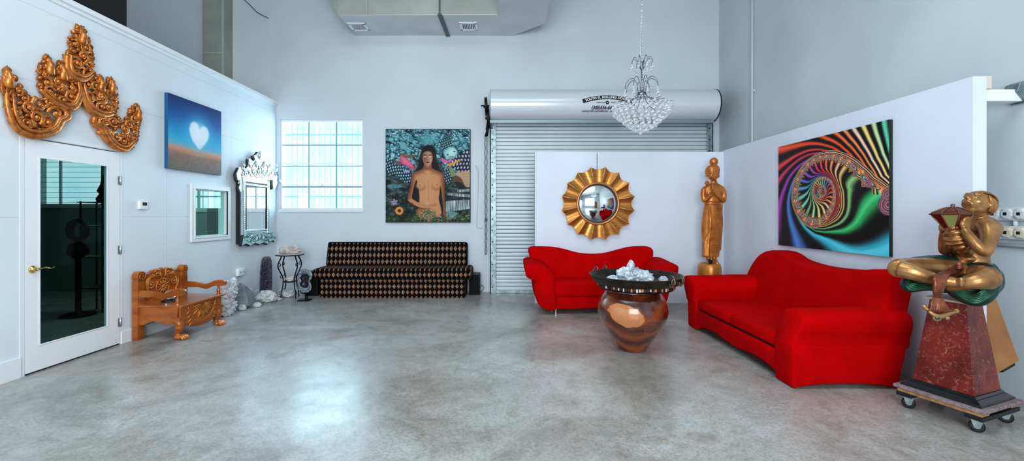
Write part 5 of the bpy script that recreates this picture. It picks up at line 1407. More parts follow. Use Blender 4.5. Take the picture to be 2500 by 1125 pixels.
fp = thing('fractal_canvas', (XPR-.04, (Yl+Yr)/2, zb0), 'colourful canvas print of a rainbow spiral on the partition behind the long red sofa', 'painting')
xf_ = XPR-.035
canvas_mesh('printed_canvas', cv.C, Vector((xf_, Yl, zt0)), Vector((0, Yr-Yl, 0)), Vector((0, 0, zb0-zt0)), fp, paint_mat('fractal_print', .35))
mb = MB(); mb.box(xf_+.0006, XPR-.001, Yr, Yl, zb0, zt0); mb.build('stretcher_edge', mat('black_canvas_edge', (16, 22, 28), .5), fp)

# ================================================================== SUNBURST MIRROR
M_gold = mat('brushed_gold', (200, 136, 66), .30, .75, var=(170, 106, 46), scale=6, stretch=(1, 1, 6), contrast=(.3, .7))
M_gold_edge = mat('pale_gold_edge', (232, 176, 118), .35, .6)
sm = thing('sunburst_mirror', P(1458, 590, 6.70), 'round convex mirror in a scalloped gold sunburst frame, hanging above the red loveseat', 'mirror')
c = P(1458, 497, 6.72); R1 = 90*6.68/F; R0 = 50*6.68/F; NP = 16
def spt(r, a, h): return Vector((c.x+r*math.sin(a), c.y-h, c.z+r*math.cos(a)))
for k in range(NP):
    a0 = 2*PI*(k-.5)/NP + .0; a1 = a0+2*PI/NP
    mb = MB()
    def fn(u, v, a0=a0, a1=a1):
        a = a0+(a1-a0)*u; sc = 4*u*(1-u)
        r = R0 + (R1*(1-.085*sc)-R0)*v
        return spt(r, a, .055 + .030*v - (.018+.034*v)*sc*.9 )
    mb.grid(fn, 10, 8)
    mb.build('scallop', M_gold, sm, nrm=False)
mb = MB()
for k in range(NP):
    a0 = 2*PI*(k-.5)/NP; mb.tube([spt(R0, a0, .056), spt(R1, a0, .087)], .0055, 6)
    mb.tube([spt(R1*(1-.085*4*u*(1-u)), a0+2*PI/NP*u, .086-(.052)*4*u*(1-u)*.9) for u in np.linspace(0, 1, 9)], .004, 5)
mb.build('scallop_edge', M_gold_edge, sm)
mb = MB(); mb.lathe([(R1*.55, -.018), (R1*.90, -.015), (R1*.85, -.004), (R1*.5, .0)], 48, c+Vector((0, 0, 0)), ax=(0, -1, 0)); mb.build('backing_disc', M_mdark, sm)
mb = MB(); mb.lathe([(R0+.016, .03), (R0+.016, .07), (R0+.004, .082), (R0-.012, .080), (R0-.020, .060), (R0-.022, .04)], 64, c, ax=(0, -1, 0), cap=False); mb.build('inner_ring', mat('rose_gold_ring', (206, 140, 92), .28, .7), sm)
mb = MB(); mb.lathe([(R0-.015, .045), (R0-.024, .066), (R0-.030, .050)], 64, c, ax=(0, -1, 0), cap=False); mb.build('dark_fillet', M_mdark, sm)
mb = MB(); rm = R0-.022; sag = .085
prof = [(rm*math.sin(t)/math.sin(.75) if t > 0 else 0.0001, .045 + sag*(math.cos(t)-math.cos(.75))/(1-math.cos(.75))*.75) for t in np.linspace(.75, 0, 24)]
mb.lathe(prof, 64, c, ax=(0, -1, 0), cap=False); mb.build('convex_glass', M_mirror, sm)
mb = MB(); top_ = Vector((c.x, YPB-.012, 2.43)); chain(mb, top_, spt(R1*.9, 0, .0), .035, .0025, .008); mb.build('hanging_chain', mat('grey_chain', (150, 150, 155), .35, .8), sm)

# ================================================================== RED SOFAS
M_red = mat('red_velvet', (186, 0, 3), .95, var=(174, 0, 3), scale=6, spec=.05)
M_red2 = M_red
ls = thing('red_loveseat', (1.36, 6.2, 0), 'small red upholstered loveseat with flared arms under the sunburst mirror', 'sofa')
def zx(px, py, Y): p = P(px, py, Y); return (p.x, p.z)
bo = [(105,185),(112,165),(130,152),(160,149),(300,152),(380,163),(450,180),(560,207),(680,214),(780,205),(900,175),(980,156),(1050,149),(1140,149),(1168,165),(1180,190),(1172,250),(1160,300),(1140,420)]
pts = [zx(1260+x/3.515, 560+y/3.515, 6.45) for x, y in bo] + [(1.36+.90, .30), (1.36-.90, .30)] + [zx(1302, 682, 6.45), zx(1298, 645, 6.45)]
pts = [(p.x, p.y) for p in spline([(x, z, 0) for x, z in pts[:19]], 3)] + pts[19:]
mb = MB(); mb.prism([(x, 6.36, z) for x, z in pts], (0, .20, 0))
mb.v = [(v[0], v[1]+(v[2]-.4)*.16, v[2]) for v in mb.v]
mb.build('backrest', M_red, ls, .045, 4)
am_ = [(75,330),(82,310),(110,299),(165,298),(220,308),(265,330),(300,360),(325,395),(340,430),(343,475),(336,520),(338,560),(345,690),(245,688),(215,668),(190,640),(172,600),(162,555),(156,505),(158,465),(172,455),(130,432),(100,415),(84,395)]
axz = [zx(1260+x/3.515, 560+y/3.515, 5.92) for x, y in am_]
axz = [(p.x, p.y) for p in spline([(x, z, 0) for x, z in axz], 3, True)]
for s in (1, -1):
    mb = MB(); fr = [((x if s > 0 else 2*1.36-x), z) for x, z in axz]
    n = len(fr); secs = []
    for (Yv, ins, rise) in ((5.90, .045, -.0), (5.915, .015, 0), (5.95, 0, .0), (6.15, .0, .015), (6.35, .0, .03), (6.52, .0, .04)):
        cx_ = sum(p[0] for p in fr)/n; cz_ = sum(p[1] for p in fr)/n
        secs.append([Vector((x+(cx_-x)*ins*2, Yv, z+(cz_-z)*ins*1.2+(rise if z > .45 else 0))) for x, z in fr])
    vs = [p for sec in secs for p in sec]; fs = [tuple(range(n))] + [tuple(range(len(secs)*n-1, len(secs)*n-n-1, -1))]
    for i in range(len(secs)-1):
        for k in range(n): fs.append((i*n+k, i*n+(k+1) % n, (i+1)*n+(k+1) % n, (i+1)*n+k))
    mb.add(vs, fs, True); mb.build('arm', M_red, ls)
xi0, xi1 = P(1356, 0, 5.95).x-.03, 2*1.36-P(1356, 0, 5.95).x+.03
mb = MB(); mb.box(xi0, xi1, 5.93, 6.42, .26, .475); mb.build('seat_cushion', M_red, ls, .035, 4)
mb = MB(); mb.prism([(xi0-.03, 5.965, .08), (xi0+.1, 5.965, .075), (1.36, 5.965, .09), (xi1-.1, 5.965, .075), (xi1+.03, 5.965, .08), (xi1+.03, 5.965, .27), (xi0-.03, 5.965, .27)], (0, .55, 0)); mb.build('base', M_red, ls, .015, 3)
for (x, y) in ((.72, 6.02), (2.0, 6.02), (.72, 6.5), (2.0, 6.5)):
    mb = MB(); mb.lathe([(.016, 0), (.013, .03), (.018, .055), (.022, .095)], 14, (x, y, 0)); mb.build('leg', M_chrome, ls)

# ---- long sofa along the right partition
bs = thing('red_sofa', (2.85, 4.3, 0), 'long red two-cushion sofa with a curved back along the white partition', 'sofa')
bk = [(530,290),(545,235),(560,200),(578,170),(600,150),(625,139),(650,135),(685,137),(720,145),(760,163),(800,190),(850,210),(900,225),(950,237),(1000,246),(1060,254),(1130,260)]
XBK = 3.20
yz = []
for x, y in bk:
    p = RP(1640+x/2.679, 560+y/2.679, 0, XBK); yz.append((p.y, p.z))
yz += [(3.78, .925), (3.64, .950), (3.56, .955), (3.49, .935), (3.45, .90), (3.43, .80), (3.43, .12), (5.36, .12), (5.36, .60)]
yz = [(p.x, p.y) for p in spline([(a, b, 0) for a, b in yz[:-3]], 2)] + yz[-3:]
mb = MB(); mb.prism([(3.06, a, b) for a, b in yz], (.22, 0, 0)); mb.v = [(v[0]+(v[2]-.45)*.22, v[1], v[2]) for v in mb.v]
mb.build('backrest', M_red, bs, .05, 4)
# arms: outline in (Y,Z) swept along X, front rounded
def arm(side):
    if side == 'near':
        o = [(3.64, .33), (3.64, .40), (3.655, .50), (3.64, .57), (3.60, .615), (3.53, .635), (3.46, .63), (3.40, .60), (3.375, .55), (3.38, .48), (3.40, .42), (3.405, .36), (3.41, .33)]
    else:
        o = [(5.14, .33), (5.14, .40), (5.12, .50), (5.14, .58), (5.18, .63), (5.26, .655), (5.34, .65), (5.40, .61), (5.42, .55), (5.41, .48), (5.39, .40), (5.375, .36), (5.37, .33)]
    o = [(p.x, p.y) for p in spline([(a, b, 0) for a, b in o], 3)]
    n = len(o); cy_ = sum(a for a, b in o)/n; cz_ = sum(b for a, b in o)/n; secs = []
    for i, (x, ins) in enumerate(((2.325, .10), (2.332, .04), (2.36, .0), (2.55, 0), (2.9, 0), (3.15, 0), (3.27, .0), (3.295, .05))):
        secs.append([Vector((x+ (max(0, b-.3)*(.26 if side == 'near' else -.10) if x < 2.6 else 0), a+(cy_-a)*ins, b+(cz_-b)*ins*.7 + (.012 if x > 2.8 and b > .5 else 0))) for a, b in o])
    mb = MB(); vs = [p for s_ in secs for p in s_]; fs = [tuple(range(n)), tuple(range(len(secs)*n-1, len(secs)*n-n-1, -1))]
    for i in range(len(secs)-1):
        for k in range(n): fs.append((i*n+k, i*n+(k+1) % n, (i+1)*n+(k+1) % n, (i+1)*n+k))
    mb.add(vs, fs, True); return mb
arm('far').build('arm', M_red, bs); arm('near').build('arm', M_red, bs)
# skirts with arched lower edges
def arch(a, b, zc, zk, zt, n=14): return [(a+(b-a)*i/n, zc+(zk-zc)*math.sin(PI*i/n)**.7) for i in range(n+1)] + [(b, zt), (a, zt)]
for y_s, y_t in ((3.402, .235), (5.14, .232)):
    n = 14; pts = [(2.342+(3.20-2.342)*i/n, .005+.04*math.sin(PI*i/n)**.7) for i in range(n+1)] + [(3.275, .36), (2.332, .36)]
    mb = MB(); mb.prism([(x, y_s, z) for x, z in pts], (0, y_t, 0)); mb.build('side_skirt', M_red, bs, .016, 3)
fr_ = [(3.62, .05), (3.70, .080), (3.85, .10), (4.05, .095), (4.25, .075), (4.45, .08), (4.65, .10), (4.85, .095), (5.05, .06), (5.16, .03)]
fr_ = [(p.x, p.y) for p in spline([(a, b, 0) for a, b in fr_], 4)]
mb = MB(); mb.prism([(2.345, a, b) for a, b in fr_] + [(2.345, 5.16, .25), (2.345, 3.62, .25)], (.06, 0, 0)); mb.build('front_skirt', M_red, bs, .012, 3)
mb = MB(); mb.box(2.375, 3.2, 3.48, 5.30, .05, .262); mb.build('base', mat('sofa_gap_shade', (60, 8, 8), .9), bs)
ym_ = F*2.35/(1779-CX)
for a, b in ((3.645, ym_-.003), (ym_+.003, 5.14)):
    mb = MB(); mb.box(2.345, 3.12, a+.004, b-.004, .268, .385); mb.v = [(v[0]+(.012 if v[2] > .3 else 0), v[1], v[2]+(.012 if v[0] > 2.7 and v[2] > .3 else 0)) for v in mb.v]
    mb.build('seat_cushion', M_red, bs, .035, 4)

# ================================================================== TABLE: wooden vase with an iron pan
tb = thing('vase_table', (1.35, 4.45, 0), 'glossy turned wooden urn with a pale heartwood patch, carrying the dark iron pan', 'table')
TX, TY = 1.345, 4.45
m = mat('turned_walnut', (120, 58, 28), .22, coat=.8)
N, L, b = nodes(m); tc = N.new('ShaderNodeTexCoord'); geo = N.new('ShaderNodeNewGeometry')
mp = N.new('ShaderNodeMapping'); mp.inputs['Location'].default_value = (.2, .1, 0); mp.inputs['Rotation'].default_value = (.5, .35, 0); L.new(tc.outputs['Object'], mp.inputs[0])
wv_ = N.new('ShaderNodeTexWave'); wv_.wave_type = 'RINGS'; wv_.inputs['Scale'].default_value = 1.6; wv_.inputs['Distortion'].default_value = 9; wv_.inputs['Detail'].default_value = 4; wv_.inputs['Detail Roughness'].default_value = .6; L.new(mp.outputs[0], wv_.inputs['Vector'])
r = N.new('ShaderNodeValToRGB'); L.new(wv_.outputs['Fac'], r.inputs['Fac']); e = r.color_ramp.elements
e[0].color = rgb(66, 26, 16); e[1].color = rgb(136, 66, 30); x = e.new(.3); x.color = rgb(100, 42, 22); x = e.new(.7); x.color = rgb(112, 50, 26)
nz_ = N.new('ShaderNodeTexNoise'); nz_.inputs['Scale'].default_value = 3; nz_.inputs['Distortion'].default_value = 1.5; L.new(tc.outputs['Object'], nz_.inputs['Vector'])
def patch(cx_, cz_, rx, rz, ax_=0, wob=.35):
    """heartwood patch: an ellipse on the front of the urn, in the urn's own coordinates"""
    sp = N.new('ShaderNodeSeparateXYZ'); L.new(tc.outputs['Object'], sp.inputs[0])
    a = math_node(N, L, 'DIVIDE', math_node(N, L, 'SUBTRACT', sp.outputs[0], cx_), rx); c_ = math_node(N, L, 'DIVIDE', math_node(N, L, 'SUBTRACT', math_node(N, L, 'ADD', sp.outputs[2], math_node(N, L, 'MULTIPLY', sp.outputs[0], ax_)), cz_), rz)
    d = math_node(N, L, 'SQRT', math_node(N, L, 'ADD', math_node(N, L, 'MULTIPLY', a, a), math_node(N, L, 'MULTIPLY', c_, c_)))
    d = math_node(N, L, 'ADD', d, math_node(N, L, 'MULTIPLY', math_node(N, L, 'SUBTRACT', nz_.outputs['Fac'], .5), wob))
    return math_node(N, L, 'MULTIPLY', math_node(N, L, 'LESS_THAN', d, 1.0), math_node(N, L, 'LESS_THAN', sp.outputs[1], 0.0)), d
p1, d1_ = patch(-.15, .405, .150, .108, .12, .9)
p2, d2_ = patch(.09, .29, .075, .05, .0, .8)
rw = N.new('ShaderNodeValToRGB'); L.new(math_node(N, L, 'FRACT', math_node(N, L, 'MULTIPLY', d1_, 4.0)), rw.inputs['Fac']); rw.color_ramp.elements[0].color = rgb(196, 126, 76); rw.color_ramp.elements[1].color = rgb(188, 116, 68)
mx = N.new('ShaderNodeMix'); mx.data_type = 'RGBA'; L.new(p1, mx.inputs['Factor']); L.new(r.outputs['Color'], mx.inputs[6]); L.new(rw.outputs['Color'], mx.inputs[7])
rk_ = N.new('ShaderNodeValToRGB'); L.new(math_node(N, L, 'FRACT', math_node(N, L, 'MULTIPLY', d2_, 3.0)), rk_.inputs['Fac']); rk_.color_ramp.elements[0].color = rgb(50, 20, 12); rk_.color_ramp.elements[1].color = rgb(120, 56, 28)
mx2 = N.new('ShaderNodeMix'); mx2.data_type = 'RGBA'; L.new(p2, mx2.inputs['Factor']); L.new(mx.outputs[2], mx2.inputs[6]); L.new(rk_.outputs['Color'], mx2.inputs[7])
L.new(mx2.outputs[2], b.inputs['Base Color']); M_urn = m
prof = [(.135, 0), (.150, .006), (.165, .03), (.205, .10), (.262, .18), (.318, .27), (.350, .35), (.362, .41), (.358, .46), (.345, .505), (.322, .555), (.290, .595), (.270, .620), (.268, .640)]
pp = spline([(a, 0, z) for a, z in prof], 4); prof = [(p.x, p.z) for p in pp]
mb = MB(); mb.lathe(prof, 72, (TX, TY, 0)); mb.build('urn', M_urn, tb)
# iron pan with studded lower band
pn = thing('iron_pan', (TX+.02, TY, .64), 'wide round dark iron pan with curled ring handles resting on the wooden urn', 'pan')
PX, PY = TX+.035, TY
M_iron = mat('pan_iron', (58, 50, 44), .42, .65, var=(34, 30, 28), scale=12, bump=.35, bscale=30)
mb = MB(); mb.lathe([(.20, .690), (.386, .693), (.428, .706), (.462, .752), (.480, .784), (.486, .790), (.480, .794), (.468, .784), (.450, .752), (.418, .722), (.388, .712), (.001, .708)], 72, (PX, PY, 0)); mb.build('pan_bowl', M_iron, pn)
rnd = random.Random(2); inl = [mat('bone_inlay', (214, 196, 190), .35), mat('dark_inlay', (46, 34, 30), .35), mat('tan_inlay', (190, 128, 92), .35)]
for k in range(96):
    a = 2*PI*k/96; h = rnd.uniform(.022, .036); w = rnd.uniform(.006, .011)
    c_ = Vector((PX+.392*math.cos(a), PY+.392*math.sin(a), .694-h/2+.004)); R_ = Matrix.Rotation(a, 3, 'Z')
    mb = MB(); mb.obox(c_, (.010, w*2, h), R_); mb.build('inlay_piece', inl[rnd.choice([0, 1, 1, 1, 2])], pn)
mb = MB(); mb.lathe([(.262, .641), (.386, .652), (.388, .690), (.262, .690)], 60, (PX, PY, 0)); mb.build('pan_foot_band', M_black_metal, pn)
M_ring = mat('worn_iron_ring', (112, 104, 92), .38, .8, bump=.2, bscale=60)
for an in (-62, -42, 118, 138):
    a = math.radians(an); u = Vector((math.cos(a), math.sin(a), 0)); t_ = Vector((-u.y, u.x, 0)); b0 = Vector((PX, PY, 0))
    mb = MB()
    mb.obox(b0+u*.468+Vector((0, 0, .738)), (.012, .055, .042), Matrix.Rotation(a, 3, 'Z'))
    mb.tube(spline([b0+u*.476+Vector((0, 0, .735)), b0+u*.495+Vector((0, 0, .748)), b0+u*.502+Vector((0, 0, .785)), b0+u*.492+Vector((0, 0, .822)), b0+u*.468+Vector((0, 0, .832)), b0+u*.448+Vector((0, 0, .82)), b0+u*.452+t_*.01+Vector((0, 0, .80))], 5), taper(.0075, .006, 31), 8)
    mb.tube([b0+u*.495+t_*.026*math.cos(q)+Vector((0, 0, .775+.028*math.sin(q))) for q in np.linspace(0, 2*PI, 18, endpoint=False)], .006, 7, closed=True)
    mb.ell(b0+u*.48+t_*.0+Vector((0, 0, .725)), .009, nu=10, nv=8)
    mb.build('handle_ring', M_ring, pn)
M_icy = mat('icy_quartz', (214, 226, 236), .22, 0, var=(126, 142, 156), scale=9, trans=.1, bump=.7, bscale=18, coat=.5, contrast=(.32, .58))
mb = MB(); c0 = Vector((PX-.03, PY+.02, .715)); 
rock(mb, c0+Vector((-.070, 0, .05)), (.095, .09, .095), 31, .26, 4, 3.2); rock(mb, c0+Vector((.095, .02, .03)), (.13, .10, .085), 33, .26, 4, 3.0); rock(mb, c0+Vector((.0, .03, .12)), (.045, .05, .095), 35, .14, 4, 1.6); rock(mb, c0+Vector((.03, -.02, .07)), (.075, .075, .075), 37, .25, 4, 3)
mb.v = [(v[0], v[1], max(v[2], .7135)) for v in mb.v]
tag(mb.build('ice_quartz_boulder', M_icy), 'large jagged blue-white quartz crystal with a peak, lying in the middle of the iron pan', 'crystal')
for (dx, dy, r_, s, lb) in ((-.235, -.03, .055, 41, 'small white crystal chunk in the pan at the loveseat arm end of the big quartz'), (.31, -.02, .040, 43, 'tiny white crystal chunk in the pan near the paired ring handles')):
    mb = MB(); cluster(mb, (PX-.02+dx, PY+dy, .735), (r_*1.4, r_, r_), s, 16, .014, .03, floor=.7135); tag(mb.build('crystal_chunk', M_icy), lb, 'crystal')
mb = MB(); rock(mb, (P(1589, 845, 4.6).x, 4.62, .008), (.012, .010, .010), 3); tag(mb.build('stone_chip', M_quartz), 'tiny pale stone chip on the floor beside the urn foot', 'stone')
# ================================================================== CHANDELIER
cd = thing('chandelier', (0, 0, 0), 'crystal chandelier on a chain hanging in front of the roller door hood', 'chandelier')
QX, QY = P(1567, 0, 4.5).x, 4.5
def cz(py): return CH+(CY-py)*QY/F
cd.location = (QX, QY, cz(325))
k_ = QY/F                                   # metres per pixel there
M_cchrome = mat('chandelier_chrome', (120, 124, 128), .18, 1.0)
M_cry = mat('clear_crystal', (250, 252, 253), .02, 0, trans=.90, ior=1.5, coat=.3)
mb = MB(); chain(mb, (QX, QY, ZC-.02), (QX, QY, cz(150)), .042, .0032, .010); mb.build('hanging_chain', mat('chandelier_chain', (176, 180, 186), .25, .7), cd)
mb = MB(); mb.tube(spline([(QX+.008, QY, ZC-.02), (QX-.006, QY, 5.0), (QX+.007, QY, 4.0), (QX-.012, QY, cz(120)), (QX, QY, cz(146))], 8), .003, 6); mb.build('power_cord', mat('clear_cord', (200, 204, 208), .3), cd)
mb = MB(); mb.lathe([(.012, cz(228)), (.010, cz(170)), (.022, cz(168)), (.022, cz(165)), (.009, cz(160)), (.009, cz(150))], 16, (QX, QY, 0)); mb.lathe([(.05, cz(238)), (.055, cz(232)), (.04, cz(226)), (.012, cz(222))], 20, (QX, QY, 0)); mb.lathe([(.022, cz(168)), (.024, cz(165)), (.012, cz(163))], 16, (QX, QY, 0)); mb.build('centre_column', M_cchrome, cd)
def arc_arm(a, pts, r0):
    ca, sa = math.cos(a), math.sin(a)
    return [Vector((QX+ca*r*k_, QY+sa*r*k_, cz(y))) for r, y in pts], r0
drops = []          # (position, radius)
nA = 8
for k in range(nA):
    a = 2*PI*k/nA+.2; mb = MB()
    p, _ = arc_arm(a, [(3, 167), (8, 158), (14, 145), (19, 141), (24, 147), (26, 158)], 0); mb.tube(spline(p, 5), .0035, 6); e_ = p[-1]
    drops += [(e_+Vector((0, 0, -.012)), .011), (e_+Vector((0, 0, -.040)), .015), (p[3]+Vector((0, 0, -.05)), .010)]
    mb.build('upper_arm', M_cchrome, cd)
for k in range(nA):
    a = 2*PI*k/nA; mb = MB()
    p, _ = arc_arm(a, [(9, 230), (11, 212), (15, 198), (22, 192), (32, 195), (39, 205), (41, 218)], 0); mb.tube(spline(p, 5), .0038, 6); e_ = p[-1]
    drops += [(e_+Vector((0, 0, -.012)), .011), (e_+Vector((0, 0, -.036)), .013), (e_+Vector((.004, 0, -.064)), .016)]
    mb.build('middle_arm', M_cchrome, cd)
# lower spray of chrome arms
for k in range(18):
    a = 2*PI*k/18+.1; mb = MB()
    R_e = 70 if k % 2 == 0 else 58
    p, _ = arc_arm(a, [(6, 229), (16, 236), (30, 246), (46, 252), (R_e+4, 256 if k % 2 == 0 else 253)], 0); mb.tube(spline(p, 4), .0035, 6); mb.build('lower_arm', M_cchrome, cd)
rows = [(70, 262, 30), (64, 270, 26), (66, 277, 26), (57, 284, 24), (50, 291, 20), (43, 298, 18), (34, 305, 14), (25, 312, 10), (14, 318, 6), (3, 324, 1)]
rnd = random.Random(8); small = []
for i, (r, y, n) in enumerate(rows):
    for j in range(n):
        a = 2*PI*(j+.5*(i % 2))/n; p = Vector((QX+r*k_*math.cos(a), QY+r*k_*math.sin(a), cz(y)+rnd.uniform(-.006, .006)))
        drops.append((p, .0175 if i > 0 else .015))
# strings of tiny beads
for k in range(6):
    a = 2*PI*k/6+.3
    for q in range(9): small.append((Vector((QX+math.cos(a)*14*k_, QY+math.sin(a)*14*k_, cz(172+q*6))), .0055))
for i in range(24):
    a = 2*PI*i/24
    for q in range(6):
        t = q/6; r = 10+(60-10)*t; y = 236+(282-236)*t*t; small.append((Vector((QX+r*k_*math.cos(a), QY+r*k_*math.sin(a), cz(y))), .008))
for i in range(60):
    a = rnd.uniform(0, 2*PI); r = rnd.uniform(.0, .95); y = rnd.uniform(262, 312); R_ = 66*(1-(y-262)/64)*r; small.append((Vector((QX+R_*k_*math.cos(a), QY+R_*k_*math.sin(a), cz(y))), .011))
mbp = MB(); mbp.ell((0, 0, 0), (1, 1, 1.12), nu=10, nv=7)
drops.sort(key=lambda d: (-d[1], d[0].y)); drops.sort(key=lambda d: d[0].y)
base_me = None; inv = wmat(cd).inverted()
for i, (p, r) in enumerate(drops[:96]):
    if base_me is None:
        o = mbp.build('crystal_drop', M_cry, cd); base_me = o.data
        for v in base_me.vertices: v.co = (v.co + wmat(cd).to_translation())
    else:
        o = bpy.data.objects.new('crystal_drop', base_me); COL.objects.link(o); o.parent = cd
    o.location = inv @ p; o.scale = (r, r, r)
mb = MB()
for p, r in drops[96:]+small: mb.ell(p, (r, r, r*1.1), nu=8, nv=6)
o = mb.build('crystal_beads', M_cry, cd); o['kind'] = 'stuff'

# ================================================================== STANDING GOLD FIGURE
SY = 6.35
M_goldw = mat('gold_painted_wood', (206, 128, 58), .34, .55, var=(168, 92, 34), scale=7, bump=.15, bscale=30)
M_goldb = mat('gold_stump', (206, 140, 66), .34, .55, var=(176, 100, 40), scale=5, bump=.3, bscale=10)
sg = thing('standing_figure', P(1735, 0, SY), 'tall slim gold wooden figure of a praying woman on a stump in the corner', 'statue')
sg.location.z = 0
def z(zx, zy, d=0.0): return P(1340+zx/3.309, 360+zy/3.309, SY) + Vector((0, -d, 0))
u = SY/F/3.309
mb = MB()
def seg(mb, pts, n=14, fl=1.0):
    """pts: (zoom x, zoom y, towards viewer m, radius in zoom px); fl flattens front to back"""
    P_ = spline([z(a, b, d) for a, b, d, r in pts], 5); R_ = [p.x for p in spline([(r*u, 0, 0) for a, b, d, r in pts], 5)]
    mb.tube(P_, R_, n, flat=1.0, N0=(1, 0, 0))
    return mb
def wide(mb, rows, n=28):
    """rows of horizontal ellipses: (cx, y, halfwidth px, depth m, front offset m)"""
    rr = [spline([(r[i], 0, 0) for r in rows], 6) for i in range(5)]
    vs = []; m = len(rr[0])
    for i in range(m):
        cx_, y_, hw, dp, fo_ = [rr[q][i].x for q in range(5)]; c_ = z(cx_, y_, fo_)
        for k in range(n):
            a = 2*PI*k/n; vs.append(c_+Vector((hw*u*math.cos(a), dp*math.sin(a), 0)))
    fs = [tuple(range(n)), tuple(range(m*n-1, m*n-n-1, -1))]
    for i in range(m-1):
        for k in range(n): fs.append((i*n+k, i*n+(k+1) % n, (i+1)*n+(k+1) % n, (i+1)*n+k))
    mb.add(vs, fs, True); return mb
wide(mb, [(1332, 268, 22, .040, 0), (1332, 290, 32, .045, 0), (1332, 303, 58, .054, 0), (1332, 318, 76, .062, 0), (1332, 338, 82, .068, 0), (1330, 370, 74, .075, .005), (1326, 410, 56, .068, .0), (1322, 445, 56, .068, 0), (1320, 480, 64, .074, 0)])
mb.ell(z(1300, 372, .065), (.030, .026, .030)); mb.ell(z(1358, 372, .065), (.030, .026, .030))
seg(mb, [(1330, 262, .0, 22), (1330, 290, 0, 23)])
# head: skull, face, ears, nose, lips, brow
mb.ell(z(1324, 200, .0), (.098*u/u*.098/.098*.0+52*u, .085, 62*u)); mb.ell(z(1318, 228, .035), (40*u, .050, 42*u)); mb.ell(z(1316, 252, .052), (18*u, .022, 13*u))
mb.tube([z(1306, 205, .080), z(1303, 222, .098), z(1303, 232, .094)], [.006, .008, .012], 8); mb.ell(z(1303, 232, .092), (.015, .012, .008))
mb.ell(z(1306, 244, .082), (.019, .010, .006)); mb.ell(z(1306, 249, .080), (.015, .010, .005))
for dx in (-1, 1): mb.ell(z(1306+dx*20, 212, .078), (.016, .010, .008)); mb.tube([z(1306+dx*8, 200, .080), z(1306+dx*20, 195, .078), z(1306+dx*34, 200, .066)], .005, 6)
mb.ell(z(1372, 225, -.0), (.010, .022, .040)); mb.ell(z(1272, 220, .0), (.010, .022, .034))
# arms: shoulders, elbows, forearms to the joined palms
seg(mb, [(1268, 326, 0, 20), (1250, 350, .0, 22), (1245, 395, .01, 20), (1252, 428, .02, 19), (1272, 405, .06, 16), (1288, 382, .10, 12)])
seg(mb, [(1394, 326, 0, 21), (1410, 360, .0, 23), (1412, 405, .0, 22), (1402, 430, .02, 21), (1365, 405, .06, 18), (1325, 378, .10, 14), (1300, 362, .115, 11)])
for s in (-1, 1): seg(mb, [(1322+s*22, 470, 0, 40), (1318+s*22, 660, 0, 34), (1312+s*24, 870, 0, 26)])
# palms and fingers pointing up
mb.obox(z(1290, 352, .118), (.022, .026, .060), Matrix.Rotation(.12, 3, 'Y'));
for k in range(4):
    for s in (-1, 1):
        mb.tube([z(1290+s*3.5, 336, .112+.011*(k-1.5)), z(1290+s*3, 308, .116+.010*(k-1.5)), z(1291+s*2, 298-4*(k in (1, 2)), .116+.009*(k-1.5))], [.0068, .006, .005], 6)
for s in (-1, 1): mb.tube([z(1290+s*6, 356, .128), z(1290+s*7, 338, .142), z(1291+s*3, 326, .146)], [.008, .007, .006], 6)
# feet
for s in (-1, 1): mb.tube(spline([z(1312+s*24, 870, .0), z(1312+s*24, 900, .005), z(1310+s*26, 925, .05), z(1308+s*28, 932, .11)], 4), [.036]*4+[.034]*4+[.030]*4+[.022], 10)
mb.build('body', M_goldw, sg, remesh=.0075, smooth=3)
mb = MB(); wide(mb, [(1328, 140, 12, .03, 0), (1328, 150, 40, .06, -.005), (1326, 172, 54, .085, -.012), (1328, 200, 56, .085, -.03), (1332, 232, 46, .06, -.04), (1334, 250, 30, .035, -.04)])
mb.ell(z(1332, 115, .0), (34*u, 34*u*.9, 34*u)); mb.lathe([(.036, -.008), (.040, 0), (.036, .008)], 20, z(1330, 146)); 
mb.build('hair_bun', M_goldw, sg, remesh=.008, smooth=2)
mb = MB(); wide(mb, [(1322, 432, 60, .075, .0), (1322, 470, 66, .080, .0), (1322, 520, 76, .092, .0), (1320, 600, 84, .098, .0), (1316, 690, 82, .095, 0), (1312, 760, 74, .088, 0), (1308, 820, 70, .085, 0), (1304, 880, 68, .085, 0), (1303, 882, 66, .083, 0)])
# overlapping front fold and left hanging end
mb.prism([z(1275, 470, .088), z(1290, 620, .106), z(1278, 700, .104), z(1272, 880, .094), z(1236, 878, .06), z(1236, 760, .06), z(1270, 680, .09)], (0, .03, 0))
mb.build('long_skirt', M_goldw, sg, remesh=.009, smooth=2)
mb = MB()
def band(y, hw, dp, cx_, t=.006):
    mb.tube([z(cx_+hw*math.cos(a), y, 0)+Vector((0, -dp*math.sin(a), 0)) for a in np.linspace(0, PI, 20)], t, 6)
for y, hw, dp, cx_ in ((440, 63, .078, 1322), (458, 66, .082, 1322), (785, 74, .092, 1310), (800, 73, .091, 1309), (815, 72, .090, 1308), (830, 71, .089, 1307)): band(y, hw-1, dp+.013, cx_)
for y in (475, 490, 505): mb.tube([z(1330+(1384-1330)*t, y, .094*math.sqrt(max(0, 1-((1330+54*t-1322)/78)**2))+.008) for t in np.linspace(0, 1, 8)], .005, 6)
mb.tube([z(1290, 450, .085), z(1284, 560, .103), z(1278, 680, .104), z(1272, 880, .09)], .005, 6)
mb.build('skirt_trim', M_goldw, sg)
mb = MB(); mb.prism([z(1314, 520, .118), z(1380, 520, .092), z(1377, 570, .094), z(1314, 570, .120)], (0, .04, 0)); mb.build('sash_panel', M_goldw, sg, .004)
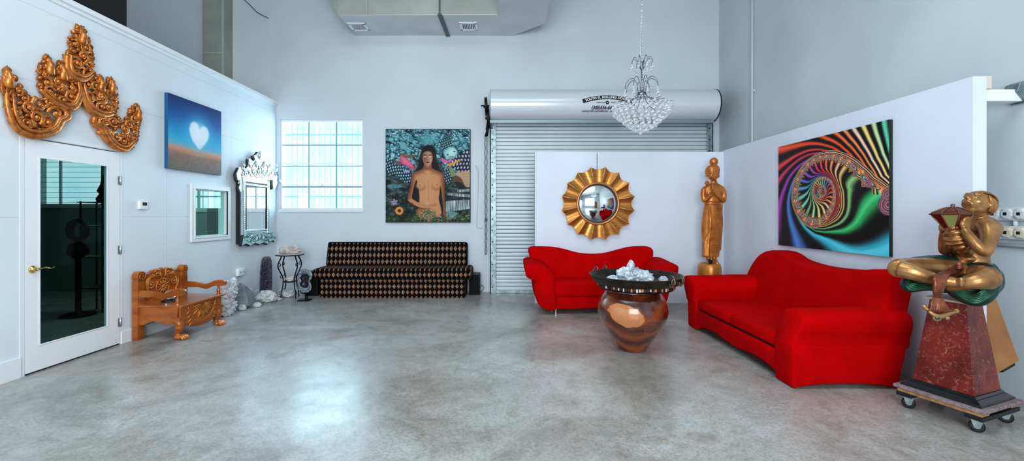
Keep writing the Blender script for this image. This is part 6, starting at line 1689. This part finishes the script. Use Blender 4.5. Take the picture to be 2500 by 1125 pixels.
mb = MB(); mb.prism([z(1398, 445, -.02), z(1412, 450, -.02), z(1406, 700, -.02), z(1398, 830, -.02), z(1366, 830, -.02), z(1370, 600, -.02)], (0, .02, 0)); mb.build('hanging_sash', M_goldb, sg, .004)
mb = MB(); mb.ell(z(1260, 292, .06), (.020, .02, .022))
for k in range(6): a = k*PI/3; mb.ell(z(1262+12*math.cos(a), 290+12*math.sin(a), .062), (.013, .011, .013))
mb.tube([z(1262, 300, .05), z(1250, 330, .03)], .007, 6)
mb.build('flower_bud', M_goldw, sg)
zf = z(0, 932).z
mb = MB(); c_ = z(1298, 932); mb.lathe([(.175, 0), (.180, .25), (.170, .45), (.165, zf-.06), (.150, zf-.01), (.12, zf)], 28, (c_.x, c_.y, 0))
for i, v in enumerate(mb.v): n_1 = noise.noise(Vector((v[0]*6, v[1]*6, v[2]*3))); mb.v[i] = (v[0]+n_1*.012, v[1]+n_1*.01, v[2])
mb.build('stump_base', M_goldb, sg)
mb = MB(); c_ = z(1274, 912, .12); mb.box(c_.x-.03, c_.x+.03, c_.y-.012, c_.y+.012, zf+.002, zf+.062)
tag(mb.build('small_black_box', M_black, bevel=.003), 'small black box standing between the feet of the tall gold praying figure', 'box')

# ================================================================== DOLLY, PEDESTAL, SEATED FIGURE
DA, DB, DC = Vector((2.90, 3.12, 0)), Vector((3.06, 2.66, 0)), Vector((3.49, 2.82, 0)); DD = DA+DC-DB
DCN = (DA+DC)/2
ex = (DC-DB).normalized(); ey = (DA-DB).normalized(); half = .235
Rz = Matrix((ex, ey, Vector((0, 0, 1)))).transposed()
def DL(a, b, zz): return DCN + ex*a + ey*b + Vector((0, 0, zz))
do_ = thing('moving_dolly', (DCN.x, DCN.y, 0), 'square wooden dolly with carpeted top and black castors under the marble pedestal', 'dolly')
M_carpet = mat('worn_carpet_strip', (150, 130, 132), .95, var=(110, 96, 100), scale=30, bump=.6, bscale=80)
M_dwood = mat('dolly_wood', (176, 132, 84), .6, var=(140, 98, 58), scale=6, stretch=(1, 6, 6))
for b in (-half+.05, half-.05):
    mb = MB(); mb.obox(DL(0, b, .105), (half*2-.0, .09, .028), Rz); mb.build('cross_board', M_black, do_, .003)
for a in (-half+.05, half-.05):
    mb = MB(); mb.obox(DL(a, 0, .132), (.09, half*2-.02, .024), Rz); mb.build('side_board', M_dwood, do_, .003)
mb = MB(); mb.obox(DL(0, 0, .158), (half*2+.02, half*2+.02, .024), Rz); mb.build('carpet_pad', M_carpet, do_, .006, 2)
for a, b in ((-1, -1), (1, -1), (1, 1), (-1, 1)):
    c_ = DL(a*(half-.055), b*(half-.055), .0)
    w = thing('castor', c_, None, None); w.parent = do_; w.location = c_-do_.location
    sw = Rz @ Vector((.45, .9, 0)); sw = Vector((.72, -.69, 0)).normalized(); ax_ = Vector((-sw.y, sw.x, 0))
    wc = c_ + sw*.018*0 + Vector((0, 0, .040))
    mb = MB(); mb.lathe([(.028, -.014), (.038, -.012), (.040, 0), (.038, .012), (.028, .014)], 24, wc, ax=ax_); mb.build('wheel', mat('rubber_wheel', (20, 20, 22), .5), w)
    mb = MB(); mb.lathe([(.014, -.0165), (.014, .0165)], 16, wc, ax=ax_)
    for s in (-1, 1): mb.prism([wc+ax_*s*.018+sw*.014+Vector((0, 0, -.008)), wc+ax_*s*.018-sw*.014+Vector((0, 0, -.008)), wc+ax_*s*.018-sw*.030+Vector((0, 0, .048)), wc+ax_*s*.018+sw*.030+Vector((0, 0, .048))], ax_*.002*s)
    mb.obox(wc+Vector((0, 0, .049)), (.06, .06, .006), Rz); mb.build('fork', M_steel, w)
# pedestal
pd = thing('marble_pedestal', (DCN.x, DCN.y, .17), 'tapering red marble pedestal with a black marble foot, carrying the seated gold statue', 'pedestal')
M_marb = mat('red_marble', (126, 36, 26), .32, 0, var=(84, 20, 14), scale=5, spec=.28)
N, L, b = nodes(M_marb); tc = N.new('ShaderNodeTexCoord'); v1 = N.new('ShaderNodeTexNoise'); v1.inputs['Scale'].default_value = 38; v1.inputs['Detail'].default_value = 7; v1.inputs['Roughness'].default_value = .75; v1.inputs['Distortion'].default_value = 1.2; L.new(tc.outputs['Object'], v1.inputs['Vector'])
r = N.new('ShaderNodeValToRGB'); L.new(v1.outputs['Fac'], r.inputs['Fac']); r.color_ramp.elements[0].position = .54; r.color_ramp.elements[0].color = (0, 0, 0, 1); r.color_ramp.elements[1].position = .72; r.color_ramp.elements[1].color = (1, 1, 1, 1)
v2 = N.new('ShaderNodeTexNoise'); v2.inputs['Scale'].default_value = 5; v2.inputs['Detail'].default_value = 4; v2.inputs['Distortion'].default_value = 2; L.new(tc.outputs['Object'], v2.inputs['Vector'])
vein = math_node(N, L, 'LESS_THAN', math_node(N, L, 'ABSOLUTE', math_node(N, L, 'SUBTRACT', v2.outputs['Fac'], .62)), .003)
fac = math_node(N, L, 'MAXIMUM', math_node(N, L, 'MULTIPLY', r.outputs['Color'], .65), math_node(N, L, 'MULTIPLY', vein, .6))
mx = N.new('ShaderNodeMix'); mx.data_type = 'RGBA'; L.new(fac, mx.inputs['Factor']); L.new(b.inputs['Base Color'].links[0].from_socket, mx.inputs[6]); mx.inputs[7].default_value = rgb(196, 140, 126); L.new(mx.outputs[2], b.inputs['Base Color'])
M_bmarb = mat('black_marble', (22, 26, 34), .18, 0, var=(14, 16, 20), scale=6, coat=.5)
def frus(mb, h0, h1, s0, s1):
    mb.hexa([DL(-s0, -s0, h0), DL(s0, -s0, h0), DL(s0, s0, h0), DL(-s0, s0, h0), DL(-s1, -s1, h1), DL(s1, -s1, h1), DL(s1, s1, h1), DL(-s1, s1, h1)])
mb = MB(); frus(mb, .171, .185, .215, .215); frus(mb, .185, .205, .212, .185); frus(mb, .205, .222, .180, .172); mb.build('black_foot', M_bmarb, pd, .003)
mb = MB(); frus(mb, .222, .815, .165, .098); mb.build('red_shaft', M_marb, pd, .003)
mb = MB(); frus(mb, .815, .832, .125, .125); mb.build('top_plate', mat('statue_base_stone', (176, 160, 140), .5), pd, .004)

# seated figure
M_bronze = mat('antique_gold', (184, 134, 84), .35, .7, var=(122, 78, 44), scale=9, contrast=(.28, .6), bump=.05, bscale=60)
M_green = mat('green_patina_cloth', (26, 74, 60), .38, .45, var=(16, 40, 36), scale=14, bump=.15, bscale=50)
M_copper = mat('copper_sash', (150, 84, 56), .38, .6, var=(96, 52, 36), scale=20)
ss = thing('seated_figure', (DCN.x, DCN.y, .83), 'antique gold cross-legged seated figure in green cloth, head thrown back, holding a lidded vessel', 'statue')
def q(zx, zy, Y): return P(2150+zx/3.126, 440+zy/3.126, Y)
mb = MB()
def T(pts, n=12, sub_=5):
    A_ = spline([Vector(p[0]) for p in pts], sub_); R_ = [p.x for p in spline([(p[1], 0, 0) for p in pts], sub_)]
    mb.tube(A_, R_, n); return mb
# trunk
def ring_body(rows, n=26):
    """rows: centre, half width along the shoulder line, half depth"""
    sh = Vector((.18, -.98, 0)).normalized(); fw = Vector((-.98, -.18, 0)).normalized()
    cs = spline([r[0] for r in rows], 5); ws = [p.x for p in spline([(r[1], 0, 0) for r in rows], 5)]; ds = [p.x for p in spline([(r[2], 0, 0) for r in rows], 5)]
    vs = []; m = len(cs)
    for i in range(m):
        for k in range(n):
            a = 2*PI*k/n; vs.append(cs[i]+sh*ws[i]*math.cos(a)+fw*ds[i]*math.sin(a))
    fs = [tuple(range(n)), tuple(range(m*n-1, m*n-n-1, -1))]
    for i in range(m-1):
        for k in range(n): fs.append((i*n+k, i*n+(k+1) % n, (i+1)*n+(k+1) % n, (i+1)*n+k))
    mb.add(vs, fs, True)
TY_ = 3.0
ring_body([(q(700, 735, TY_), .135, .125), (q(696, 690, TY_), .128, .125), (q(692, 640, TY_), .104, .104), (q(690, 590, TY_), .094, .090), (q(696, 520, TY_), .106, .096), (q(708, 440, TY_), .126, .104), (q(730, 370, TY_), .138, .094), (q(748, 315, TY_), .108, .070), (q(760, 285, TY_), .055, .052)])
mb.ell(q(652, 470, 2.90), (.045, .05, .04)); mb.ell(q(640, 595, 2.97), (.04, .06, .03))
# neck and head thrown back
T([(q(758, 300, 3.0), .050), (q(752, 262, 2.99), .046), (q(750, 225, 2.98), .046)])
hk = .84; hc = q(748, 168, 2.96); hf = Vector((-.90, -.22, .38)).normalized(); hu = Vector((.36, .05, .93)); hu = (hu-hf*hu.dot(hf)).normalized(); hs = hf.cross(hu)
HR = Matrix((hf, hs, hu)).transposed()
def H(a, b_, c_): return hc + (hf*a + hs*b_ + hu*c_)*hk
def HE(c_, r_): mb.ell(c_, tuple(v*hk for v in r_), HR)
def TH(pts, n=8, sub_=5): T([(p, r*hk) for p, r in pts], n, sub_)
HE(H(0, 0, 0), (.108, .080, .092)); HE(H(.060, 0, -.026), (.066, .060, .066)); HE(H(.020, 0, -.065), (.06, .055, .04))
# nose, brow, eyes, ears, cheeks
TH([(H(.100, 0, .028), .008), (H(.126, 0, -.002), .011), (H(.136, 0, -.014), .014), (H(.120, 0, -.022), .012)])
for s in (-1, 1):
    HE(H(.100, s*.034, .012), (.016, .020, .010)); TH([(H(.108, s*.012, .032), .006), (H(.104, s*.034, .038), .007), (H(.086, s*.058, .030), .005)], 6)
    HE(H(-.012, s*.080, -.010), (.018, .012, .032)); HE(H(.07, s*.045, -.024), (.028, .022, .026)); HE(H(.130, s*.012, -.016), (.009, .009, .007))
# open mouth: lips and chin as a thick ring
mo = H(.112, 0, -.066); mf = (hf*.80-hu*.60).normalized(); m1_ = hs; m2_ = mf.cross(m1_).normalized()
TR = [mo + (m1_*.030*math.cos(a) + m2_*.026*math.sin(a))*hk for a in np.linspace(0, 2*PI, 20, endpoint=False)]
mb.tube(TR, .010, 8, closed=True); HE(mo-mf*.028, (.05, .045, .04)); HE(H(.070, 0, -.098), (.034, .030, .020))
# near arm
T([(q(786, 332, 2.90), .052), (q(822, 368, 2.86), .053), (q(830, 440, 2.82), .047), (q(806, 515, 2.78), .040), (q(790, 540, 2.772), .038), (q(735, 500, 2.785), .035), (q(668, 418, 2.82), .029), (q(640, 370, 2.84), .023)])
mb.ell(q(645, 338, 2.845), (.034, .018, .045), Matrix.Rotation(-.25, 3, 'Y'))
for k in range(4):
    o_ = k*9
    T([(q(632+o_*1.4, 325-o_*.2, 2.84), .0115), (q(640+o_*1.8, 290-o_*.8, 2.835), .0105), (q(655+o_*1.6, 262+o_*.1, 2.85), .0095), (q(672+o_*1.0, 250+o_*.2, 2.87), .0085)], 8)
T([(q(618, 345, 2.85), .013), (q(606, 318, 2.86), .011), (q(604, 296, 2.87), .009)], 8)
# far arm
T([(q(700, 335, 3.10), .052), (q(640, 400, 3.14), .046), (q(560, 490, 3.12), .040), (q(505, 535, 3.08), .037), (q(490, 520, 3.05), .037), (q(484, 450, 3.02), .031), (q(486, 385, 3.0), .024)])
mb.ell(q(482, 350, 2.99), (.022, .030, .045), Matrix.Rotation(.3, 3, 'Y'))
for k in range(4): T([(q(478-k*2, 340, 2.95+.024*k), .0115), (q(462-k*3, 318, 2.95+.024*k), .0105), (q(448-k*3, 290, 2.955+.024*k), .009)], 8)
T([(q(495, 360, 2.94), .012), (q(508, 330, 2.925), .010), (q(512, 305, 2.92), .009)], 8)
# legs: crossed, thighs out to the knees, shins crossing in front
T([(q(640, 705, 3.02), .105), (q(480, 690, 2.99), .088), (q(320, 672, 2.95), .076), (q(200, 668, 2.92), .070), (q(150, 670, 2.90), .066), (q(135, 680, 2.87), .060)])
T([(q(150, 678, 2.87), .060), (q(240, 700, 2.82), .056), (q(350, 735, 2.78), .046), (q(450, 758, 2.75), .036), (q(500, 768, 2.73), .034)])
T([(q(500, 768, 2.73), .036), (q(545, 775, 2.715), .034), (q(590, 785, 2.70), .030), (q(615, 795, 2.69), .022)])
for k in range(5): T([(q(598, 760+k*10, 2.675), .013-.001*k), (q(622, 752+k*13, 2.655), .0125-.0012*k)], 8)
T([(q(730, 720, 2.97), .10), (q(775, 735, 2.86), .084), (q(800, 742, 2.76), .076), (q(805, 748, 2.69), .070)])
T([(q(800, 752, 2.68), .072), (q(740, 765, 2.66), .058), (q(670, 780, 2.68), .046), (q(600, 800, 2.72), .038), (q(520, 812, 2.78), .034)])
mb.build('body', M_bronze, ss, remesh=.0055, smooth=2)
mb = MB(); mb.ell(mo-mf*.002, (.004, .026*hk, .022*hk), Matrix((mf, m1_, m2_)).transposed()); mb.build('mouth', mat('mouth_dark', (14, 10, 8), .7), ss)
# hair
mb = MB(); HE(H(-.026, 0, .012), (.092, .080, .088)); HE(H(-.065, 0, -.02), (.048, .062, .058))
for k in range(17):
    b_ = -.072+.144*k/16
    TH([(H(.050-.3*b_*b_, b_*.75, .078-3*b_*b_), .005), (H(0, b_*1.0, .098-6*b_*b_), .006), (H(-.065, b_*1.05, .078-6*b_*b_), .0065), (H(-.106, b_*.9, .015-4*b_*b_), .0065), (H(-.108, b_*.8, -.04), .006), (H(-.08, b_*.7, -.075), .005)], 6, 4)
for s in (-1, 1):
    for k in range(5): TH([(H(.035-.017*k, s*.072, .045), .006), (H(.015-.019*k, s*.082, .005), .0065), (H(-.012-.017*k, s*.080, -.035), .006), (H(-.028-.013*k, s*.066, -.070), .004)], 6, 4)
mb.build('hair', mat('gold_hair', (190, 138, 88), .40, .65, var=(136, 92, 54), scale=14), ss)
# green cloth
mb = MB()
ring_body([(q(698, 656, 3.0), .114, .112), (q(700, 684, 3.0), .140, .134), (q(702, 720, 3.0), .150, .145), (q(700, 790, 2.98), .150, .145), (q(700, 850, 2.96), .12, .12), (q(690, 858, 2.96), .11, .11)])
T([(q(640, 690, 3.04), .115), (q(480, 672, 3.03), .098), (q(340, 660, 3.01), .082), (q(250, 655, 2.99), .062), (q(215, 668, 2.98), .035)])
T([(q(240, 700, 2.97), .03), (q(215, 760, 2.93), .038), (q(210, 810, 2.90), .042), (q(280, 800, 2.88), .045), (q(380, 790, 2.90), .05), (q(500, 800, 2.92), .06)])
T([(q(832, 668, 2.95), .04), (q(864, 720, 2.86), .038), (q(862, 800, 2.77), .038), (q(815, 865, 2.73), .045), (q(740, 905, 2.74), .05), (q(640, 880, 2.80), .05), (q(560, 830, 2.84), .05)])
T([(q(700, 672, 2.93), .042), (q(790, 664, 2.86), .036), (q(852, 688, 2.77), .026), (q(876, 740, 2.71), .022), (q(874, 800, 2.69), .02)])
T([(q(800, 850, 2.76), .06), (q(700, 850, 2.80), .07), (q(600, 840, 2.86), .07)])
rim_pts = []
mb.build('green_cloth', M_green, ss, remesh=.0075, smooth=4)
mb = MB()
for k in range(6):
    o_ = k*13
    T([(q(878-o_*.3, 770+o_*.2, 2.71), .006), (q(868-o_*.8, 845-o_*.4, 2.675+.002*k), .0075), (q(800-o_*.5, 900-o_*.8, 2.672+.002*k), .008), (q(720, 935-o_*1.0, 2.69+.003*k), .008), (q(640, 905-o_*.9, 2.735+.003*k), .007), (q(560, 850-o_*.6, 2.79), .005)], 6)
for k in range(4):
    o_ = k*14
    T([(q(232+o_*.5, 700+o_, 2.93), .004), (q(195+o_*.8, 790-o_*.2, 2.865), .007), (q(240+o_, 838-o_, 2.84), .008), (q(330, 815-o_*.7, 2.84), .006), (q(400, 790-o_*.4, 2.85), .004)], 6)
for k in range(4):
    o_ = k*11; T([(q(240+o_, 640+o_*.4, 2.925), .004), (q(360, 640+o_, 2.93), .006), (q(480, 655+o_*1.2, 2.93), .007), (q(560, 690+o_, 2.90), .004)], 6)
mb.build('cloth_folds', mat('green_gold_fold', (58, 112, 84), .35, .5, var=(24, 60, 48), scale=18), ss)
# ribbed vessel body and lidded lantern top
vc = q(550, 258, 2.92)
mb = MB()
cen = spline([q(558, 372, 2.915), q(566, 410, 2.90), q(580, 450, 2.90), q(602, 490, 2.90), q(630, 530, 2.91), q(650, 545, 2.93)], 12); rad = []
for i in range(len(cen)):
    t = i/(len(cen)-1); rad.append((.042+.018*math.sin(PI*min(1, t*1.3)))*(1+.10*math.sin(t*2*PI*7)))
mb.tube(cen, rad, 20); mb.build('ribbed_body', mat('ribbed_gold', (168, 116, 66), .3, .75, var=(110, 70, 36), scale=14), ss)
ang0 = .25
hexv = lambda r, h, k: vc + Vector((r*math.cos(ang0+k*PI/4), r*math.sin(ang0+k*PI/4), h))
s_ = 2.92/F/3.126
for k in range(8):
    mb = MB(); r0, r1, h0 = 44*s_, 118*s_, -112*s_
    a, b_, c_, d_ = hexv(r0, h0, k), hexv(r0, h0, k+1), hexv(r1, -6*s_, k+1), hexv(r1, -6*s_, k)
    cc = (a+b_+c_+d_)/4; nrm_ = (b_-a).cross(d_-a).normalized(); mb.prism([cc+(p-cc)*.96 for p in (a, b_, c_, d_)], nrm_*-.006)
    mb.build('vessel_panel', mat('vessel_red', (92, 34, 26), .3, .4) if k % 2 else mat('vessel_green', (150, 150, 92), .35, .4), ss, .002)
mb = MB(); mb.lathe([(40*s_, -112*s_), (114*s_, -8*s_), (132*s_, -4*s_), (136*s_, 2*s_), (130*s_, 6*s_), (60*s_, 8*s_)], 8, vc, smooth=False, ang=ang0)
for k in range(8): mb.tube([hexv(44*s_, -112*s_, k), hexv(120*s_, -4*s_, k)], .0045, 6)
mb.build('vessel_frame', mat('vessel_bronze', (120, 78, 50), .35, .7), ss)
mb = MB(); mb.lathe([(120*s_, 6*s_), (92*s_, 24*s_), (52*s_, 44*s_), (26*s_, 50*s_), (14*s_, 52*s_)], 8, vc, smooth=False, ang=ang0); mb.build('vessel_lid', mat('vessel_red', (92, 34, 26), .3, .4), ss)
mb = MB()
for k in range(8): mb.tube([hexv(120*s_, 8*s_, k), hexv(92*s_, 26*s_, k), hexv(52*s_, 46*s_, k), hexv(20*s_, 52*s_, k)], .004, 6)
mb.lathe([(20*s_, 50*s_), (10*s_, 58*s_), (15*s_, 68*s_), (8*s_, 76*s_), (3*s_, 80*s_)], 14, vc); mb.build('lid_finial', mat('vessel_bronze', (120, 78, 50)), ss)
# sash with tassel
mb = MB()
for k in range(7):
    o_ = (k-3)
    T([(q(540+o_*5, 690+o_*3, 2.84), .010), (q(478+o_*11, 715+abs(o_)*2, 2.715), .012), (q(452+o_*12, 750, 2.685), .013), (q(446+o_*10, 800, 2.675), .013), (q(436+o_*7, 860, 2.68), .011), (q(432+o_*4, 895, 2.69), .009)], 8)
T([(q(500, 712, 2.86), .022), (q(545, 694, 2.83), .026), (q(590, 668, 2.80), .028), (q(602, 645, 2.80), .020)], 10)
for k in range(4): T([(q(575, 640+k*12, 2.79), .006), (q(600, 634+k*12, 2.765), .010), (q(626, 640+k*12, 2.785), .006)], 6)
sash = mb.build('sash', M_copper, ss)
mb = MB()
for k in range(11):
    o_ = (k-5); T([(q(434+o_*4, 895, 2.69), .008), (q(436+o_*9, 935, 2.68), .009), (q(448+o_*13, 985, 2.672), .009), (q(452+o_*19, 1000+8*math.cos(o_*.4), 2.675), .007)], 6)
mb.build('tassel_folds', M_copper, ss)
mb = MB(); T([(q(330, 962, 2.70), .012), (q(360, 990, 2.68), .010), (q(400, 1022, 2.665), .012), (q(440, 1040, 2.66), .016), (q(490, 1030, 2.665), .013), (q(540, 1010, 2.675), .012), (q(578, 1000, 2.69), .013)], 8)
mb.ell(q(332, 962, 2.70), .014); mb.ell(q(576, 996, 2.69), .015); mb.ell(q(432, 1050, 2.665), (.028, .012, .022)); mb.ell(q(510, 1050, 2.67), (.014, .01, .014))
mb.build('tassel_edge', mat('tassel_gold', (170, 128, 80), .4, .6), ss)
mb = MB(); mb.ell(q(436, 1048, 2.655), (.018, .012, .013)); mb.build('tassel_stone', mat('dark_green_stone', (30, 52, 44), .15, coat=1), ss)

# ================================================================== ELECTRICAL BOXES AND CARTON
def RWp(px, py, off=0): return RP(px, py, off, XR)
M_ebox = mat('electrical_white', (206, 212, 214), .45)
M_ebox2 = mat('yellowed_plate', (206, 200, 178), .5)
for i, (py0, py1, lb) in enumerate(((506, 538, 'upper row of white surface socket boxes on the grey wall behind the seated statue'), (551, 583, 'lower row of white socket boxes with yellowed cover plates on the grey wall'))):
    za = CH+(CY-py0)*3.3/F; zb = CH+(CY-py1)*3.3/F; ya, yb = 3.10, 3.42
    eb = thing('socket_row', (XR, 3.27, zb), lb, 'socket box')
    mb = MB(); mb.box(XR-.045, XR, ya, yb, zb, za); mb.build('housing', M_ebox, eb, .006)
    for j, yc_ in enumerate((3.335, 3.25, 3.165)):
        mb = MB(); zc_ = (za+zb)/2; mb.lathe([(.044, 0), (.046, .004), (.042, .016), (.03, .02)], 8, (XR-.045, yc_, zc_), ax=(-1, 0, 0), smooth=False, ang=PI/8)
        cv_o = mb.build('cover_plate', M_ebox if i == 0 else M_ebox2, eb, .003)
        mb = MB(); mb.box(XR-.067, XR-.060, yc_-.008, yc_+.016, zc_-.012, zc_+.012); mb.build('switch', M_black, cv_o, .002)
cdz = CH+(CY-598)*3.3/F
mb = MB(); mb.tube([(XR-.022, 2.2, cdz), (XR-.022, 3.5, cdz)], .016, 10); mb.box(XR-.006, XR, 2.2, 3.5, cdz-.02, cdz+.02)
tag(mb.build('conduit_pipe', mat('conduit_paint', (186, 192, 194), .45)), 'horizontal painted conduit on the grey wall under the two rows of socket boxes', 'pipe')
mb = MB(); mb.tube([(XR-.022, 3.22, CH+(CY-538)*3.3/F-.002), (XR-.022, 3.22, CH+(CY-551)*3.3/F+.002)], .014, 10); tag(mb.build('conduit_link', M_ebox), 'short white conduit link between the two rows of socket boxes', 'pipe')
ct = thing('cardboard_carton', (3.6, 3.3, .17), 'flattened brown cardboard carton with red print leaning behind the marble pedestal', 'carton')
def kp(px, py, Y): return P(px, py, Y)
fr4 = [kp(2384, 722, 3.22), kp(2432, 728, 3.24), kp(2488, 880, 3.08), kp(2440, 908, 3.05), kp(2398, 930, 3.05)]
nrm_ = (fr4[1]-fr4[0]).cross(fr4[2]-fr4[0]).normalized()
CO = Vector((0, 0, CH))
fr4 = [CO + (p-CO)*((fr4[0]-CO).dot(nrm_)/(p-CO).dot(nrm_)) for p in fr4]
if nrm_.y < 0: nrm_ = -nrm_
M_card = mat('cardboard', (172, 120, 74), .8, var=(150, 100, 60), scale=4)
mb = MB(); mb.prism(fr4, nrm_*.055); mb.build('carton_body', M_card, ct, .003)
mb = MB(); a, b_ = fr4[2], fr4[3]; mb.prism([a.lerp(b_, .15)+nrm_*.008+Vector((0, 0, -.001)), a.lerp(b_, .75)+nrm_*.008+Vector((0, 0, -.001)), a.lerp(b_, .75)+nrm_*.047+Vector((0, 0, -.001)), a.lerp(b_, .15)+nrm_*.047+Vector((0, 0, -.001))], Vector((.003, 0, -.022))); mb.build('carton_opening', M_black, ct)
mb = MB()
for k in range(3):
    c_ = kp(2430+k*6, 814+k*5+4, 3.12); 
    pl = lambda a, b_: None
    o0 = fr4[3]; ud = (fr4[2]-fr4[3]).normalized(); vd = (fr4[1]-fr4[2]); vd = (vd-ud*vd.dot(ud)).normalized()
    base_ = fr4[3]+vd*.24+ud*(.055+.022*k)-nrm_*.0012
    mb.prism([base_, base_+ud*.012, base_+ud*.012+vd*.055, base_+ud*.006+vd*.075, base_+vd*.055], nrm_*-.0006)
mb.build('red_print', mat('red_print', (190, 60, 40), .7), ct)

# ================================================================== THINGS BEHIND THE VIEWER, SEEN IN THE CONVEX MIRROR
gp = thing('carved_tall_panel', (2.45, -3.3, 0), 'tall arched orange-gold carved panel reflected in the middle of the convex mirror', 'panel')
pts = [(2.0, 0), (2.9, 0), (2.9, 2.3)] + [(2.45+.45*math.cos(a), 2.3+.35*math.sin(a)) for a in np.linspace(.1, PI-.1, 10)] + [(2.0, 2.3)]
mb = MB(); mb.prism([(x, -3.35, zz) for x, zz in pts], (0, .08, 0)); mb.build('panel_board', mat('panel_dark_gold', (110, 58, 24), .5), gp, .01)  # darker gold-brown board under the gilt carving
mb = MB(); fill_scrolls(mb, (lambda a, b_, h: Vector((a, -3.27+h*1.5, b_))), [(x, zz) for x, zz in pts], .14, 77, True, .3); mb.build('panel_carving', M_gilt, gp)
sh = thing('white_shutter_screen', (3.4, -2.6, 0), 'white latticed screen reflected beside the tall carved panel in the convex mirror', 'screen')
mb = MB()
for x in (3.05, 3.42, 3.79): mb.box(x-.03, x+.03, -2.72, -2.66, 0, 2.4)
for zz in (.03, 1.2, 2.37): mb.box(3.05, 3.79, -2.71, -2.67, zz-.03, zz+.03)
mb.build('screen_frame', M_white, sh)
mb = MB(); k = .1
while k < 2.32: mb.box(3.08, 3.76, -2.70, -2.68, k, k+.03); k += .075
mb.build('screen_slats', M_white, sh)
